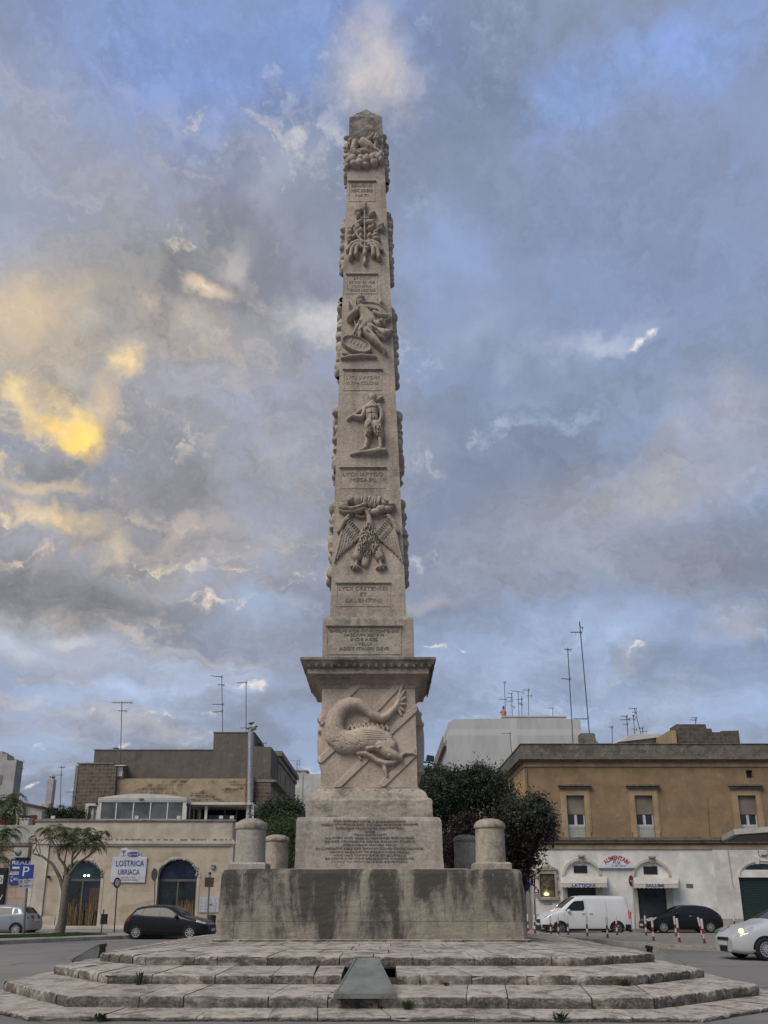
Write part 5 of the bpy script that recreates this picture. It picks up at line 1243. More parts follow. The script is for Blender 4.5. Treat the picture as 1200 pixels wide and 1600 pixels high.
# pale block far behind
YG = 95
pb = thing('pale_block', 'plain pale block of flats far behind, beside the left edge of the pedestal', 'building', (XR(480, YG, 1240), YG, 0))
M_PALE = stone('pale_render', (0.47, 0.46, 0.43), .06, .12, .2, None, 19.0, .4, dark=(.25, .24, .23), bump=.1)
q = MB(); q.box(XR(446, YG, 1230), XR(506, YG, 1230), YG, YG + 14, 0, ZR(1209, YG)); q.build('wall', M_PALE, pb)
q = MB(); q.box(XR(446, YG, 1230), XR(477, YG, 1230), YG + .5, YG + 9, ZR(1209, YG), ZR(1203.5, YG)); q.box(XR(447, YG, 1230), XR(480, YG, 1230), YG + .3, YG + 9.5, ZR(1203.5, YG) + .002, ZR(1202, YG)); q.build('penthouse', M_PALE, pb)
q = MB(); q.box(XR(472, YG, 1230), XR(473, YG, 1230), YG - .08, YG - .002, 2, ZR(1209, YG)); q.build('downpipe', plain('grey_pipe', (.33, .33, .32), .6), pb)

# ------------------------------------------------------------------ far left buildings
YA = 50.6
sl = thing('ashlar_house', 'pinkish cut-stone house front with a black shopfront at the left edge', 'building', (XR(20, YA), YA, .13))
M_ASH = None
def ash_mat():
    t = NT('pinkish_ashlar'); br = t.brick(1.5, .62, .022)
    c = t.mix(br.outputs['Color'], (0.36, 0.285, 0.225), (0.43, 0.35, 0.285)); c = t.mix(t.ramp(t.noise(1.2, 6, .65), .4, .7), c, (0.30, 0.235, 0.18)); c = t.mix(t.math('MULTIPLY', br.outputs['Fac'], .7), c, (0.20, 0.155, 0.12))
    t.col(c); t.set(Roughness=.92); t.bump(br.outputs['Fac'], -.6, .03); return t.m
M_ASH = ash_mat()
q = MB(); xh = XR(62, YA) ; q.box(-38, xh, YA, YA + 10, .13, ZR(1319, YA)); q.build('facade', M_ASH, sl)
q = MB(); q.box(-38, xh + .02, YA - .16, YA - .002, ZR(1322, YA), ZR(1317, YA)); q.build('cornice', stone('blackened_cornice', (.16, .135, .105), .7, .4, .1, None, 21, 2), sl)
M_WGREY = stone('white_grey_parapet', (0.40, 0.39, 0.37), .12, .25, .2, None, 20.0, 1.0, dark=(.2, .19, .18))
q = MB(); q.box(-38, xh - .05, YA + .06, YA + .4, ZR(1317, YA), ZR(1289, YA)); q.build('parapet', M_WGREY, sl)
M_FRB = plain('black_shopfront', (0.01, 0.01, 0.011), .4)
x0, x1 = XR(-60, YA), XR(9, YA, 1390); q = MB(); q.box(x0, x1, YA - .15, YA - .002, .2, ZR(1356, YA)); sf = q.build('shopfront', M_FRB, sl)
q = MB(); q.box(x0, XR(6, YA), YA - .17, YA - .152, ZR(1381, YA), ZR(1367.5, YA)); q.build('poster', plain('white_poster', (.45, .45, .44), .6), sf)
q = MB(); p = at(3.0, 1374.5, YA); add_text(q, 'O', p.x - .05, p.z, YA - .17, h=.27, thick=.01); q.build('poster_letter', plain('dark_blue_ink', (.03, .035, .07), .6), sf)
p = at(4.5, 1402, YA); q = MB(); add_text(q, 'V', p.x - .08, p.z, YA - .15, h=.32, thick=.012); q.build('shop_letter', M_WHITE, sf)
a_, b_ = at(26.5, 1325, YA), at(47, 1340.5, YA)
ac = thing('air_conditioner', 'old white air conditioner unit on the ashlar wall above the blue signs', 'air conditioner', ((a_.x + b_.x) / 2, YA, b_.z))
q = MB(); q.box(a_.x, b_.x, YA - .38, YA - .08, b_.z, a_.z); q.build('case', M_WGREY, ac, bevel=.02)
q = MB(); q.lathe((a_.x + .28, YA - .385, (a_.z + b_.z) / 2), [(.0, 0), (.2, 0), (.2, .015), (0, .015)], 20, axis='Y'); q.build('fan_grille', plain('fan_grey', (.2, .2, .2), .6), ac)
q = MB(); q.box(a_.x + .1, a_.x + .14, YA - .36, YA - .002, b_.z - .05, b_.z - .002); q.box(b_.x - .14, b_.x - .1, YA - .36, YA - .002, b_.z - .05, b_.z - .002); q.build('bracket', M_BLACK, ac)
M_BLUE = plain('sign_blue', (0.02, 0.045, 0.23), .45, 0, .08, 3, 0); M_SW = plain('sign_white', (0.55, 0.56, 0.58), .5, 0, .05, 3, 0)
a_, b_ = at(18.5, 1342, YA), at(53, 1361, YA)
rs = thing('insurance_sign', 'blue sign reading REALE high on the ashlar wall under the air conditioner', 'sign', ((a_.x + b_.x) / 2, YA, b_.z))
q = MB(); q.box(a_.x, b_.x, YA - .1, YA - .003, b_.z, a_.z); q.build('panel', M_BLUE, rs)
q = MB(); p = at(35.8, 1348, YA); add_text(q, 'REALE', p.x, p.z, YA - .102, w=1.2, h=.22, thick=.01, bold=.015); p = at(27, 1356, YA); q.box(p.x - .25, p.x + .2, YA - .108, YA - .102, p.z - .06, p.z + .06); q.build('lettering', M_SW, rs)
a_, b_ = at(16.5, 1365, YA), at(33.5, 1381.5, YA)
ps = thing('phone_sign', 'smaller blue sign with a white handset and number, half behind the parking sign', 'sign', ((a_.x + b_.x) / 2, YA, b_.z))
q = MB(); q.box(a_.x, b_.x, YA - .1, YA - .003, b_.z, a_.z); q.build('panel', M_BLUE, ps)
q = MB(); p = at(19.3, 1373.3, YA); q.tube([(p.x + .06, YA - .105, p.z + .16), (p.x - .03, YA - .105, p.z + .08), (p.x - .03, YA - .105, p.z - .08), (p.x + .06, YA - .105, p.z - .16)], [.035, .022, .022, .035], 6); p = at(26, 1373.5, YA); add_text(q, '0832', p.x, p.z, YA - .102, w=.34, h=.15, thick=.01); q.box(a_.x, b_.x, YA - .104, YA - .1005, a_.z - .06, a_.z - .0); q.build('lettering', M_SW, ps)
q = MB(); a2, b2 = at(18, 1361.6, YA), at(34, 1364.4, YA); q.box(a2.x, b2.x, YA - .1, YA - .003, b2.z, a2.z); q.box(a2.x, b2.x, YA - .104, YA - .101, (a2.z + b2.z) / 2 - .02, (a2.z + b2.z) / 2 + .02); tag(q.build('sign_strip', plain('pink_white_strip', (.45, .33, .33), .5)), 'narrow pale strip sign squeezed between the two blue wall signs', 'sign')
# terrace house with shutters, set back
YT = 53.0
th = thing('terrace_house', 'white rooftop house with dark red shutters and a red roof edge at the far left', 'building', (XR(25, YT, 1270), YT, ZR(1291, YT)))
q = MB(); q.prism([(-36, 5.6), (XR(66, YT, 1270), 5.6), (XR(66, YT, 1263), ZR(1263, YT)), (XR(33, YT, 1255), ZR(1256, YT)), (-36, ZR(1251, YT))], YT, YT + 6); q.build('wall', M_WGREY, th)
q = MB(); A, B = at(33, 1255.5, YT), at(67, 1262.5, YT); q.hexa([(A.x, YT - .2, A.z), (B.x, YT - .2, B.z), (B.x, YT + 6, B.z), (A.x, YT + 6, A.z)], [(A.x, YT - .2, A.z + .1), (B.x, YT - .2, B.z + .1), (B.x, YT + 6, B.z + .1), (A.x, YT + 6, A.z + .1)]); q.build('roof_edge', plain('red_tile', (.16, .04, .03), .8), th)
M_SHUT = plain('dark_red_shutter', (0.085, 0.018, 0.014), .6, 0, .2, 6, .2)
for x0, x1 in ((-6, 9.5), (11, 18), (29, 36.5), (49, 56.5)):
    q = MB(); q.box(XR(x0, YT, 1280), XR(x1, YT, 1280), YT - .08, YT - .002, ZR(1291, YT), ZR(1273.5, YT)); q.build('shutter', M_SHUT, th)
q = MB(); q.box(XR(36.6, YT, 1280), XR(48.8, YT, 1280), YT - .03, YT - .002, ZR(1291, YT), ZR(1274, YT)); q.build('window', M_GL, th)
pl = thing('planter_box', 'white square planter on the terrace parapet before the red shutters', 'planter', (XR(41, YT - 1), YT - 1.2, ZR(1289, YT - 1.2)))
q = MB(); x0, x1 = XR(33.5, YT - 1.2, 1284), XR(48.5, YT - 1.2, 1284); z0, z1 = ZR(1290, YT - 1.2), ZR(1279, YT - 1.2); q.hexa([(x0 + .04, YT - 1.5, z0), (x1 - .04, YT - 1.5, z0), (x1 - .04, YT - 1.0, z0), (x0 + .04, YT - 1.0, z0)], [(x0, YT - 1.55, z1 - .06), (x1, YT - 1.55, z1 - .06), (x1, YT - .95, z1 - .06), (x0, YT - .95, z1 - .06)]); q.build('box', M_WHITE, pl)
q = MB(); q.box(x0 - .03, x1 + .03, YT - 1.58, YT - .92, z1 - .06, z1); q.build('rim', M_WHITE, pl)
um = thing('closed_parasol', 'closed black parasol standing on the terrace in front of the shutters', 'parasol', (XR(20, YT - 1.5), YT - 1.5, ZR(1290, YT - 1.5)))
p = at(19.5, 1290, YT - 1.5); q = MB(); q.tube([(p.x, p.y, p.z), (p.x, p.y, p.z + 1.5)], .03, 8); q.build('pole', M_BLACK, um)
q = MB(); q.lathe((p.x, p.y, p.z), [(.12, .05), (.22, .12), (.17, .45), (.10, .75), (.05, .98), (.01, 1.05)], 12); q.build('folded_canopy', plain('black_cloth', (.014, .014, .016), .9), um)
YC = 54
ch = thing('chimney', 'slim white chimney with a round steel cap beside the terrace hedge', 'chimney', (XR(74, YC, 1250), YC, 6))
q = MB(); x0, x1 = XR(71.5, YC, 1240), XR(81.5, YC, 1240); q.box(x0, x1, YC, YC + .5, ZR(1256, YC), ZR(1217, YC)); q.box(x0 - .16, x1 - .05, YC - .1, YC + .6, 5.5, ZR(1256, YC) - .002); q.build('stack', M_WGREY, ch, bevel=.02)
q = MB(); q.lathe(((x0 + x1) / 2, YC + .25, ZR(1217, YC)), [(.16, -.02), (.17, .05), (.15, .06), (.15, .12), (.18, .13), (.18, .2), (.05, .23)], 14); q.build('cap', plain('steel_cap', (.2, .2, .2), .35, .7), ch)
YX = 62
gb = thing('grey_block', 'tall plain grey building cut by the left edge of the picture', 'building', (XR(0, YX, 1230), YX, 0))
q = MB(); q.prism([(-45, 0), (XR(20, YX, 1235), 0), (XR(20, YX, 1235), ZR(1186.5, YX)), (XR(11, YX, 1185), ZR(1186, YX)), (XR(11, YX, 1180), ZR(1178, YX)), (XR(4, YX, 1175), ZR(1177.5, YX)), (XR(4, YX, 1175), ZR(1174, YX)), (-45, ZR(1172, YX))], YX, YX + 1.2); q.build('wall', stone('grey_render', (.34, .335, .33), .1, .2, .15, None, 22, .6, dark=(.14, .14, .14)), gb)
q = MB(); q.box(XR(11, YX, 1186), XR(21.2, YX, 1186) - .01, YX - .06, YX + 1.3, ZR(1186.4, YX), ZR(1184.8, YX)); q.build('coping', M_COPE, gb)
q = MB(); q.box(XR(-1, YX, 1218), XR(3.5, YX, 1218), YX - .03, YX - .001, ZR(1226, YX), ZR(1211, YX)); q.build('window', plain('grey_shutter', (.15, .15, .15), .6), gb)
# ------------------------------------------------------------------ right side: kerb and pavement
kr = [gp(800, 1457.5), gp(825, 1460), gp(900, 1470), gp(975, 1478.5), gp(1050, 1483), gp(1127, 1487), gp(1300, 1494)]
bk = [gp(1300, 1474), gp(1127, 1466), gp(1000, 1462.5), gp(900, 1459.5), gp(830, 1456.5), gp(800, 1455.5)]
poly_sheet(kr + bk, -.05, .13, 'right_pavement', M_PAVE)
q = MB()
for a, b in zip(kr, kr[1:]):
    n = max(1, int((b - a).length / 1.1)); d = (b - a).normalized(); w = Vector((-d.y, d.x, 0)) * .26
    if w.y < 0: w = -w
    for k in range(n):
        p0, p1 = a.lerp(b, k / n) + d * .006 - w * .08, a.lerp(b, (k + 1) / n) - d * .006 - w * .08
        q.hexa([(*p0.xy, -.04), (*p1.xy, -.04), (*(p1 + w).xy, -.04), (*(p0 + w).xy, -.04)], [(*(p0 + w * .05).xy, .15), (*(p1 + w * .05).xy, .15), (*(p1 + w).xy, .155), (*(p0 + w).xy, .155)])
struct(q, 'right_kerb', M_KERB)
YR = 51.0
poly_sheet([Vector((XR(826, YR), YR - 1.4, 0)), Vector((40, YR - 1.4, 0)), Vector((40, YR + 2, 0)), Vector((XR(826, YR), YR + 2, 0))], -.05, .12, 'shop_pavement', M_PAVE)

# ------------------------------------------------------------------ ochre house
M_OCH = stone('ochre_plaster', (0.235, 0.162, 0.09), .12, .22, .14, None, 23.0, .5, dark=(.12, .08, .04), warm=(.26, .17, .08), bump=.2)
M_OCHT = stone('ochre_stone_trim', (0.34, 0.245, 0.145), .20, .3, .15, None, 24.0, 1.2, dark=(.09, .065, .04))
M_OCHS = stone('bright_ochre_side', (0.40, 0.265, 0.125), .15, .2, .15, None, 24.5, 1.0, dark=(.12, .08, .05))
M_DST = stone('blackened_parapet', (0.125, 0.112, 0.095), .75, .4, .35, (1.6, .4, .01), 25.0, 1.6)
M_DCOR = stone('dark_brown_cornice', (0.15, 0.115, 0.08), .6, .5, .2, None, 26.0, 2.0)
M_WW = stone('white_plaster', (0.63, 0.615, 0.57), .05, .08, .15, None, 27.0, .5, dark=(.33, .32, .30), warm=(.5, .48, .44), bump=.12)
M_WW2 = stone('greyish_plaster', (0.56, 0.53, 0.485), .08, .12, .15, None, 28.0, .6, dark=(.3, .28, .26), warm=(.46, .42, .38), bump=.15)
xo, xe = XR(826, YR, 1330), 36.0
oh = thing('ochre_house', 'ochre two-storey house with white ground floor, shuttered shops and a blackened stone parapet', 'building', (xo, YR, .12))
Zr = lambda py: ZR(py, YR)
Xr = lambda px, py=1270: XR(px, YR, py)
wins = []
def rect(x0, x1, y0, y1): return [(x0, Zr(y1)), (x1, Zr(y1)), (x1, Zr(y0)), (x0, Zr(y0))]
for a, b in ((886.5, 914.5), (994, 1022), (1156, 1184.5), (1318, 1346)): wins.append((Xr(a, 1280), Xr(b, 1280)))
holes = [rect(a, b, 1243, 1310) for a, b in wins]; xv = Xr(1166, 1209), Xr(1176, 1209); holes.append(rect(xv[0], xv[1], 1203.5, 1215.5))
zs1, zs0, zpl = Zr(1309), Zr(1327), Zr(1188)
DEP = 16
q = MB(); q.wall([(xo, zs1), (xe, zs1), (xe, zpl), (xo, zpl)], holes, YR, DEP, jamb=.28); q.build('upper_wall', M_OCH, oh)
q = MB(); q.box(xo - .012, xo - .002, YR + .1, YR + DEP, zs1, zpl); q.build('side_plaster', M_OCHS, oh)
q = MB(); q.box(xo - .06, xe, YR - .08, YR - .002, Zr(1198), zpl); q.box(xo - .06, xo - .013, YR, YR + DEP, Zr(1198), zpl); q.build('frieze', M_OCHT, oh)
q = MB(); q.box(xo - .40, xe, YR - .42, YR + DEP, zpl + .002, Zr(1183.5)); q.box(xo - .24, xe, YR - .26, YR + DEP, zpl - .12, zpl); q.build('cornice', M_DCOR, oh)
q = MB(); q.box(xo - .22, xe, YR - .24, YR + .5, Zr(1183.5) + .002, Zr(1164.5)); q.box(xo - .22, xo + .5, YR + .5, YR + DEP, Zr(1183.5) + .002, Zr(1164.5)); q.build('parapet', M_DST, oh)
q = MB(); q.box(xo - .27, xe, YR - .29, YR + .55, Zr(1164.5) + .002, Zr(1162.7)); q.box(xo - .27, xo + .55, YR + .55, YR + DEP, Zr(1164.5) + .002, Zr(1162.7)); q.build('parapet_coping', M_DST, oh, bevel=.02)
q = MB()
for zt_, zb_, d in ((1308.5, 1311, .16), (1311.2, 1313.5, .34), (1313.7, 1317.5, .26), (1317.7, 1320, .14)): q.box(xo - d, xe, YR - d, YR + .02, Zr(zb_), Zr(zt_)); q.box(xo - d, xo + .0, YR + .02, YR + DEP, Zr(zb_), Zr(zt_))
q.build('string_course', M_DCOR, oh)
q = MB(); q.box(xo - .10, xe, YR - .10, YR + .02, Zr(1327), Zr(1320.2)); q.box(xo - .1, xo, YR + .02, YR + DEP, Zr(1327), Zr(1320.2)); q.build('string_course', M_OCHT, oh)
M_SHB = None
def slats(name, c, h, rough=.5, metal=0.0):
    t = NT(name); sp = t.nd('ShaderNodeSeparateXYZ'); t.lk(t.pos, sp.inputs[0]); w = t.math('PINGPONG', sp.outputs[2], h)
    k = t.math('DIVIDE', w, h); t.col(t.mix(t.ramp(t.noise(1.5, 5), .3, .7), mul(c, .85), mul(c, 1.15))); t.set(Roughness=rough, Metallic=metal); t.bump(t.ramp(k, 0, .5), .8, .03); return t.m
M_ROLL = slats('beige_roller_blind', (0.205, 0.172, 0.132), .035)
M_STEEL = slats('dark_steel_shutter', (0.052, 0.055, 0.056), .05, .5, .3)
M_GRN = slats('dark_green_shutter', (0.009, 0.024, 0.022), .05, .4)
M_SILL = plain('white_window_paint', (0.44, 0.43, 0.41), .6, 0, .12, 5, .1)
def ochre_window(a, b):
    y = YR + .2
    q = MB(); fw = .26          # stone surround standing proud
    z1, z0 = Zr(1243), Zr(1310)
    q.box(a - fw, a - .002, YR - .09, YR + .02, z0 - .0, z1 + fw); q.box(b + .002, b + fw, YR - .09, YR + .02, z0, z1 + fw); q.box(a - .002, b + .002, YR - .09, YR + .02, z1, z1 + fw)
    q.box(a - fw - .1, a - fw - .002, YR - .05, YR + .02, z0 + .35, z1 + fw + .14); q.box(b + fw + .002, b + fw + .1, YR - .05, YR + .02, z0 + .35, z1 + fw + .14); q.box(a - fw - .1, b + fw + .1, YR - .07, YR + .02, z1 + fw + .002, z1 + fw + .16)
    w = q.build('window', M_OCHT, oh)
    q = MB(); q.box(a - fw - .22, b + fw + .22, YR - .34, YR + .02, z1 + fw + .30, z1 + fw + .40); q.box(a - fw - .15, b + fw + .15, YR - .22, YR + .02, z1 + fw + .165, z1 + fw + .298); q.build('hood_mould', M_DCOR, w)
    q = MB(); q.box(a, b, y - .07, y + .02, Zr(1272), z1); q.build('roller_blind', M_ROLL, w)
    q = MB(); m_ = (a + b) / 2
    for xa_, xb_ in ((a, a + .07), (m_ - .08, m_ + .08), (b - .07, b)): q.box(xa_, xb_, y - .03, y + .03, z0, Zr(1272) - .002)
    q.box(a + .07, m_ - .08, y - .025, y + .02, Zr(1290), Zr(1288)); q.box(m_ + .08, b - .07, y - .025, y + .02, Zr(1290), Zr(1288))
    q.build('casement', M_SILL, w)
    q = MB(); q.box(a + .07, m_ - .08, y - .01, y, Zr(1288), Zr(1272)); q.box(m_ + .08, b - .07, y - .01, y, Zr(1288), Zr(1272)); q.build('pane', M_GL, w)
    q = MB(); q.box(a + .07, m_ - .08, y - .015, y, z0, Zr(1290)); q.box(m_ + .08, b - .07, y - .015, y, z0, Zr(1290))
    for k in range(9):
        x = a + .12 + (b - a - .24) * k / 8; q.box(x - .012, x + .012, YR + .06, YR + .085, z0 + .02, Zr(1291))
    q.box(a + .002, b - .002, YR + .055, YR + .09, Zr(1291), Zr(1290)); q.build('lower_panel', M_SILL, w)
    q = MB(); q.box(a - fw - .16, b + fw + .16, YR - .15, YR + .19, z0 - .12, z0 - .002); q.build('sill', M_OCHT, w)
for a, b in wins: ochre_window(a, b)
q = MB(); q.box(xv[0], xv[1], YR + .22, YR + .24, Zr(1215.5), Zr(1203.5)); q.build('vent', M_BLACK, oh)
q = MB(); q.tube([(Xr(1106, 1280), YR - .02, Zr(1308)), (Xr(1105.5, 1250), YR - .02, Zr(1246))], .018, 6); q.build('cable', M_DCOR, oh)
q = MB(); q.tube([(xo + .1, YR - .05, Zr(1308)), (xo + .1, YR - .05, Zr(1199))], .03, 6); q.build('corner_pipe', M_DCOR, oh)
# white ground floor
def lun(cpx, x0, x1, base, apex, n=16):
    a, b = Xr(x0, base), Xr(x1, base); c = (a + b) / 2; zb, za = Zr(base), Zr(apex)
    return [(c + (b - a) / 2 * math.cos(math.pi * k / n), zb + (za - zb) * math.sin(math.pi * k / n)) for k in range(n + 1)]
d1 = (Xr(888, 1420), Xr(933, 1420)); d2 = (Xr(998, 1420), Xr(1043, 1420)); d3 = (Xr(1158, 1410), Xr(1232, 1410))
l1, l2 = lun(907, 882, 936, 1368, 1345), lun(1017, 990.5, 1044.5, 1370, 1346)
l3 = lun(1190, 1164, 1218, 1359, 1349.5)
xp = Xr(1119, 1390)
gh = [[(d1[0], .22), (d1[1], .22), (d1[1], Zr(1386)), (d1[0], Zr(1386))], [(d2[0], .22), (d2[1], .22), (d2[1], Zr(1387)), (d2[0], Zr(1387))], l1, l2]
q = MB(); q.wall([(xo, .12), (xp, .12), (xp, zs0), (xo, zs0)], gh, YR - .02, 8, jamb=.22); q.build('ground_floor_wall', M_WW, oh)
q = MB(); q.wall([(xp + .003, .12), (xe, .12), (xe, zs0), (xp + .003, zs0)], [[(d3[0], .22), (d3[1], .22), (d3[1], Zr(1371)), (d3[0], Zr(1371))], l3], YR - .07, 8, jamb=.25); q.build('ground_floor_wall', M_WW2, oh)
q = MB(); q.box(xp - .02, d3[0] - .05, YR - .16, YR - .072, .12, ZR(1435.5, YR)); q.box(xo - .0, Xr(848, 1440), YR - .06, YR - .022, .12, ZR(1428, YR)); q.build('plinth', stone('grey_plinth', (.33, .32, .3), .15, .2, .2, None, 29, 1), oh)
q = MB(); q.wall([(xo - .02, .1), (xo - .012, .1), (xo - .012, zs0), (xo - .02, zs0)], [], YR + .2, DEP - 1); q.box(xo - .03, xo - .013, YR + .0, YR + DEP, .1, zs0); q.build('alley_wall', plain('shaded_alley_plaster', (.2, .18, .16), .9, 0, .3, .6), oh)  # shadow on the alley side is painted in as a darker plaster colour
for l, yy in ((l1, YR + .12), (l2, YR + .12)): q = MB(); q.add([(x, yy, z) for x, z in l], [tuple(range(len(l)))]); q.build('lunette', M_WW, oh)
def arch_band(l, w, y, d, mat, name):
    c = ((l[0][0] + l[-1][0]) / 2, l[0][1]); q = MB(); rx = (l[0][0] - c[0])
    for p0, p1 in zip(l, l[1:]):
        f = lambda p, k: (c[0] + (p[0] - c[0]) * k, c[1] + (p[1] - c[1]) * (1 + (k - 1) * 1.15)); k = 1 + w / abs(rx)
        q.prism([f(p0, 1.005), f(p0, k), f(p1, k), f(p1, 1.005)], y - d, y + .01)
    return q.build(name, mat, oh)
M_ARCHB = stone('cream_arch_stone', (0.45, 0.415, 0.345), .1, .1, .2, None, 30, 1.5, dark=(.25, .22, .18))
arch_band(l1, .16, YR - .02, .06, M_ARCHB, 'arch_moulding'); arch_band(l2, .16, YR - .02, .06, M_ARCHB, 'arch_moulding')
arch_band(lun(1190, 1155, 1232, 1371, 1346), .14, YR - .07, .07, M_WW2, 'arch_moulding')
for px, py in ((907.5, 1338.5), (1017.5, 1340)):
    p = at(px, py, YR); q = MB(); q.hexa([(p.x - .09, YR - .14, p.z - .32), (p.x + .09, YR - .14, p.z - .32), (p.x + .09, YR - .02, p.z - .32), (p.x - .09, YR - .02, p.z - .32)], [(p.x - .15, YR - .16, p.z - .05), (p.x + .15, YR - .16, p.z - .05), (p.x + .15, YR - .02, p.z - .05), (p.x - .15, YR - .02, p.z - .05)])
    q.lathe((p.x, YR - .12, p.z), [(.05, -.06), (.17, -.03), (.18, .02), (.12, .08), (.03, .12)], 10)
    for sx in (-1, 1): q.lathe((p.x + sx * .15, YR - .16, p.z + .03), [(.0, -.02), (.07, -.02), (.07, .06), (0, .06)], 10, axis='Y')
    q.build('keystone', stone('grey_keystone', (.27, .25, .22), .4, .1, .3, None, 31, 4), oh)
p = at(1181, 1345, YR); q = MB(); q.hexa([(p.x - .1, YR - .2, p.z - .2), (p.x + .1, YR - .2, p.z - .2), (p.x + .1, YR - .07, p.z - .2), (p.x - .1, YR - .07, p.z - .2)], [(p.x - .13, YR - .22, p.z + .25), (p.x + .13, YR - .22, p.z + .25), (p.x + .13, YR - .07, p.z + .25), (p.x - .13, YR - .07, p.z + .25)]); q.build('keystone', M_WW2, oh)
for cx, y0, y1, w in ((907.5, 1352.5, 1364, 10.5), (1017, 1353.5, 1366, 10.8)):
    q = MB(); q.box(Xr(cx - w, 1358), Xr(cx + w, 1358), YR + .09, YR + .118, Zr(y1), Zr(y0)); f = q.build('vent_window', M_BLACK, oh)
    q = MB()
    for k in range(4): z = Zr(y1) + (Zr(y0) - Zr(y1)) * (k + .5) / 4; q.box(Xr(cx - w, 1358) + .03, Xr(cx + w, 1358) - .03, YR + .075, YR + .088, z - .03, z + .02)
    q.build('louvre', plain('dark_louvre', (.02, .018, .017), .7), f)
for d in (d1, d2):
    q = MB(); q.box(d[0] + .002, d[1] - .002, YR + .12, YR + .16, .2, Zr(1386)); q.build('roller_shutter', M_STEEL, oh)
for a, b in ((Xr(879.5, 1400), d1[0] - .003), (d1[1] + .003, Xr(942, 1400)), (d2[1] + .003, Xr(1052, 1410)), (Xr(990, 1400), d2[0] - .003)):
    q = MB(); q.box(a, b, YR - .06, YR - .022, .13, Zr(1372)); q.build('jamb', M_ARCHB, oh)
rr = random.Random(3); q = MB(); c0 = (d2[0] + d2[1]) / 2
for k in range(9):
    x = c0 - .45 + .1 * k; q.tube([(x, YR + .112, 1.9 + rr.uniform(-.1, .1)), (x + .1, YR + .112, 2.05 + rr.uniform(-.12, .12)), (x + .06, YR + .112, 1.8 + rr.uniform(-.1, .1))], .01, 4)
q.build('graffiti_scrawl', plain('pale_scrawl', (.12, .12, .125), .6), oh)
q = MB(); q.box(d3[0] + .002, d3[1] - .002, YR + .1, YR + .15, .2, Zr(1371) - .002); q.build('green_shutter', M_GRN, oh)
q = MB(); q.add([(x, YR + .1, z) for x, z in l3], [tuple(range(len(l3)))]); q.build('fanlight', M_GL, oh)
q = MB(); q.box(d3[0], d3[1], YR - .085, YR - .072, Zr(1371), Zr(1360)); q.build('lintel_panel', M_WW, oh)
# meter plate, junction box, conduit
q = MB(); a_, b_ = at(1071.5, 1381, YR), at(1082.5, 1386.5, YR); q.box(a_.x, b_.x, YR - .06, YR - .021, b_.z, a_.z); q.build('meter_plate', plain('grey_grille', (.12, .115, .115), .6), oh)
q = MB(); q.tube([(Xr(1137, 1335), YR - .1, Zr(1329)), (Xr(1139, 1350), YR - .1, Zr(1352)), (Xr(1142.5, 1370), YR - .1, Zr(1383)), (Xr(1146, 1388), YR - .1, Zr(1387))], .022, 6); q.build('conduit', plain('grey_conduit', (.3, .29, .28), .6), oh)
p = at(1191, 1333.5, YR); q = MB(); q.box(p.x - .13, p.x + .13, YR - .25, YR - .072, p.z - .1, p.z + .13); q.build('junction_box', M_SILL, oh); q = MB(); q.tube([(p.x - .26, YR - .1, p.z + .2), (p.x - .27, YR - .1, p.z - .1), (p.x - .15, YR - .1, p.z - .18), (p.x + .2, YR - .1, p.z - .16), (p.x + .28, YR - .1, p.z), (p.x + .28, YR - .1, p.z + .2)], .03, 6); q.build('cable_loop', plain('pale_cable', (.35, .33, .31), .6), oh)

# awnings
M_AWN = plain('cream_awning_canvas', (0.46, 0.43, 0.385), .8, 0, .12, 1.6, .1); M_AWD = plain('cream_awning_valance', (0.48, 0.455, 0.42), .8, 0, .1, 1.6, .1)
def awning(x0, x1, y0, yv0, yv1, word, wx0, wx1, wy, lab):
    a, b = Xr(x0, y0), Xr(x1, y0); z1 = Zr(y0); d = .95; yf = YR - .03 - d; z0, zv = ZR(yv0, yf), ZR(yv1, yf); af, bf = XR(x0, yf, yv0), XR(x1, yf, yv0)
    o = thing('shop_awning', lab, 'awning', ((a + b) / 2, YR - .03, zv), 'awnings over the shop shutters')
    q = MB(); n = 6; rows = []
    for k in range(n + 1):
        t = k / n; rows.append((YR - .03 - d * t, z1 + (z0 - z1) * t - .05 * math.sin(math.pi * t), a + (af - a) * t, b + (bf - b) * t))
    vs = [(x, y, z) for (y, z, xa, xb) in rows for x in (xa, xb)]; q.add(vs, [(2 * k, 2 * k + 1, 2 * k + 3, 2 * k + 2) for k in range(n)], 0, True)
    for e in (2, 3): q.add([(r_[e], r_[0], r_[1]) for r_ in rows] + [((a, b)[e - 2], YR - .03, z0 - .1)], [tuple(range(n + 2))])
    q.build('canopy', M_AWN, o, fix=False)
    q = MB(); m = 22; top = [(af + (bf - af) * k / m, z0) for k in range(m + 1)]; bot = [(x, zv + .035 * (k % 2)) for k, (x, _) in enumerate(top)]
    q.prism(bot + top[::-1], yf - .012, yf); q.build('valance', M_AWD, o)
    q = MB(); q.tube([(af, yf, z0), (bf, yf, z0)], .025, 6); q.build('front_bar', M_WHITE, o)
    A, B = at(wx0, wy, yf), at(wx1, wy, yf); q = MB(); add_text(q, word, (A.x + B.x) / 2, A.z, yf - .013, w=B.x - A.x, h=.19, thick=.012, bold=.03); q.build('lettering', M_INKB, o)
awning(876, 948.5, 1369.5, 1380, 1387, 'LATTICINI', 893.5, 930, 1383.3, 'cream canvas awning lettered LATTICINI above the white van')
awning(985, 1060, 1371, 1381, 1388, 'SALUMI', 1009, 1037.5, 1383.6, 'cream canvas awning lettered SALUMI behind the no-entry sign')
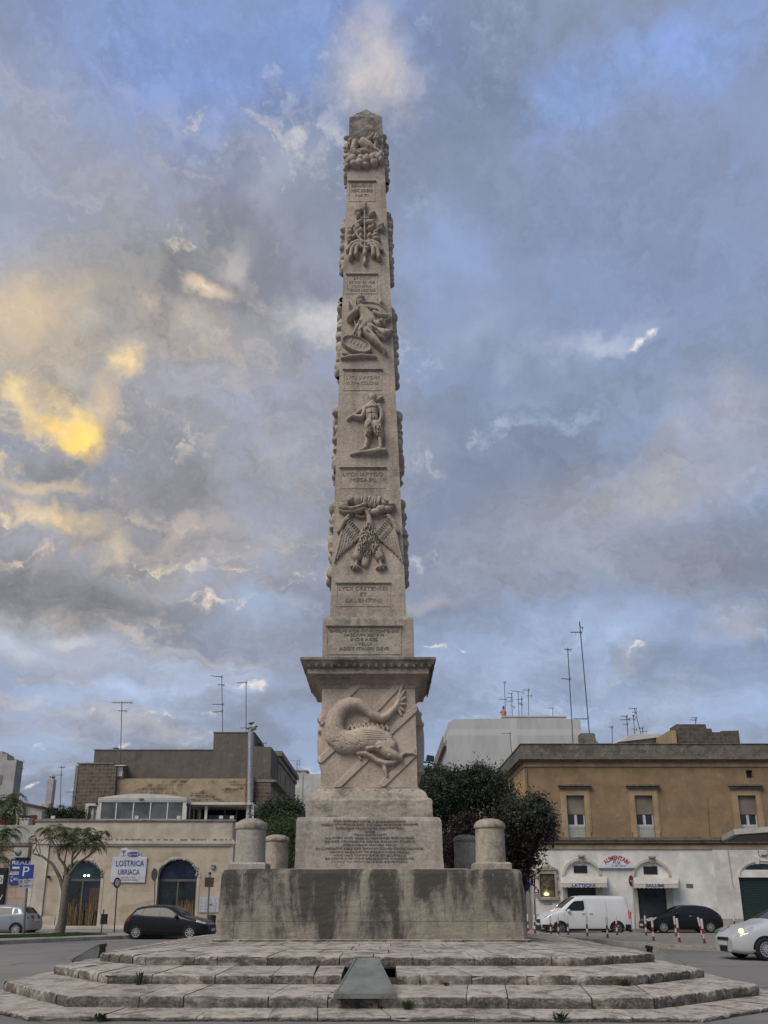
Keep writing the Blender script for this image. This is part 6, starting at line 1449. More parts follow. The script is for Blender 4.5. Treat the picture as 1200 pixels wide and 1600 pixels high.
# arched shop sign
c = at(962.5, 1356, YR); sgn = thing('grocery_sign', 'white arched sign with red ALIMENTARI lettering between the two awnings', 'sign', (c.x, YR - .05, c.z))
W2 = Xr(990.5, 1350) - c.x; hz = Zr(1335) - c.z; rad = (W2 * W2 + hz * hz) / (2 * hz); a0 = math.asin(W2 / rad)
q = MB(); q.prism([(c.x + rad * math.sin(a0 - 2 * a0 * k / 20), c.z + hz - rad + rad * math.cos(a0 - 2 * a0 * k / 20)) for k in range(21)], YR - .16, YR - .03); q.build('panel', M_SW, sgn)
q = MB(); q.box(c.x - W2, c.x + W2, YR - .17, YR - .03, c.z - .05, c.z - .001); q.build('bottom_rail', plain('blue_grey_rail', (.2, .22, .27), .5), sgn)
M_RED = plain('sign_red', (0.33, 0.025, 0.02), .5, 0, .1, 4, 0)
q = MB(); add_text(q, 'ALIMENTARI', c.x, c.z + hz - .20, YR - .161, w=1.66, h=.26, thick=.012, arc=rad - .20, bold=.03); q.build('lettering', M_RED, sgn)
q = MB(); add_text(q, 'Ria', c.x, c.z + .34, YR - .161, w=.48, h=.26, thick=.012, shear=.3); q.build('script_lettering', plain('grey_blue_ink', (.14, .18, .27), .5), sgn)
q = MB(); add_text(q, 'Tel. 0832 309157', c.x + .12, c.z + .12, YR - .161, w=.86, h=.085, thick=.01); q.build('phone_number', M_INKB, sgn)
# votive shrine
a_, b_ = at(838.5, 1357, YR), at(872.5, 1407, YR); cx = (a_.x + b_.x) / 2; y = YR - .02
sh = thing('votive_shrine', 'carved stone wall shrine framing a dark painting lit from below, left of the first awning', 'shrine', (cx, y, b_.z))
M_SHR = stone('shrine_stone', (0.33, 0.285, 0.225), .25, .1, .3, None, 33, 3)
pa, pb_ = at(842, 1365.5, YR), at(867.5, 1401.5, YR)
q = MB(); z0, z1 = b_.z + .12, a_.z - .1; fx = .01
for box in ((a_.x + .06, pa.x, z0, z1), (pb_.x, b_.x - .06, z0, z1), (pa.x + .001, pb_.x - .001, z0, pb_.z), (pa.x + .001, pb_.x - .001, pa.z, z1)): q.box(box[0], box[1], y - .16, y, box[2], box[3])
q.box(a_.x - .02, b_.x + .02, y - .22, y, z1 + .001, z1 + .08); q.box(a_.x + .0, b_.x - .0, y - .2, y, z0 - .09, z0 - .001)
for sx, e in ((-1, a_.x + .02), (1, b_.x - .02)):
    for zz in (z0 + .05, z0 + .45, z1 - .4, z1 - .08): q.lathe((e, y - .08, zz), [(.0, -.09), (.08, -.07), (.09, .07), (.0, .09)], 8)
for xx, rr_, zz in ((cx, .2, .2), (cx - .24, .14, .12), (cx + .24, .14, .12), (cx, .11, .42), (cx - .42, .09, .1), (cx + .42, .09, .1)): q.lathe((xx, y - .13, z1 + zz), [(.0, -.05), (rr_, -.04), (rr_ * .8, .05), (0, .07)], 10, axis='Y')
q.build('frame', M_SHR, sh)
t = NT('dark_old_painting'); t.col(t.mix(t.ramp(t.noise(3.0, 6, .6, .8), .38, .66), (0.03, 0.026, 0.015), (0.115, 0.10, 0.055))); t.set(Roughness=.35)
q = MB(); q.box(pa.x, pb_.x, y - .06, y - .03, pb_.z, pa.z); q.build('painting', t.m, sh)
q = MB(); q.box(pa.x + .001, pa.x + .05, y - .12, y - .061, pb_.z, pa.z); q.box(pb_.x - .05, pb_.x - .001, y - .12, y - .061, pb_.z, pa.z); q.box(pa.x + .051, pb_.x - .051, y - .12, y - .061, pa.z - .05, pa.z - .001); q.build('inner_frame', plain('dark_wood', (.03, .018, .012), .6), sh)
p = at(853.5, 1397.5, YR); q = MB(); q.lathe((p.x, y - .075, p.z), [(.0, -.0), (.17, .0), (.17, .012), (0, .014)], 18, axis='Y'); 
q.v = [(x, yy, p.z + (z - p.z) * .5) for x, yy, z in q.v]; q.build('picture_lamp', emit('picture_lamp_glow', (1.0, .86, .42), .55), sh)
pl_ = bpy.data.lights.new('picture_lamp_light', 'POINT'); pl_.energy = 2.2; pl_.color = (1.0, .82, .42); pl_.shadow_soft_size = .06; plo = bpy.data.objects.new('picture_lamp_light', pl_); COL.objects.link(plo); plo.location = (p.x, y - .22, p.z + .08)
q = MB(); a2, b2 = at(850, 1410, YR), at(862, 1413, YR); q.box(a2.x, b2.x, y - .05, y, b2.z, a2.z); q.build('plaque', M_SHR, sh)
# white downpipe at the corner
q = MB(); x = xo + .02; q.tube([(x, YR - .16, .14), (x, YR - .16, zs0 - .1), (x, YR - .05, zs0)], .055, 8); q.build('downpipe', plain('white_downpipe', (.42, .40, .38), .6), oh)

# ------------------------------------------------------------------ things on the ochre roof
YQ = 54
zb = Zr(1163) - .8
M_CHB = stone('rough_chimney_stone', (.155, .138, .118), .5, .3, .3, None, 35, 1.6)
q = MB(); q.prism([(XR(907, YQ, 1155), zb), (XR(936, YQ, 1155), zb), (XR(935, YQ, 1155), ZR(1161, YQ)), (XR(931.5, YQ, 1155), ZR(1157, YQ)), (XR(930, YQ, 1155), ZR(1147, YQ)), (XR(928.5, YQ, 1150), ZR(1145.5, YQ)), (XR(908, YQ, 1150), ZR(1145.5, YQ))], YQ, YQ + .9)
tag(q.build('roof_stub', M_CHB), 'crumbling grey stone stub on the parapet under the tall leaning antenna', 'masonry')
q = MB(); q.prism([(XR(1056, YQ + 1, 1155), zb), (XR(1156, YQ + 1, 1155), zb), (XR(1154, YQ + 1, 1141), ZR(1141.5, YQ + 1)), (XR(1127, YQ + 1, 1141), ZR(1142, YQ + 1)), (XR(1126, YQ + 1, 1141), ZR(1144, YQ + 1)), (XR(1113, YQ + 1, 1143), ZR(1144, YQ + 1)), (XR(1112, YQ + 1, 1143), ZR(1138.5, YQ + 1)), (XR(1104, YQ + 1, 1138), ZR(1138, YQ + 1)), (XR(1103, YQ + 1, 1138), ZR(1131.5, YQ + 1)), (XR(1057, YQ + 1, 1131), ZR(1131.5, YQ + 1))], YQ + 1, YQ + 2.4)
rf = thing('ruined_wall', 'ruined stepped block of dark rough stone on the ochre roof', 'masonry', (XR(1105, YQ + 1, 1160), YQ + 1, zb))
q.build('stone_core', old_block('ruin_blocks', (.075, .062, .05), (.12, .10, .08), (.125, .105, .085), (.60, .70), (.24, .19, .13), .6, .30), rf)
q = MB(); q.box(XR(1046, YQ + 1, 1155), XR(1056, YQ + 1, 1155) - .01, YQ + .8, YQ + 3.8, zb, ZR(1142, YQ + 1)); q.build('end_wall', M_OCHT, rf)
ws = thing('roof_cabin', 'low white roof cabin with a flat overhanging slab left of the ruined stone block', 'roof cabin', (XR(995, 58, 1160), 58, zb))
q = MB(); q.box(XR(985, 58, 1160), XR(1026, 58, 1160), 58, 61, zb, ZR(1153, 58)); q.build('wall', M_WGREY, ws)
q = MB(); q.hexa([(XR(963, 58, 1158), 57.6, ZR(1161, 58)), (XR(1031, 58, 1150), 57.6, ZR(1153, 58)), (XR(1031, 58, 1150), 62, ZR(1153, 58)), (XR(963, 58, 1158), 62, ZR(1153, 58))], [(XR(984, 58, 1150), 57.6, ZR(1149, 58)), (XR(1031, 58, 1150), 57.6, ZR(1149, 58)), (XR(1031, 58, 1150), 62, ZR(1149, 58)), (XR(984, 58, 1150), 62, ZR(1149, 58))]); q.build('roof_slab', M_WHITE, ws)
# flat canopy entering from the right
YK = 34.0
p = at(1147, 1300, YK); z = p.z
cn = thing('entrance_canopy', 'worn white flat canopy roof entering the picture from the right edge', 'canopy', (p.x + 3, YK + 2, 0))
q = MB(); q.hexa([(p.x, YK, z - .10), (p.x + 7, YK - 8, z - .02), (p.x + 7, YK + 3.5, z - .02), (p.x + .9, YK + 3.5, z - .10)], [(p.x, YK, z + .12), (p.x + 7, YK - 8, z + .12), (p.x + 7, YK + 3.5, z + .2), (p.x + .9, YK + 3.5, z + .12)]); q.build('roof_slab', stone('flaking_white_paint', (.44, .42, .39), .25, .1, .2, None, 36, 4, dark=(.16, .13, .11)), cn)
q = MB(); q.hexa([(p.x + .3, YK + .2, z - .16), (p.x + 7, YK - 7.5, z - .10), (p.x + 7, YK + 3.3, z - .1), (p.x + 1.1, YK + 3.3, z - .16)], [(p.x + .3, YK + .2, z - .102), (p.x + 7, YK - 7.5, z - .03), (p.x + 7, YK + 3.3, z - .03), (p.x + 1.1, YK + 3.3, z - .102)]); q.build('soffit', plain('grey_soffit', (.16, .155, .15), .9), cn)
q = MB()
for k in range(2): q.box(p.x + 4.2 + 2 * k, p.x + 4.35 + 2 * k, YK + 1.2, YK + 1.35, 0, z - .16)
q.build('post', M_GREYF, cn)
# white apartment block behind
YW = 75
wb = thing('apartment_block', 'big blank white apartment block with balconies down its left side behind the dark tree', 'building', (XR(800, YW, 1180), YW, 0))
def flat_mat():
    t = NT('blank_white_render'); br = t.brick(6.6, 4.4, .35, t.vmap(t.wallvec(), (1, 1, 1), (-1.4, .6, 0)), 0.0); c0 = (0.43, 0.43, 0.415)
    sv = t.noise(.5, 6, .6, .3, t.vmap(t.pos, (1.2, 1.2, .35)))
    c = t.mix(t.ramp(sv, .4, .65), mul(c0, 1.04), mul(c0, .88)); c = t.mix(t.math('MULTIPLY', br.outputs['Fac'], .5), c, mul(c0, 1.28)); t.col(c); t.set(Roughness=.95); return t.m
x0, x1 = XR(703, YW, 1180), XR(908.5, YW, 1150); zt2 = ZR(1123.5, YW)
q = MB(); q.prism([(x0, 0), (x1, 0), (x1, zt2 - .1), (x1 - 2.2, zt2 + .1), (x0 + .5, zt2), (x0 - .06, zt2 - .35)], YW, YW + 20); q.build('wall', flat_mat(), wb)
q = MB(); q.box(XR(786, YW, 1120), XR(885.5, YW, 1120), YW + .3, YW + 6, zt2 - .05, ZR(1119.5, YW)); q.box(XR(785, YW, 1120), XR(886, YW, 1120), YW + .2, YW + 6.1, ZR(1119.5, YW) + .002, ZR(1117.5, YW)); q.build('roof_slab', M_PALE, wb)
q = MB(); q.box(x0 - .35, x0 - .003, YW + 3.0, YW + 18, zt2 - 2.0, zt2 - 1.75); q.box(x0 - .41, x0 - .35, YW + 2.9, YW + 18, zt2 - 2.05, zt2 - 1.0); q.build('eaves', plain('pinkish_soffit', (.24, .18, .15), .8), wb)
for k in range(3):
    z = zt2 - 5.2 - 3.1 * k; q = MB(); q.box(x0 - .35, x0 - .003, YW + 3, YW + 17.5, z - .2, z); q.box(x0 - .40, x0 - .30, YW + 3, YW + 17.5, z + .002, z + 1.0); q.box(x0 - .299, x0 - .003, YW + 2.95, YW + 3.05, z + .002, z + 1.0); q.build('balcony', plain('tan_balcony', (.25, .20, .15), .8), wb)
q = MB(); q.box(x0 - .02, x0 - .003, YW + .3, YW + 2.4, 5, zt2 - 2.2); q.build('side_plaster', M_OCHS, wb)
# ------------------------------------------------------------------ cars
M_TYRE = plain('tyre_rubber', (0.012, 0.012, 0.013), .85, 0, .1)
M_RIM = plain('alloy_rim', (0.42, 0.42, 0.43), .35, .6, .05, 4, 0)
M_CGL = NT('car_glass'); M_CGL.col((0.012, 0.014, 0.016)); M_CGL.set(Roughness=.06); M_CGL.b.inputs['Specular IOR Level'].default_value = .3; M_CGL = M_CGL.m
M_TRIMB = plain('black_plastic', (0.015, 0.015, 0.016), .55, 0, .1)
M_HLAMP = plain('headlamp_glass', (0.42, 0.44, 0.46), .08, .3, .2, 20, 0)
M_HLIT = emit('lit_headlamp', (1.0, .80, .38), .7)
M_TLAMP = plain('tail_lamp', (0.22, 0.012, 0.012), .15, 0, .1)
M_TLIT = emit('lit_tail_lamp', (.6, .03, .025), .2)
M_PLATE = plain('number_plate', (0.5, 0.5, 0.5), .5, 0, .05)
def paint(name, c, rough=.3, metal=.0):
    m = plain(name, c, rough, metal, .04, 1.0, 0, coat=.15, spec=.3); return m
def car(name, lab, spec, col, group=None):
    """front at -x; surface = sections along x given by the side profile, the plan and the belt line"""
    L, W, zb = spec['L'], spec['W'] / 2, spec['zb']
    ip = lambda pts, x: float(np.interp(x, [p[0] for p in pts], [p[1] for p in pts]))
    top, belt, plan = spec['top'], spec['belt'], spec['plan']
    def smooth_ip(pts, x):
        return sum(ip(pts, x + d) * w for d, w in ((-.08, .25), (0, .5), (.08, .25)))
    def section(x):
        zt = smooth_ip(top, x); w = W * smooth_ip(plan, x); zbl = smooth_ip(belt, x); low = zb + ip(spec['under'], x)
        t = max(0., min(1., (zt - zbl) / spec['cab'])); zs = min(zbl, zt - .05)
        wr = w * (.90 - spec['tumble'] * t)
        ctrl = [(w * .80, low), (w * .955, low + .05), (w * .99, low + (zs - low) * .35), (w, low + (zs - low) * .62), (w * .975, zs)]
        if t > .05: ctrl += [(wr + (w * .975 - wr) * .42, zs + (zt - zs) * .60), (wr + .015, zt - .055), (wr * .93, zt - .012), (wr * .6, zt + .018 * t), (wr * .3, zt + .03 * t), (0, zt + .032 * t)]
        else: ctrl += [(w * .95, zt - .03), (w * .90, zt - .012), (w * .80, zt), (w * .55, zt + .012), (w * .25, zt + .018), (0, zt + .02)]
        c = np.array(ctrl); d = np.r_[0, np.cumsum(np.hypot(*np.diff(c, axis=0).T))]; s = np.linspace(0, d[-1], 33)
        y, z = np.interp(s, d, c[:, 0]), np.interp(s, d, c[:, 1])
        for _ in range(2): y[1:-1] = .25 * y[:-2] + .5 * y[1:-1] + .25 * y[2:]; z[1:-1] = .25 * z[:-2] + .5 * z[1:-1] + .25 * z[2:]
        return y, z
    cache = {}
    def sec(x):
        k = round(x, 3)
        if k not in cache: cache[k] = section(x)
        return cache[k]
    def side_y(x, z):
        y, zz = sec(x); i = int(np.argmax(zz)); return float(np.interp(z, zz[:26], y[:26]))
    def top_z(x, yq):
        y, zz = sec(x); return float(np.interp(abs(yq), y[::-1][:24], zz[::-1][:24]))
    root = thing(name, lab, spec['cat'], (0, 0, 0), group)
    X0 = L / 2
    stn = sorted(set(list(np.linspace(0, L, 46)) + [.02, .06, .12, L - .12, L - .06, L - .02]))
    q = MB(); rings = []
    for x in stn:
        y, z = sec(x); rings.append([(x - X0, -a, b) for a, b in zip(y, z)] + [(x - X0, a, b) for a, b in list(zip(y, z))[::-1][1:]])
    n = len(rings[0]); vs = [p for r_ in rings for p in r_]
    fs = [(k * n + i, k * n + (i + 1) % n, (k + 1) * n + (i + 1) % n, (k + 1) * n + i) for k in range(len(rings) - 1) for i in range(n)]
    q.add(vs, fs, 0, True); q.add(rings[0], [tuple(range(n))]); q.add(rings[-1], [tuple(range(n))]); body = q.build('body', col, root)
    def side_patch(poly, s, nx=14, nz=4, off=.006):
        xs_ = [p[0] for p in poly]; xs2 = np.linspace(min(xs_) + 1e-3, max(xs_) - 1e-3, nx); vs, fs = [], []
        for x in xs2:
            zz = []
            for (a, b) in zip(poly, poly[1:] + poly[:1]):
                if (a[0] - x) * (b[0] - x) <= 0 and a[0] != b[0]: zz.append(a[1] + (b[1] - a[1]) * (x - a[0]) / (b[0] - a[0]))
            lo, hi = min(zz), max(zz)
            for k in range(nz): z = lo + (hi - lo) * k / (nz - 1); vs.append((x - X0, s * (side_y(x, z) + off), z))
        for i in range(nx - 1):
            for k in range(nz - 1): fs.append((i * nz + k, (i + 1) * nz + k, (i + 1) * nz + k + 1, i * nz + k + 1))
        return vs, fs
    def top_patch(xa, xb, fa, fb, nx=8, ny=9, off=.008, inset=0.0):
        vs, fs = [], []
        for i in range(nx):
            x = xa + (xb - xa) * i / (nx - 1); y, zz = sec(x); hw = W * (fa + (fb - fa) * i / (nx - 1))
            for j in range(ny): yy = -hw + 2 * hw * j / (ny - 1); vs.append((x - X0, yy, top_z(x, yy) + off))
        return vs, [(i * ny + j, (i + 1) * ny + j, (i + 1) * ny + j + 1, i * ny + j + 1) for i in range(nx - 1) for j in range(ny - 1)]
    def piece(nm, shapes, mat, par=root):
        q = MB()
        for v, f in shapes: q.add(v, f, 0, True)
        return q.build(nm, mat, par, fix=False)
    for s in (-1, 1):
        for wpoly in spec['win']: piece('side_window', [side_patch(wpoly, s)], M_CGL)
        for dl in spec.get('seams', []): piece('door_seam', [side_patch([(dl[0], dl[1]), (dl[0] + .012, dl[1]), (dl[0] + .012, dl[2]), (dl[0], dl[2])], s, 2, 8, .003)], M_TRIMB)
        for hx, hz in spec['handles']: piece('door_handle', [side_patch([(hx, hz), (hx + .18, hz), (hx + .18, hz + .03), (hx, hz + .03)], s, 5, 2, .03)], spec.get('handle_mat', col))
        piece('sill_trim', [side_patch([(spec['ax'][0] + .42, zb + .02), (spec['ax'][1] - .42, zb + .02), (spec['ax'][1] - .42, zb + .12), (spec['ax'][0] + .42, zb + .12)], s, 10, 3, .008)], M_TRIMB if spec.get('trim') else col)
        piece('headlight', [side_patch(spec['head'], s, 10, 4, .010)], M_HLIT if spec.get('lit') else M_HLAMP)
        piece('taillight', [side_patch(spec['tail'], s, 8, 4, .010)], M_TLIT if spec.get('tlit') else M_TLAMP)
        mx, mz = spec['mirror']; q = MB(); yy = side_y(mx, mz)
        q.lathe((mx - X0, s * (yy + .10), mz + .02), [(.0, -.09), (.07, -.06), (.085, 0), (.075, .06), (0, .075)], 10, axis='X'); q.box(mx - X0 - .02, mx - X0 + .03, min(s * (yy - .02), s * (yy + .08)), max(s * (yy - .02), s * (yy + .08)), mz - .02, mz + .02); q.build('wing_mirror', spec.get('mirror_mat', col), root)
    piece('windscreen', [top_patch(*spec['ws'])], M_CGL); piece('rear_window', [top_patch(*spec['rw'])], M_CGL)
    # front and rear faces
    q = MB(); zf = spec['grille']; wv = W * spec['plan'][0][1]
    q.box(-X0 - .025, -X0 + .02, -wv * .62, wv * .62, zf[0], zf[1]); q.box(-X0 - .02, -X0 + .02, -wv * spec.get('intake', .8), wv * spec.get('intake', .8), zb + .05, zb + .2); q.build('grille', M_TRIMB, root)
    q = MB(); q.box(-X0 - .04, -X0 - .024, -.26, .26, zf[0] - .14, zf[0] - .03); q.build('number_plate', M_PLATE, root); q = MB(); q.box(X0 + .005, X0 + .03, -.26, .26, spec['rplate'], spec['rplate'] + .11); q.build('number_plate', M_PLATE, root)
    if spec.get('bumper'):
        for xa_, xb_, xc_ in spec['bumper']:
            q = MB()
            for s in (-1, 1): v, f = side_patch([(xa_, zb), (xb_, zb), (xb_, zb + .33), (xa_, zb + .33)], s, 8, 5, .012); q.add(v, f, 0, True)
            q.box(xc_ - X0 - .03, xc_ - X0 + .03, -wv, wv, zb, zb + .3); q.build('bumper', M_TRIMB, root, fix=False)
    # wheels sit in dark arches cut flush with the body side
    r = spec['r']
    for xw in spec['ax']:
        for s in (-1, 1):
            vs, fs = [], []; m = 26; ra = r * 1.17
            for ring_, kk in ((ra, 0), (ra * .5, 1)):
                for i in range(m):
                    a = 2 * math.pi * i / m; x, z = xw + ring_ * math.cos(a), max(zb - .01, r + ring_ * math.sin(a)); vs.append((x - X0, s * (side_y(x, max(z, zb + .04)) + .004), z))
            fs = [(i, (i + 1) % m, m + (i + 1) % m, m + i) for i in range(m)] + [tuple(range(m, 2 * m))]; piece('wheel_arch', [(vs, fs)], M_BLACK)
            yo = side_y(xw, r) + .012; w_ = thing('wheel', '', '', (0, 0, 0)); 
            for kx in ('label', 'category'):
                if kx in w_: del w_[kx]
            link_child(w_, root); w_.location = (xw - X0, s * yo, r); wl = Vector((xw - X0, s * yo, r))
            q = MB(); prof = [(r * .64, .0), (r * .72, .022), (r * .93, .02), (r, -.03), (r, -.17), (r * .9, -.2), (r * .5, -.2)]
            q.lathe(wl, [(a, (b if s < 0 else -b)) for a, b in prof], 30, axis='Y', cap=True); q.build('tyre', M_TYRE, w_)
            q = MB(); sg_ = -s
            def P(rad, a, dep): return wl + Vector((rad * math.cos(a), s * dep, rad * math.sin(a)))
            ns = spec.get('spokes', 7)
            for k in range(ns):
                a = 2 * math.pi * k / ns; da, db = spec.get('sw', .16), .09
                q.add([P(r * .16, a - .35, .022), P(r * .16, a + .35, .022), P(r * .64, a + da, .012), P(r * .64, a - da, .012)], [(0, 1, 2, 3)])
            m = 24
            q.add([P(r * .66, 2 * math.pi * i / m, .024) for i in range(m)] + [P(r * .585, 2 * math.pi * i / m, .020) for i in range(m)], [(i, (i + 1) % m, m + (i + 1) % m, m + i) for i in range(m)])
            q.add([P(r * .17, 2 * math.pi * i / 12, .026) for i in range(12)], [tuple(range(12))])
            q.build('rim', spec.get('rim_mat', M_RIM), w_, fix=False)
            q = MB(); q.add([P(r * .63, 2 * math.pi * i / m, .004) for i in range(m)], [tuple(range(m))]); q.build('brake_shadow_disc', M_TRIMB, w_, fix=False)
    if spec.get('aerial'):
        ax_ = spec['aerial']; q = MB(); z0 = top_z(ax_, 0); q.tube([(ax_ - X0, 0, z0), (ax_ - X0 + .1, 0, z0 + .2)], .006, 5); q.build('aerial', M_TRIMB, root)
    return root
def place(root, x, y, rz, z=0.0): root.location = (x, y, z); root.rotation_euler = (0, 0, rz)
PLAN = [(0, .58), (.06, .72), (.18, .86), (.45, .96), (.9, 1.0), (2.0, 1.0), (3.2, .99), (3.6, .96), (3.9, .88), (4.1, .78), (4.3, .70)]
def plan_for(L): return [(0, .60), (.06, .73), (.18, .86), (.45, .955), (.9, 1.0), (L * .5, 1.0), (L - .9, .985), (L - .45, .95), (L - .18, .89), (L - .05, .80), (L, .72)]
hatch = dict(cat='car', L=3.98, W=1.72, zb=.17, r=.305, cab=.42, tumble=.19, plan=plan_for(3.98), under=[(0, .06), (.3, 0), (3.6, 0), (3.98, .12)],
    top=[(0, .56), (.05, .68), (.14, .75), (.5, .87), (.95, .97), (1.1, 1.02), (1.75, 1.40), (2.1, 1.47), (2.7, 1.475), (3.2, 1.43), (3.45, 1.38), (3.72, 1.05), (3.86, .92), (3.95, .82), (3.98, .62)],
    belt=[(0, .62), (.5, .80), (1.1, .93), (2.5, .99), (3.4, 1.05), (3.98, .98)],
    win=[[(1.45, 1.0), (2.20, 1.0), (2.20, 1.36), (1.95, 1.34), (1.70, 1.22)], [(2.28, 1.0), (3.02, 1.03), (2.98, 1.34), (2.28, 1.37)], [(3.08, 1.05), (3.34, 1.10), (3.22, 1.30), (3.06, 1.32)]],
    seams=[(1.30, .35, .95), (2.24, .30, 1.40), (3.05, .5, 1.02)], handles=[(2.02, .86), (2.86, .90)], ax=(.78, 3.30), head=[(.10, .66), (.50, .76), (.56, .86), (.30, .80), (.12, .72)], tail=[(3.66, .80), (3.93, .78), (3.90, .98), (3.62, 1.05)],
    mirror=(1.42, .98), ws=(1.20, 1.78, .70, .60), rw=(3.48, 3.70, .55, .62), grille=(.50, .64), rplate=.70, aerial=3.1, spokes=8)
M_CBLK = paint('black_car_paint', (0.008, 0.008, 0.010)); M_CSIL = paint('silver_blue_paint', (0.27, 0.29, 0.32), .3, .4); M_CWH = paint('white_van_paint', (0.56, 0.565, 0.57)); M_CSW = paint('pale_silver_paint', (0.50, 0.505, 0.51), .3, .2)
c1 = car('hatchback', 'black hatchback driving to the right in front of the arched shop building', hatch, M_CBLK)
p = gp(258, 1468.3); place(c1, p.x, p.y + .86, math.pi - R(7))
h2 = dict(hatch); h2.update(handles=[(2.02, .86), (2.86, .90)], spokes=9, tail=[(3.78, .84), (3.94, .82), (3.92, .97), (3.76, 1.0)])
c2 = car('hatchback', 'silver-blue hatchback parked at the left edge, seen from its rear half', h2, M_CSIL)
p = gp(50, 1461.5); place(c2, p.x - 1.75, 43.6, R(-3))
h3 = dict(hatch); h3.update(L=4.35, W=1.79, plan=plan_for(4.35), top=[(0, .50), (.05, .62), (.15, .70), (.6, .86), (1.15, .98), (1.3, 1.03), (2.05, 1.40), (2.4, 1.455), (3.0, 1.455), (3.5, 1.40), (3.8, 1.30), (4.12, 1.06), (4.25, .92), (4.33, .80), (4.35, .6)],
    belt=[(0, .60), (.6, .80), (1.3, .92), (2.8, .99), (3.7, 1.10), (4.35, 1.0)], win=[[(1.72, .99), (2.55, 1.0), (2.55, 1.345), (2.25, 1.33), (1.98, 1.19)], [(2.62, 1.0), (3.35, 1.05), (3.48, 1.12), (3.40, 1.29), (3.2, 1.34), (2.62, 1.35)]],
    seams=[(1.50, .35, .95), (2.58, .30, 1.40), (3.4, .5, 1.02)], handles=[(2.36, .88)], ax=(.90, 3.52), head=[(.10, .62), (.42, .70), (.62, .84), (.40, .82), (.16, .72)], tail=[(4.02, .86), (4.29, .84), (4.27, .98), (4.0, 1.06)], mirror=(1.68, .99), ws=(1.42, 2.08, .70, .60), rw=(3.85, 4.10, .52, .60), under=[(0, .06), (.3, 0), (3.9, 0), (4.35, .14)], spokes=10, sw=.09, aerial=3.5, handle_mat=M_RIM)
c3 = car('hatchback', 'black five-door hatchback parked under the SALUMI awning facing left', h3, M_CBLK)
p = gp(1069, 1457.5); place(c3, p.x, p.y + .5, R(2))
h4 = dict(hatch); h4.update(L=4.05, W=1.70, plan=plan_for(4.05), grille=(.54, .62), intake=.42, spokes=16, sw=.06, ax=(.84, 3.36), r=.315, head=[(.08, .64), (.40, .74), (.62, .93), (.40, .92), (.14, .78)], top=[(0, .54), (.05, .68), (.14, .77), (.5, .93), (.95, 1.03), (1.1, 1.07), (1.8, 1.42), (2.15, 1.49), (2.75, 1.495), (3.25, 1.45), (3.5, 1.40), (3.8, 1.05), (3.93, .92), (4.02, .82), (4.05, .62)])
c4 = car('hatchback', 'pale silver car with a lit headlight driving in from the right edge', h4, M_CSW)
q = MB(); q.lathe((-1.80, -.70, .80), [(0, -.05), (.07, -.045), (.08, .0), (.06, .03), (0, .04)], 12, axis='Y'); lh = q.build('lit_headlamp', M_HLIT, c4)
p = gp(1178, 1501.5); place(c4, p.x + 1.50, p.y + .85, R(4))
van = dict(cat='van', L=4.60, W=1.92, zb=.20, r=.335, cab=.6, tumble=.11, plan=[(0, .66), (.06, .78), (.2, .89), (.5, .97), (1.0, 1.0), (3, 1.0), (4.3, .99), (4.52, .97), (4.6, .95)], under=[(0, .05), (.3, 0), (4.3, 0), (4.6, .06)],
    top=[(0, .62), (.04, .84), (.12, .95), (.45, 1.10), (.85, 1.22), (1.0, 1.28), (1.55, 1.72), (1.85, 1.89), (2.3, 1.93), (4.3, 1.92), (4.5, 1.89), (4.56, 1.6), (4.60, .9)],
    belt=[(0, .70), (.45, 1.0), (1.0, 1.12), (2.0, 1.15), (4.6, 1.15)], win=[[(1.20, 1.20), (2.16, 1.20), (2.22, 1.30), (2.22, 1.70), (1.72, 1.68), (1.46, 1.46)]],
    seams=[(1.15, .45, 1.15), (2.28, .32, 1.75), (3.35, .4, 1.8)], handles=[(2.05, 1.03), (2.45, 1.03)], handle_mat=M_TRIMB, ax=(.90, 3.85), head=[(.08, .86), (.40, .93), (.56, 1.06), (.34, 1.03), (.10, .94)], tail=[(4.47, .80), (4.575, .80), (4.565, 1.22), (4.47, 1.22)], tlit=True, mirror=(1.36, 1.18),
    ws=(1.06, 1.80, .74, .68), rw=(4.53, 4.57, .5, .5), grille=(.62, .78), rplate=.72, bumper=[(0.02, .50, 0), (4.28, 4.58, 4.6)], spokes=8, trim=True, rim_mat=plain('dull_steel_rim', (.13, .13, .135), .5, .4))
c5 = car('delivery_van', 'white delivery van with a black bumper parked under the LATTICINI awning', van, M_CWH)
p = gp(917, 1461.5); place(c5, p.x, p.y + .9, R(3))

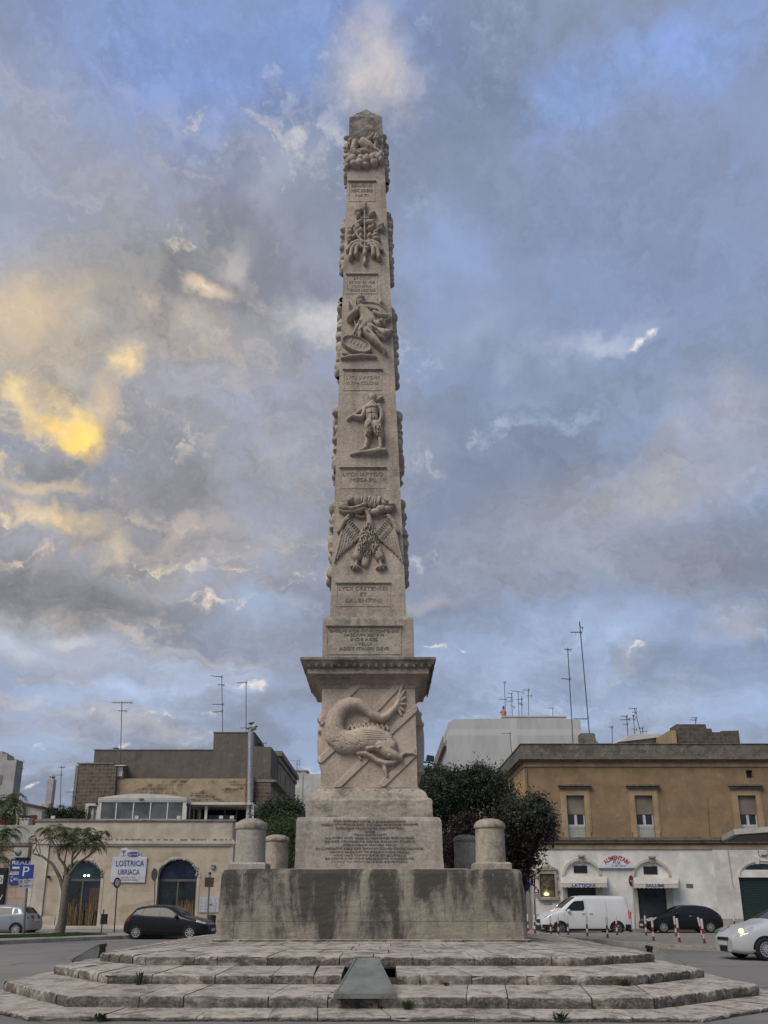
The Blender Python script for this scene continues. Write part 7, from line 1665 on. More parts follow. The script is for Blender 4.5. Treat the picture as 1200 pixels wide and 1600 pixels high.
# ------------------------------------------------------------------ red and white posts
M_PR = plain('post_red', (0.19, 0.018, 0.018), .5, 0, .2, 6, 0); M_PW = plain('post_white', (0.46, 0.44, 0.43), .5, 0, .15, 6, 0)
post0 = None
def post(px, py, lab, lean=0.0, z=.13):
    global post0
    p = gp(px, py, z)
    if post0 is None:
        r_ = thing('striped_post', lab, 'bollard', (0, 0, 0), 'red and white striped posts')
        for a, b in ((0, .17), (.34, .52)): q = MB(); q.lathe((0, 0, 0), [(.043, a), (.043, b)], 12); q.build('red_band', M_PR, r_)
        q = MB(); q.lathe((0, 0, 0), [(.0425, .17), (.0425, .34)], 12); q.build('white_band', M_PW, r_); q = MB(); q.lathe((0, 0, 0), [(.0425, .52), (.0425, .84), (.035, .87), (.0, .88)], 12); q.build('white_band', M_PW, r_)
        q = MB(); q.lathe((0, 0, 0), [(.075, -.01), (.075, .012), (.045, .02)], 12); q.build('base_plate', M_TRIMB, r_); post0 = r_; r = r_
    else: r = copy_tree(post0); r['label'] = lab
    r.location = p; r.rotation_euler = (0, R(lean), random.Random(int(px)).uniform(0, 6)); r.scale = (1.05, 1.05, 1.0)
    if lean: r.rotation_euler = (0, R(lean), 0)
post(825.5, 1455.5, 'red and white post nearest the podium, at the start of the right kerb'); post(836, 1457.5, 'red and white post beside the pole of the red signs')
post(861, 1460, 'red and white post in front of the van bumper'); post(873, 1460.5, 'red and white post just before the van front wheel'); post(888, 1460.5, 'red and white post before the van front door')
post(918, 1463, 'red and white post before the middle of the van side'); post(949.5, 1465.5, 'red and white post before the van rear, left of its rear wheel'); post(964.5, 1461, 'red and white post in front of the van rear wheel')
post(1010, 1461.5, 'red and white post at the nose of the parked black hatchback'); post(1021.5, 1470, 'red and white post at the kerb before the black hatchback front wheel'); post(1057, 1463, 'rear post of the close pair before the black hatchback door', -2)
post(1062, 1472, 'front post of the close pair before the black hatchback door', -2); post(1101, 1474, 'upright kerb post near the black hatchback rear wheel', -2); post(1099, 1467, 'leaning post just behind the kerb post at the black hatchback rear wheel', -9)
post(1149, 1455, 'small distant red and white post before the green shutter', 0)

# ------------------------------------------------------------------ street signs and small furniture
M_GPOLE = plain('galvanised_pole', (0.17, 0.165, 0.16), .55, .4, .12, 6, .05); M_GBACK = plain('grey_sign_back', (0.055, 0.055, 0.06), .6, .3)
M_RUST = plain('rusty_brown_sign', (0.055, 0.035, 0.028), .7, 0, .25)
def pole(px0, py0, px1, py1, Y, z0, r, name, lab, cat, mat=M_GPOLE):
    a, b = at(px0, py0, Y), at(px1, py1, Y); a.z = z0
    o = thing(name, lab, cat, a); q = MB(); q.tube([a, b], r, 8); q.build('pole', mat, o); return o, a, b
def disc(o, c, r, mat, name, thick=.02, rz=0.0, rz2=1.0):
    q = MB(); q.lathe((0, 0, 0), [(0, -thick), (r, -thick), (r, thick), (0, thick)], 26, axis='Y', smooth=False); cs, sn = math.cos(rz), math.sin(rz)
    q.v = [(c[0] + x * cs - y * sn, c[1] + x * sn + y * cs, c[2] + z) for x, y, z in q.v]; return q.build(name, mat, o)
YS = 39.5
o, a, b = pole(36.5, 1462, 43, 1372, YS, .14, .055, 'parking_sign', 'blue square parking sign with a white P on a leaning grey pole', 'road sign')
A, B = at(32.5, 1351, YS), at(52.5, 1373, YS); q = MB(); q.box(A.x, B.x, YS - .1, YS - .07, B.z, A.z); pn = q.build('panel', M_BLUE, o, bevel=.01)
q = MB(); p = at(42.3, 1361.7, YS); add_text(q, 'P', p.x, p.z, YS - .101, w=.30, h=.43, thick=.01); q.build('lettering', M_SW, o)
for y0, y1, nm in ((1374, 1380.5, 'MAX'), (1381.5, 1388, 'ORE')):
    A, B = at(31, y0, YS), at(51, y1, YS); q = MB(); q.box(A.x, B.x, YS - .1, YS - .075, B.z, A.z); q.build('plate', plain('pale_plate', (.33, .34, .36), .5), o)
    q = MB(); zc = (A.z + B.z) / 2; q.box(A.x + .05, A.x + .17, YS - .106, YS - .1005, zc - .05, zc + .05); q.box(A.x + .24, B.x - .06, YS - .104, YS - .1005, zc + .02, zc + .05); q.box(A.x + .24, B.x - .14, YS - .104, YS - .1005, zc - .04, zc - .01); q.build('plate_marking', M_INKBK, o)
YM = 44.0
o, a, b = pole(178.5, 1456, 183.5, 1380, YM, .14, .035, 'round_sign', 'round white no-stopping sign turned edge-on, before the LOSTRICA UBRIACA sign', 'road sign', plain('brown_pole', (.10, .085, .075), .7))
disc(o, (b.x, YM - .05, b.z + .02), .27, plain('faded_red_rim', (.12, .04, .04), .6), 'sign_disc', .012, R(68)); disc(o, (b.x - .0, YM - .055, b.z + .02), .185, M_SW, 'white_disc', .014, R(68))
o, a, b = pole(240.5, 1452, 242.5, 1357, 47, .13, .04, 'warning_sign', 'dark sign seen from behind on a thin pole beside the second arch', 'road sign')
q = MB(); Z0, Z1 = ZR(1376, 47), ZR(1357, 47); q.lathe((b.x, 46.93, (Z0 + Z1) / 2), [(0, -.015), (.34, -.015), (.34, .015), (0, .015)], 22, axis='Y', smooth=False); q.v = [(b.x + (x - b.x) * .5, y, z) for x, y, z in q.v]; q.build('sign_back', M_GBACK, o)
o, a, b = pole(323, 1456, 328, 1366, 45, .13, .045, 'information_sign', 'small rusty brown sign on a leaning pole right of the second arch', 'road sign')
A, B = at(321, 1371, 45), at(334, 1386, 45); q = MB(); q.box(A.x, B.x, 44.90, 44.94, B.z, A.z); q.build('panel', M_RUST, o)
q = MB(); q.lathe((b.x, 45, b.z), [(.05, -.02), (.075, .02), (.07, .1), (.02, .13)], 10); q.build('pole_cap', M_TRIMB, o)
A, B = at(312.5, 1402, YL), at(341, 1425.5, YL); nb = thing('notice_board', 'white wall panel of printed notices right of the second arch', 'notice board', ((A.x + B.x) / 2, YL, B.z))
q = MB(); q.box(A.x, B.x, YL - .06, YL - .004, B.z, A.z); q.build('panel', plain('pale_board', (.42, .43, .46), .5, 0, .06), nb)
q = MB(); rr = random.Random(8)
for i in range(4):
    for k in range(9): q.box(A.x + .04 + .27 * i, A.x + .04 + .27 * i + rr.uniform(.1, .22), YL - .064, YL - .0605, B.z + .06 + .085 * k, B.z + .075 + .085 * k)
q.box(A.x + .58, A.x + .78, YL - .066, YL - .0605, (A.z + B.z) / 2 - .04, (A.z + B.z) / 2 + .03); q.build('printed_lines', M_INKBK, nb)
YBN = 46.5
A, B = at(324, 1428.5, YBN), at(336.5, 1453, YBN); bn = thing('litter_bin', 'dark slatted litter bin on the pavement under the notice board', 'bin', ((A.x + B.x) / 2, YBN, .13))
q = MB(); cx = (A.x + B.x) / 2; w = (B.x - A.x) / 2; q.lathe((cx, YBN, .13), [(w * .85, .04), (w * .92, .1), (w, A.z - .28)], 16); q.build('bin_body', M_GBACK, bn)
q = MB(); q.lathe((cx, YBN, A.z - .1), [(w * 1.05, -.05), (w * 1.08, 0), (w * .7, .07), (.02, .09)], 16)
for k in range(4): a = k * 1.57 + .4; q.tube([(cx + w * .95 * math.cos(a), YBN + w * .95 * math.sin(a), A.z - .3), (cx + w * .95 * math.cos(a), YBN + w * .95 * math.sin(a), A.z - .1)], .015, 5)
q.build('bin_lid', M_TRIMB, bn)
YB2 = 43.5
A, B = at(159.5, 1429, YB2), at(166.5, 1444, YB2); bn = thing('post_bin', 'small black waste box on a short post between the tree and the black car', 'bin', (A.x, YB2, .14))
q = MB(); q.box(A.x, B.x, YB2 - .14, YB2 + .1, B.z, A.z); q.build('bin_body', M_TRIMB, bn, bevel=.015); q = MB(); x = A.x + .03; q.tube([(x, YB2 + .02, .12), (x + .03, YB2 + .02, ZR(1421, YB2))], .028, 7); q.build('post', M_TRIMB, bn); q = MB(); q.box(A.x - .01, B.x + .01, YB2 - .155, YB2 + .11, A.z + .002, A.z + .03); q.build('bin_lid', M_GBACK, bn)
# no-entry sign in front of SALUMI
YN = 46.3
o, a, b = pole(993.5, 1456, 988.5, 1378, YN, .1, .04, 'no_entry_sign', 'round red no-entry sign on a white pole in front of the SALUMI awning', 'road sign', plain('white_pole', (.36, .36, .37), .5, .2))
p = at(985.5, 1376.5, YN); c_ = (p.x, YN - .08, p.z); disc(o, c_, .30, M_PR, 'sign_disc', .014, R(50)); q = MB(); q.box(-.2, .2, -.02, -.0145, -.05, .05); cs, sn = math.cos(R(50)), math.sin(R(50)); q.v = [(c_[0] + x * cs - y * sn, c_[1] + x * sn + y * cs, c_[2] + z) for x, y, z in q.v]; q.build('white_bar', M_SW, o)
# signs at the corner of the white wall
YE = 46.0
o, a, b = pole(836.5, 1456, 835, 1368, YE, .12, .035, 'corner_sign', 'thin dark pole with two red signs at the corner of the white wall', 'road sign', M_TRIMB)
p = at(830.5, 1376, YE); c_ = (p.x, YE - .08, p.z); disc(o, c_, .30, M_PR, 'sign_disc', .014, R(68)); q = MB(); q.box(-.2, .2, -.022, -.0145, -.05, .05); cs, sn = math.cos(R(68)), math.sin(R(68)); q.v = [(c_[0] + x * cs - y * sn, c_[1] + x * sn + y * cs, c_[2] + z) for x, y, z in q.v]; q.build('white_bar', M_SW, o)
p = at(837.5, 1391, YE); q = MB(); q.prism([(p.x - .16, p.z - .14), (p.x + .16, p.z - .14), (p.x, p.z + .24)], YE - .09, YE - .06); q.build('warning_triangle', M_PR, o); q = MB(); q.prism([(p.x - .09, p.z - .09), (p.x + .09, p.z - .09), (p.x, p.z + .13)], YE - .096, YE - .091); q.build('triangle_face', M_SW, o)
q = MB(); q.box(p.x - .15, p.x + .15, YE - .085, YE - .06, p.z - .42, p.z - .17); q.build('plate', plain('faded_pink_plate', (.26, .2, .2), .6), o)
YZ = 33.0
p = at(819.5, 1384, YZ); o = thing('direction_sign', 'round blue sign with white arrows half hidden behind the right side of the podium', 'road sign', (p.x, YZ, 0)); q = MB(); q.tube([(p.x, YZ + .03, 0), (p.x, YZ + .03, p.z + .2)], .04, 8); q.build('pole', M_GPOLE, o)
disc(o, (p.x, YZ - .05, p.z), .235, M_SW, 'rim_disc', .012); disc(o, (p.x, YZ - .058, p.z), .215, M_BLUE, 'sign_disc', .014)
q = MB(); q.prism([(p.x + .03, p.z - .13), (p.x + .08, p.z - .13), (p.x + .08, p.z + .05), (p.x + .14, p.z + .05), (p.x + .055, p.z + .15), (p.x - .03, p.z + .05), (p.x + .03, p.z + .05)], YZ - .08, YZ - .0725); q.box(p.x - .1, p.x - .04, YZ - .08, YZ - .0725, p.z - .1, p.z + .08); q.build('arrow', M_SW, o)
# thin dark post behind the van
o, a, b = pole(985.5, 1455, 984.5, 1425, 46.0, .1, .06, 'steel_post', 'short dark post standing behind the rear bumper of the white van', 'post', M_TRIMB)
q = MB(); q.box(a.x - .08, a.x + .08, 45.92, 46.08, .08, .12); q.build('base_plate', M_GBACK, o)
# street lamp beside the pedestal
YH = 58
p = at(672, 1184.5, YH); ar_ = [at(690, 1300, YH), at(690, 1212, YH), at(688, 1203, YH), at(681, 1195, YH), at(670, 1191, YH), at(658, 1190, YH)]; ar_[0].z = 0
sl_ = thing('street_lamp', 'street lamp with a black lantern on a curved arm right of the pedestal', 'street lamp', (ar_[0].x, YH, 0)); q = MB(); q.tube(ar_, [.09, .07, .06, .055, .05, .05], 8); q.build('pole', M_TRIMB, sl_)
q = MB(); q.hexa([(p.x - .30, YH - .2, p.z - .18), (p.x + .27, YH - .2, p.z - .26), (p.x + .27, YH + .2, p.z - .26), (p.x - .30, YH + .2, p.z - .18)], [(p.x - .22, YH - .16, p.z + .22), (p.x + .30, YH - .16, p.z + .12), (p.x + .30, YH + .16, p.z + .12), (p.x - .22, YH + .16, p.z + .22)]); q.build('lantern', M_BLACK, sl_, bevel=.03)
q = MB(); q.tube([(p.x - .02, YH, p.z - .2), at(671, 1191, YH)], .04, 6); q.build('bracket', M_TRIMB, sl_)

# ------------------------------------------------------------------ rooftop antennas
M_ANT = plain('antenna_metal', (0.10, 0.10, 0.105), .5, .4, .1)
def antenna(lab, Y, base, top, els, r=.028):
    """base/top: pixels of the mast; els: (fraction up the mast, left px, right px, n crossbars, tilt)"""
    a, b = at(*base, Y), at(*top, Y); o = thing('roof_antenna', lab, 'antenna', a, 'television antennas on the roofs')
    q = MB(); q.tube([a, b], r, 6); q.build('mast', M_ANT, o); s = Y / F_PX
    for (t, l, r_, n, tilt) in els:
        c = a.lerp(b, t); q = MB(); p0, p1 = c + Vector((-l * s, 0, tilt * l * s)), c + Vector((r_ * s, 0, -tilt * r_ * s)); q.tube([p0, p1], r * .75, 5)
        for k in range(n):
            p = p0.lerp(p1, k / max(1, n - 1)); hl = .16 + .12 * k / max(1, n - 1); q.tube([p + Vector((-.06, -hl, -.01)), p + Vector((.06, hl, .01))], r * .5, 4)
        q.tube([p1 + Vector((-.02, 0, -2.8 * s)), p1 + Vector((.05, 0, 2.8 * s))], r * .6, 4); q.build('yagi_array', M_ANT, o)
antenna('tall antenna mast with one wide array standing on the brown stone wall at the left', 60, (188, 1196), (190.5, 1096), [(.98, 15, 15, 8, .0), (.85, 5, 7, 4, 0)])
antenna('antenna mast with four small arrays on the raised part of the dark house', 60, (348, 1146), (346.5, 1056), [(.98, 16, 0, 6, .12), (.84, 6, 3, 4, 0), (.50, 15, 1, 5, 0), (.38, 14, 0, 5, -.1)])
antenna('thin antenna mast with a single top array above the steel flue', 60, (384.5, 1146), (384.5, 1063), [(.96, 14, 1, 5, -.05), (.1, 8, 0, 2, 0)])
antenna('low antenna on the right corner of the dark house roof', 61, (412, 1167), (412, 1160.5), [(.9, 8, 4, 4, 0)], .02)
antenna('distant antenna beside the slim white chimney', 57, (94, 1262), (96, 1197), [(.97, 2, 4, 3, 0), (.78, 12, 0, 2, 0)], .022)
antenna('short distant antenna above the roof hedge next to the brown stone wall', 57, (114, 1266), (115, 1236), [(.95, 12, 6, 5, 0), (.7, 2, 3, 2, 0)], .022)
antenna('faint antenna over the terrace house at the left edge', 60, (31, 1232), (33, 1188), [(.95, 4, 3, 3, 0), (.7, 5, 3, 3, 0)], .022)
antenna('small antenna on the pale block beside the pedestal', 95, (464, 1205), (464, 1188), [(.95, 9, 4, 5, 0), (.65, 3, 4, 3, 0)], .03)
YN2 = 76
antenna('leftmost antenna on the white apartment block with a ball-shaped top', YN2, (790, 1118), (788, 1064.5), [(.97, 1.5, 2, 2, 0), (.47, 9, 2, 5, 0)], .03)
antenna('stepped four-array antenna second from the left on the apartment block', YN2, (800.5, 1118), (799, 1083), [(.98, 7, 1, 4, .1), (.8, 7, 1, 4, .05), (.65, 7, 1, 4, -.1), (.42, 2, 4, 3, .6)], .03)
antenna('antenna with a wide slanted top array in the middle of the apartment block group', YN2, (811, 1118), (809.5, 1080), [(.98, 11, 8, 7, .15), (.5, 1, 4, 3, 0)], .03)
antenna('short antenna just right of the wide slanted array on the apartment block', YN2, (815.5, 1118), (815, 1088), [(.85, 9, 1, 6, -.05), (.55, 5, 1, 3, 0)], .03)
antenna('separate antenna with a wide-looped array right of the apartment block group', YN2, (826, 1118), (825.5, 1075.5), [(.93, 9, 1, 5, .1), (.72, 3, 5, 2, 0)], .03)
antenna('lonely small antenna near the right end of the apartment block slab', YN2, (864, 1118), (863.5, 1106), [(.95, 7, 0, 3, 0)], .03)
antenna('antenna standing before the blank white wall of the apartment block', 70, (800, 1182), (796.5, 1145), [(.97, 14, 1, 4, 0)], .028)
YO = 55
antenna('upright tall antenna mast rising from the ochre house roof behind its parapet', YO, (895.5, 1165), (887, 1012), [(.98, 5, 5, 4, .1), (.67, 13, 1, 5, .08)], .035)
antenna('tallest antenna, leaning left, on the crumbling stone stub', YO, (921, 1147), (905.5, 971), [(.96, 1, 4, 2, 1.2), (.90, 16, 2, 6, 0), (.13, 23, 0, 7, 0)], .038)
antenna('short thin antenna between the stone stub and the white roof cabin', YO, (957, 1164), (956, 1134.5), [(.95, 5, 1, 3, 0)], .026)
antenna('left antenna of the cluster over the white roof cabin with three arrays', 59, (981, 1150), (979, 1118), [(.96, 9, 1, 5, 0), (.8, 10, 4, 6, -.05), (.58, 7, 1, 4, -.05)], .028)
antenna('middle antenna of the cluster over the white roof cabin', 59, (992, 1149), (989.5, 1117), [(.97, 2, 1, 3, .3), (.8, 9, 2, 4, 0), (.3, 3, 3, 2, .2)], .028)
antenna('slanted antenna of the cluster over the white roof cabin', 59, (1002, 1149), (991, 1106), [(.97, 9, 3, 5, .1), (.84, 5, 2, 3, 0)], .028)
antenna('lowest antenna at the right of the cluster over the white roof cabin', 59, (1005, 1149), (1003.5, 1137), [(.95, 6, 1, 4, 0), (.5, 2, 6, 2, 0)], .028)
antenna('small looped antenna standing on top of the ruined stone block', YQ + 1.5, (1087, 1133), (1086.5, 1121), [(.95, 7, 2, 3, 0), (.65, 9, 1, 4, .05)], .026)

# ------------------------------------------------------------------ person on the roof
def person():
    Y = 75.2; f = at(788.5, 1123, Y); z0 = zt2 - .42
    root = thing('person', 'person with dark tied-up hair and a salmon top standing on the apartment block roof', 'person', (f.x, Y + .6, z0))
    me = bpy.data.meshes.new('body'); bm = bmesh.new(); lay = bm.verts.layers.skin.verify()
    J = dict(pel=(0, 0, .92, .15), wai=(.01, 0, 1.08, .125), che=(.0, 0, 1.30, .16), nec=(.02, 0, 1.47, .055), hd1=(.03, -.01, 1.58, .095), hd2=(.03, -.01, 1.70, .085),
             shl=(-.17, 0, 1.40, .06), ell=(-.30, -.05, 1.17, .045), hal=(-.22, -.22, 1.08, .035), shr=(.17, 0, 1.40, .06), elr=(.24, .02, 1.13, .045), har=(.22, -.12, .92, .035),
             hil=(-.09, 0, .88, .095), knl=(-.10, -.02, .50, .065), anl=(-.10, .02, .09, .045), tol=(-.11, -.15, .04, .035), hir=(.09, 0, .88, .095), knr=(.10, -.02, .50, .065), anr=(.10, .02, .09, .045), tor=(.11, -.15, .04, .035))
    vv = {}
    for k, (x, y, z, r_) in J.items():
        v = bm.verts.new((x, y, z)); v[lay].radius = (r_, r_); v[lay].use_root = (k == 'pel'); vv[k] = v
    for a, b in (('pel', 'wai'), ('wai', 'che'), ('che', 'nec'), ('nec', 'hd1'), ('hd1', 'hd2'), ('che', 'shl'), ('shl', 'ell'), ('ell', 'hal'), ('che', 'shr'), ('shr', 'elr'), ('elr', 'har'), ('pel', 'hil'), ('hil', 'knl'), ('knl', 'anl'), ('anl', 'tol'), ('pel', 'hir'), ('hir', 'knr'), ('knr', 'anr'), ('anr', 'tor')): bm.edges.new((vv[a], vv[b]))
    for s, h in ((-1, J['hal']), (1, J['har'])):
        for k in range(5):
            dx = (k - 2) * .018; ln = (.05, .085, .095, .085, .07)[k]; v0 = vv['hal' if s < 0 else 'har']
            v1 = bm.verts.new((h[0] + dx, h[1] - .03, h[2] - .03)); v1[lay].radius = (.009, .009); v2 = bm.verts.new((h[0] + dx * 1.4 - (.03 if k == 0 else 0) * s, h[1] - .04 - ln * .4, h[2] - .03 - ln * .8)); v2[lay].radius = (.008, .008); bm.edges.new((v0, v1)); bm.edges.new((v1, v2))
    bm.to_mesh(me); bm.free(); o = bpy.data.objects.new('body', me); COL.objects.link(o); link_child(o, root)
    o.modifiers.new('skin', 'SKIN'); ss = o.modifiers.new('sub', 'SUBSURF'); ss.levels = ss.render_levels = 1; me.materials.append(plain('skin_tone', (.36, .22, .16), .6))
    q = MB(); o_ = Vector((f.x, Y + .6, z0))
    def ring(z, rx, ry, cx=0, n=16): return [(o_.x + cx + rx * math.cos(2 * math.pi * k / n), o_.y + ry * math.sin(2 * math.pi * k / n), o_.z + z) for k in range(n)]
    q.ring_stack([ring(.80, .20, .15), ring(.95, .19, .145), ring(1.08, .16, .135), ring(1.28, .195, .165), ring(1.40, .20, .12), ring(1.46, .10, .08)], smooth=True)
    for pts in (((-.15, 0, 1.39), (-.24, -.02, 1.28), (-.29, -.05, 1.19)), ((.15, 0, 1.39), (.21, .01, 1.28), (.235, .02, 1.17))): q.tube([o_ + Vector(p) for p in pts], [.08, .075, .07], 10)
    q.build('top', plain('salmon_cloth', (.46, .16, .11), .8, 0, .15), root)
    q = MB()
    for s in (-1, 1): q.tube([o_ + Vector((s * .09, 0, .92)), o_ + Vector((s * .10, -.02, .5)), o_ + Vector((s * .10, .02, .12))], [.12, .085, .07], 10)
    q.build('trousers', plain('pale_cloth', (.3, .28, .26), .8), root)
    q = MB(); c = o_ + Vector((.03, .02, 1.66)); q.lathe((c.x, c.y + .01, c.z), [(.09, -.12), (.115, -.02), (.11, .07), (.06, .13), (.0, .145)], 14); q.lathe((c.x + .02, c.y + .03, c.z + .15), [(.02, -.04), (.07, .0), (.06, .07), (.0, .1)], 10); q.build('hair', plain('dark_hair', (.012, .009, .008), .6), root)
    q = MB()
    for s in (-1, 1): q.lathe((o_.x + .03 + s * .035, o_.y - .098, o_.z + 1.645), [(0, -.006), (.013, -.004), (.013, .004), (0, .006)], 8, axis='Y')
    q.build('eyes', M_BLACK, root); q = MB(); q.add([o_ + Vector(v) for v in ((.018, -.098, 1.60), (.042, -.098, 1.60), (.03, -.125, 1.595), (.03, -.10, 1.64))], [(0, 1, 2), (0, 2, 3), (1, 3, 2)]); q.build('nose', plain('nose_skin', (.36, .22, .16), .6), root)
person()
# ------------------------------------------------------------------ foliage
def leaf_mesh(name, mat, pts, size, seed, parent=None, narrow=.35, droop=0.2, origin=None, per=1):
    """many leaf-sized quads, numpy built: pts (n,3) leaf bases, outward direction taken from pts centre noise"""
    rg = np.random.default_rng(seed); n = len(pts); d = rg.standard_normal((n, 3)); d[:, 2] -= droop; d /= np.linalg.norm(d, axis=1)[:, None]
    u = np.cross(d, rg.standard_normal((n, 3))); u /= np.linalg.norm(u, axis=1)[:, None]
    L = size * rg.uniform(.6, 1.3, n)[:, None]; w = L * narrow * .5
    a = pts; b = pts + d * L * .5 + u * w; c = pts + d * L; e = pts + d * L * .5 - u * w
    off = np.array(wloc(parent)) if parent is not None else np.array(origin)
    v = np.stack([a, b, c, e], 1).reshape(-1, 3) - off
    me = bpy.data.meshes.new(name); me.vertices.add(4 * n); me.vertices.foreach_set('co', v.ravel()); me.loops.add(4 * n); me.loops.foreach_set('vertex_index', np.arange(4 * n)); me.polygons.add(n); me.polygons.foreach_set('loop_start', np.arange(0, 4 * n, 4)); me.polygons.foreach_set('loop_total', np.full(n, 4))
    me.materials.append(mat); me.update(calc_edges=True); me.validate()
    o = bpy.data.objects.new(name, me); COL.objects.link(o)
    if parent is not None: link_child(o, parent)
    else: o.location = off
    return o
def clumps(blobs, n, seed, shell=.55, cl=0.28, per=26):
    """leaf positions: twig clumps scattered through ellipsoids, denser towards their skins"""
    rg = np.random.default_rng(seed); vol = np.array([b[3] * b[4] * b[5] for b in blobs]) ** .67; vol /= vol.sum(); out = []
    for b, k in zip(blobs, (vol * n).astype(int)):
        m = max(1, k // per); d = rg.standard_normal((m, 3)); d /= np.linalg.norm(d, axis=1)[:, None]; r = rg.uniform(shell, 1.06, m)[:, None]
        c = np.array(b[:3]) + d * r * np.array(b[3:6]); s = rg.uniform(.5, 1.4, m)[:, None, None] * cl
        out.append((c[:, None, :] + rg.standard_normal((m, per, 3)) * s * .6).reshape(-1, 3))
    return np.concatenate(out)
M_BARK = stone('grey_brown_bark', (0.13, 0.10, 0.078), .3, .5, .15, None, 40, 4.0, dark=(.03, .025, .02), warm=(.15, .11, .08))
M_BARKD = plain('dark_bark', (0.04, 0.03, 0.024), .95, 0, .3, 6, .5)
L_DARK = leaf('dark_green_leaf', (0.016, 0.028, 0.014), (0.042, 0.062, 0.034), .2)
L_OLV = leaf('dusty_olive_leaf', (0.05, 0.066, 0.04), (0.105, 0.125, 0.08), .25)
L_PLUM = leaf('plum_leaf', (0.022, 0.014, 0.013), (0.052, 0.030, 0.027), .2)
L_MID = leaf('mid_green_leaf', (0.055, 0.09, 0.026), (0.12, 0.165, 0.06), .3)
def shrub(name, lab, cat, Y, blobs, n, size, mat, seed, narrow=.35, base=None, group=None, trunks=3, cl=.28, second=None):
    """blobs in pixels: (px, py, rx, ry, depth offset)"""
    s = Y / F_PX; B = []
    for px, py, rx, ry, dy in blobs: p = at(px, py, Y + dy); B.append((p.x, p.y, p.z, rx * s, max(.6, (rx + ry) / 2 * s * .9), ry * s * 1.02))
    bx = base if base is not None else sum(b[0] for b in B) / len(B); by = Y + .4
    o = thing(name, lab, cat, (bx, by, 0), group); rr = random.Random(seed)
    q = MB()
    for k in range(trunks):
        b = B[k % len(B)]; x0 = bx + rr.uniform(-.3, .3); q.tube([(x0, by + rr.uniform(-.2, .2), 0), (x0 + (b[0] - x0) * .4, by, b[2] * .45), (b[0], b[1], b[2])], [.10, .075, .03], 7)
        for _ in range(4): q.tube([(x0 + (b[0] - x0) * .6, b[1], b[2] * .6), (b[0] + rr.uniform(-.7, .7) * b[3], b[1] + rr.uniform(-.6, .6) * b[4], b[2] + rr.uniform(-.3, .8) * b[5])], [.04, .012], 5)
    q.build('trunk', M_BARKD, o)
    leaf_mesh('crown', mat, clumps(B, n, seed, cl=cl), size, seed, o, narrow)
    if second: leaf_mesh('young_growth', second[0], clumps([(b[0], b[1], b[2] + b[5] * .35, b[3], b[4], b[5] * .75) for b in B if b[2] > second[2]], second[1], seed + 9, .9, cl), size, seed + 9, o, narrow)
    return o
# dark hedge-trees behind the podium at the right
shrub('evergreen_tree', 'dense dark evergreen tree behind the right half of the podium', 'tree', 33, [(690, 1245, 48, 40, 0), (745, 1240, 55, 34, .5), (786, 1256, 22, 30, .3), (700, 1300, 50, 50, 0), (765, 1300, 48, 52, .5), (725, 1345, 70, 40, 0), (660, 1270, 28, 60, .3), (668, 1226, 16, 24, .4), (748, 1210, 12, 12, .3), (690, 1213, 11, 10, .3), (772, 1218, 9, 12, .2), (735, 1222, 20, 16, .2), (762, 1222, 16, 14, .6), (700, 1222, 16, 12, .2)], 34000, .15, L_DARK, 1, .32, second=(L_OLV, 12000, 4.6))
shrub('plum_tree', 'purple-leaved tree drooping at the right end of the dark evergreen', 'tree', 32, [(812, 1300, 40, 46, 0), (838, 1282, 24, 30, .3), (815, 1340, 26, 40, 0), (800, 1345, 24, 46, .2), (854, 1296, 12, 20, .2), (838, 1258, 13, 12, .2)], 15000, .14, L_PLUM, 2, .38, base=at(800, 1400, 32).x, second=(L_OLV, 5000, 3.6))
shrub('plum_bush', 'low reddish-purple bush between the plinth and the right bollards', 'bush', 31, [(712, 1325, 22, 40, 0), (735, 1300, 22, 28, .2), (700, 1345, 16, 30, 0)], 5000, .13, L_PLUM, 3, .4)
shrub('olive_bush', 'bright green feathery bush between the left bollards and the plinth', 'bush', 31, [(440, 1300, 34, 22, 0), (425, 1315, 26, 28, 0), (458, 1315, 22, 34, 0), (440, 1340, 36, 26, .3)], 11000, .13, L_MID, 4, .22)
shrub('dark_bush', 'darker bush rising behind the bright green one left of the plinth', 'bush', 36, [(440, 1272, 30, 20, 0), (462, 1276, 20, 22, 0), (420, 1282, 22, 22, 0), (472, 1300, 12, 30, 0)], 8000, .14, L_DARK, 5, .3, second=(L_OLV, 2500, 4))
YHG = 53.0
def box_hedge(lab, px0, px1, py0, py1, Y, seed):
    a, b = at(px0, py0, Y), at(px1, py1, Y); o = thing('roof_hedge', lab, 'hedge', ((a.x + b.x) / 2, Y, b.z)); rg = np.random.default_rng(seed); B = []
    for k in range(9):
        t = k / 8; B.append((a.x + .3 + (b.x - a.x - .6) * t, Y, b.z + (a.z - b.z) * (.50 - .16 * t), .42, .4, (a.z - b.z) * (.52 - .14 * t)))
    q = MB(); q.box(a.x, b.x, Y - .25, Y + .25, b.z - .05, b.z + .12); q.build('trough', M_BRZ, o)
    leaf_mesh('foliage', L_DARK, clumps(B, 6500, seed, .3, .12), .09, seed, o, .5)
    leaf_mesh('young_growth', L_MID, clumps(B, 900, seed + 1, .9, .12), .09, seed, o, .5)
box_hedge('clipped dark green hedge on the roof left of the glass pavilion', 73, 137, 1257, 1282, 51.3, 6)
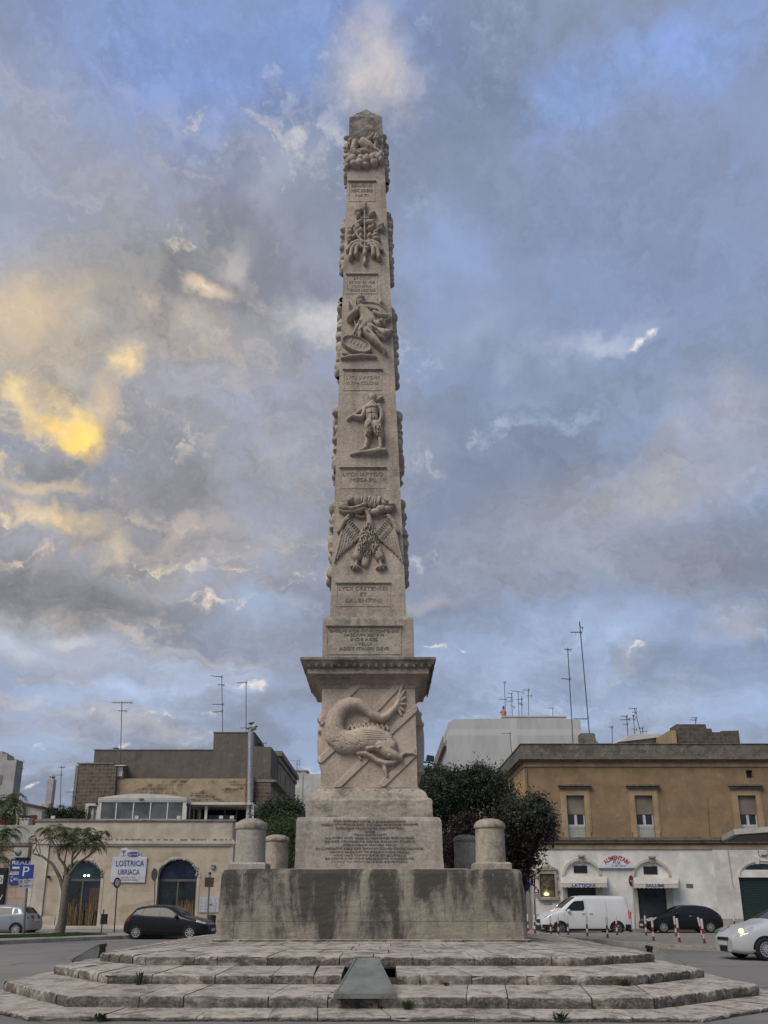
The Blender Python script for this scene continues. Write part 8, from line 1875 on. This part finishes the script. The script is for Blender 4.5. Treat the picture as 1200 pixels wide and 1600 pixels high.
# feathery street trees
L_JAC = leaf('feathery_leaf', (0.065, 0.095, 0.034), (0.15, 0.19, 0.08), .4)
def fronds(tips, seed, size=.75, n=7):
    rr = random.Random(seed); P = []; q = MB()
    for c in tips:
        for _ in range(n):
            a = rr.uniform(0, 6.28); up = rr.uniform(-.2, 1.1); d = Vector((math.cos(a), math.sin(a) * .8, up)).normalized(); L = size * rr.uniform(.6, 1.15); p = Vector(c); m = 7
            pts = [p]
            for k in range(m):
                d = (d + Vector((0, 0, -.25))).normalized(); p = p + d * L / m; pts.append(p)
            q.tube(pts, .007, 3, 0, False)
            for k in range(1, m + 1):
                t = (pts[k] - pts[k - 1]).normalized(); s_ = t.cross(Vector((0, 0, 1)))
                if s_.length < .01: continue
                s_.normalize(); ll = .23 * (1.15 - .5 * k / m) * rr.uniform(.7, 1.15)
                for sg_ in (-1, 1):
                    b = pts[k] + s_ * sg_ * ll * .8 + t * ll * .6 - Vector((0, 0, ll * .5)); w = t * .02
                    q.add([pts[k], pts[k].lerp(b, .5) + w, b, pts[k].lerp(b, .5) - w], [(0, 1, 2, 3)])
    return q
YJ = 42.0
def T(px, py, dy=0): return at(px, py, YJ + dy)
jt = thing('street_tree', 'bare-limbed street tree with sparse feathery leaves in front of the first arch', 'tree', (T(93, 1457).x, YJ, .14))
q = MB(); b0 = T(92, 1456); b0.z = .1
q.tube([b0, b0 + Vector((.02, 0, .12)), T(97, 1440), T(101, 1405), T(103, 1385), T(107, 1368)], [.34, .27, .21, .185, .19, .17], 12); q.build('trunk', M_BARK, jt)
q = MB(); tips = []
br = [([(99, 1392), (94, 1372), (82, 1350), (66, 1338), (52, 1334), (51, 1326)], .11), ([(51, 1333), (57, 1322), (56, 1308)], .03), ([(56, 1325), (62, 1338), (63, 1330), (60, 1318)], .025), ([(106, 1372), (101, 1352), (92, 1340), (89, 1326), (78, 1308), (69, 1296)], .085), ([(92, 1341), (94, 1325), (96, 1312)], .05), ([(107, 1370), (112, 1350), (114, 1330), (113, 1318)], .085), ([(113, 1344), (124, 1332), (132, 1318)], .06), ([(107, 1368), (120, 1350), (135, 1340), (150, 1328), (158, 1322)], .085), ([(114, 1335), (128, 1316), (140, 1316), (158, 1306), (166, 1298)], .05), ([(100, 1352), (104, 1330), (100, 1310)], .045)]
for k, (pts, r0) in enumerate(br):
    P = [T(x, y, .5 * math.sin(k * 1.7) * i / 3) for i, (x, y) in enumerate(pts)]; q.tube(P, [r0 + (.018 - r0) * (i / (len(P) - 1)) for i in range(len(P))], 8)
q.build('limbs', M_BARK, jt)
tp = [T(*p) for p in ((70, 1294), (76, 1298, .4), (88, 1290), (96, 1294, -.4), (104, 1296, .4), (98, 1306, .3), (108, 1304, -.3), (112, 1312), (118, 1304, .5), (130, 1312, -.3), (136, 1302), (142, 1294), (152, 1310, .3), (156, 1318), (150, 1322, -.4), (162, 1300), (128, 1296, .2), (108, 1318, .5), (82, 1310, .2), (100, 1322, .3), (122, 1322, -.2), (142, 1322, .3), (147, 1306, .1), (115, 1296, .2))]
fronds(tp, 11, .60, 12).build('crown', L_JAC, jt, fix=False)
fronds([T(57, 1306), T(52, 1310, .2)], 12, .5, 3).build('sprig', L_JAC, jt, fix=False)
YJ = 34.0
jt2 = thing('street_tree', 'second feathery tree whose branches reach in from the left edge', 'tree', (T(-60, 1460).x, YJ, .14))
b0 = T(-58, 1462); b0.z = .1; q = MB(); q.tube([b0, T(-55, 1420), T(-48, 1370), T(-42, 1335)], [.26, .19, .16, .14], 10); q.build('trunk', M_BARK, jt2)
q = MB()
for pts, r0 in (([(-45, 1345), (-25, 1310), (-5, 1285), (15, 1262), (30, 1250)], .08), ([(-10, 1290), (5, 1278), (18, 1268), (24, 1262)], .04), ([(-45, 1350), (-20, 1335), (0, 1320), (14, 1312)], .06), ([(-15, 1330), (-4, 1345), (0, 1352)], .03)): P = [T(*p) for p in pts]; q.tube(P, [r0 + (.012 - r0) * (i / (len(P) - 1)) for i in range(len(P))], 7)
q.build('limbs', M_BARK, jt2)
fronds([T(*p) for p in ((28, 1242), (16, 1248), (30, 1256), (22, 1252, .3), (10, 1256), (0, 1262, .3), (-6, 1252), (22, 1268), (8, 1272, -.3), (18, 1296), (14, 1306, .3), (2, 1300), (-4, 1312), (-2, 1340), (-30, 1260), (-40, 1280), (-50, 1250), (2, 1330))], 13, .70, 12).build('crown', L_JAC, jt2, fix=False)
# weeds growing in the joints of the steps
M_WEED = leaf('weed_leaf', (0.03, 0.055, 0.012), (0.07, 0.10, 0.03), .25)
def weed(px, py, z, Yy, r, h, lab, seed):
    p = at(px, py, Yy); rr = random.Random(seed); o = thing('weed', lab, 'weed', (p.x, Yy, z), 'weeds in the step joints'); q = MB()
    for _ in range(46):
        a = rr.uniform(0, 6.28); d = rr.uniform(.1, 1) * r; hh = h * rr.uniform(.35, 1); x, y = p.x + rr.uniform(-.3, .3) * r, Yy + rr.uniform(-.3, .3) * r; e = Vector((x + d * math.cos(a), y + d * math.sin(a) * .6, z + hh)); w = Vector((-math.sin(a), math.cos(a), 0)) * rr.uniform(.008, .018); m = Vector((x, y, z)).lerp(e, .55) + Vector((0, 0, hh * .25))
        q.add([(x, y, z), m + w, e, m - w], [(0, 1, 2, 3)])
    q.build('leaves', M_WEED, o, fix=False); q = MB()
    for k in range(3): a = k * 2.1; q.tube([(p.x, Yy, z - .01), (p.x + .3 * r * math.cos(a), Yy + .2 * r * math.sin(a), z + h * .6)], .005, 4)
    q.build('stems', M_WEED, o)
weed(217, 1530, .27, 13.90, .12, .26, 'tall weed at the foot of the second step on the left', 1)
weed(976, 1540, .27, 13.74, .17, .16, 'broad weed at the foot of the second step on the right', 2)
weed(637, 1564, .09, 12.55, .14, .14, 'small weed right of the central floodlight hood', 3)
weed(155, 1592, .02, 12.0, .20, .11, 'flat weed in a gap of the front kerb at the left', 4)
weed(875, 1597, .02, 11.92, .18, .13, 'flat weed in a gap of the front kerb at the right', 5)
weed(697, 1542, .30, 13.75, .06, .06, 'tiny weed on the tread behind the central hood', 6)
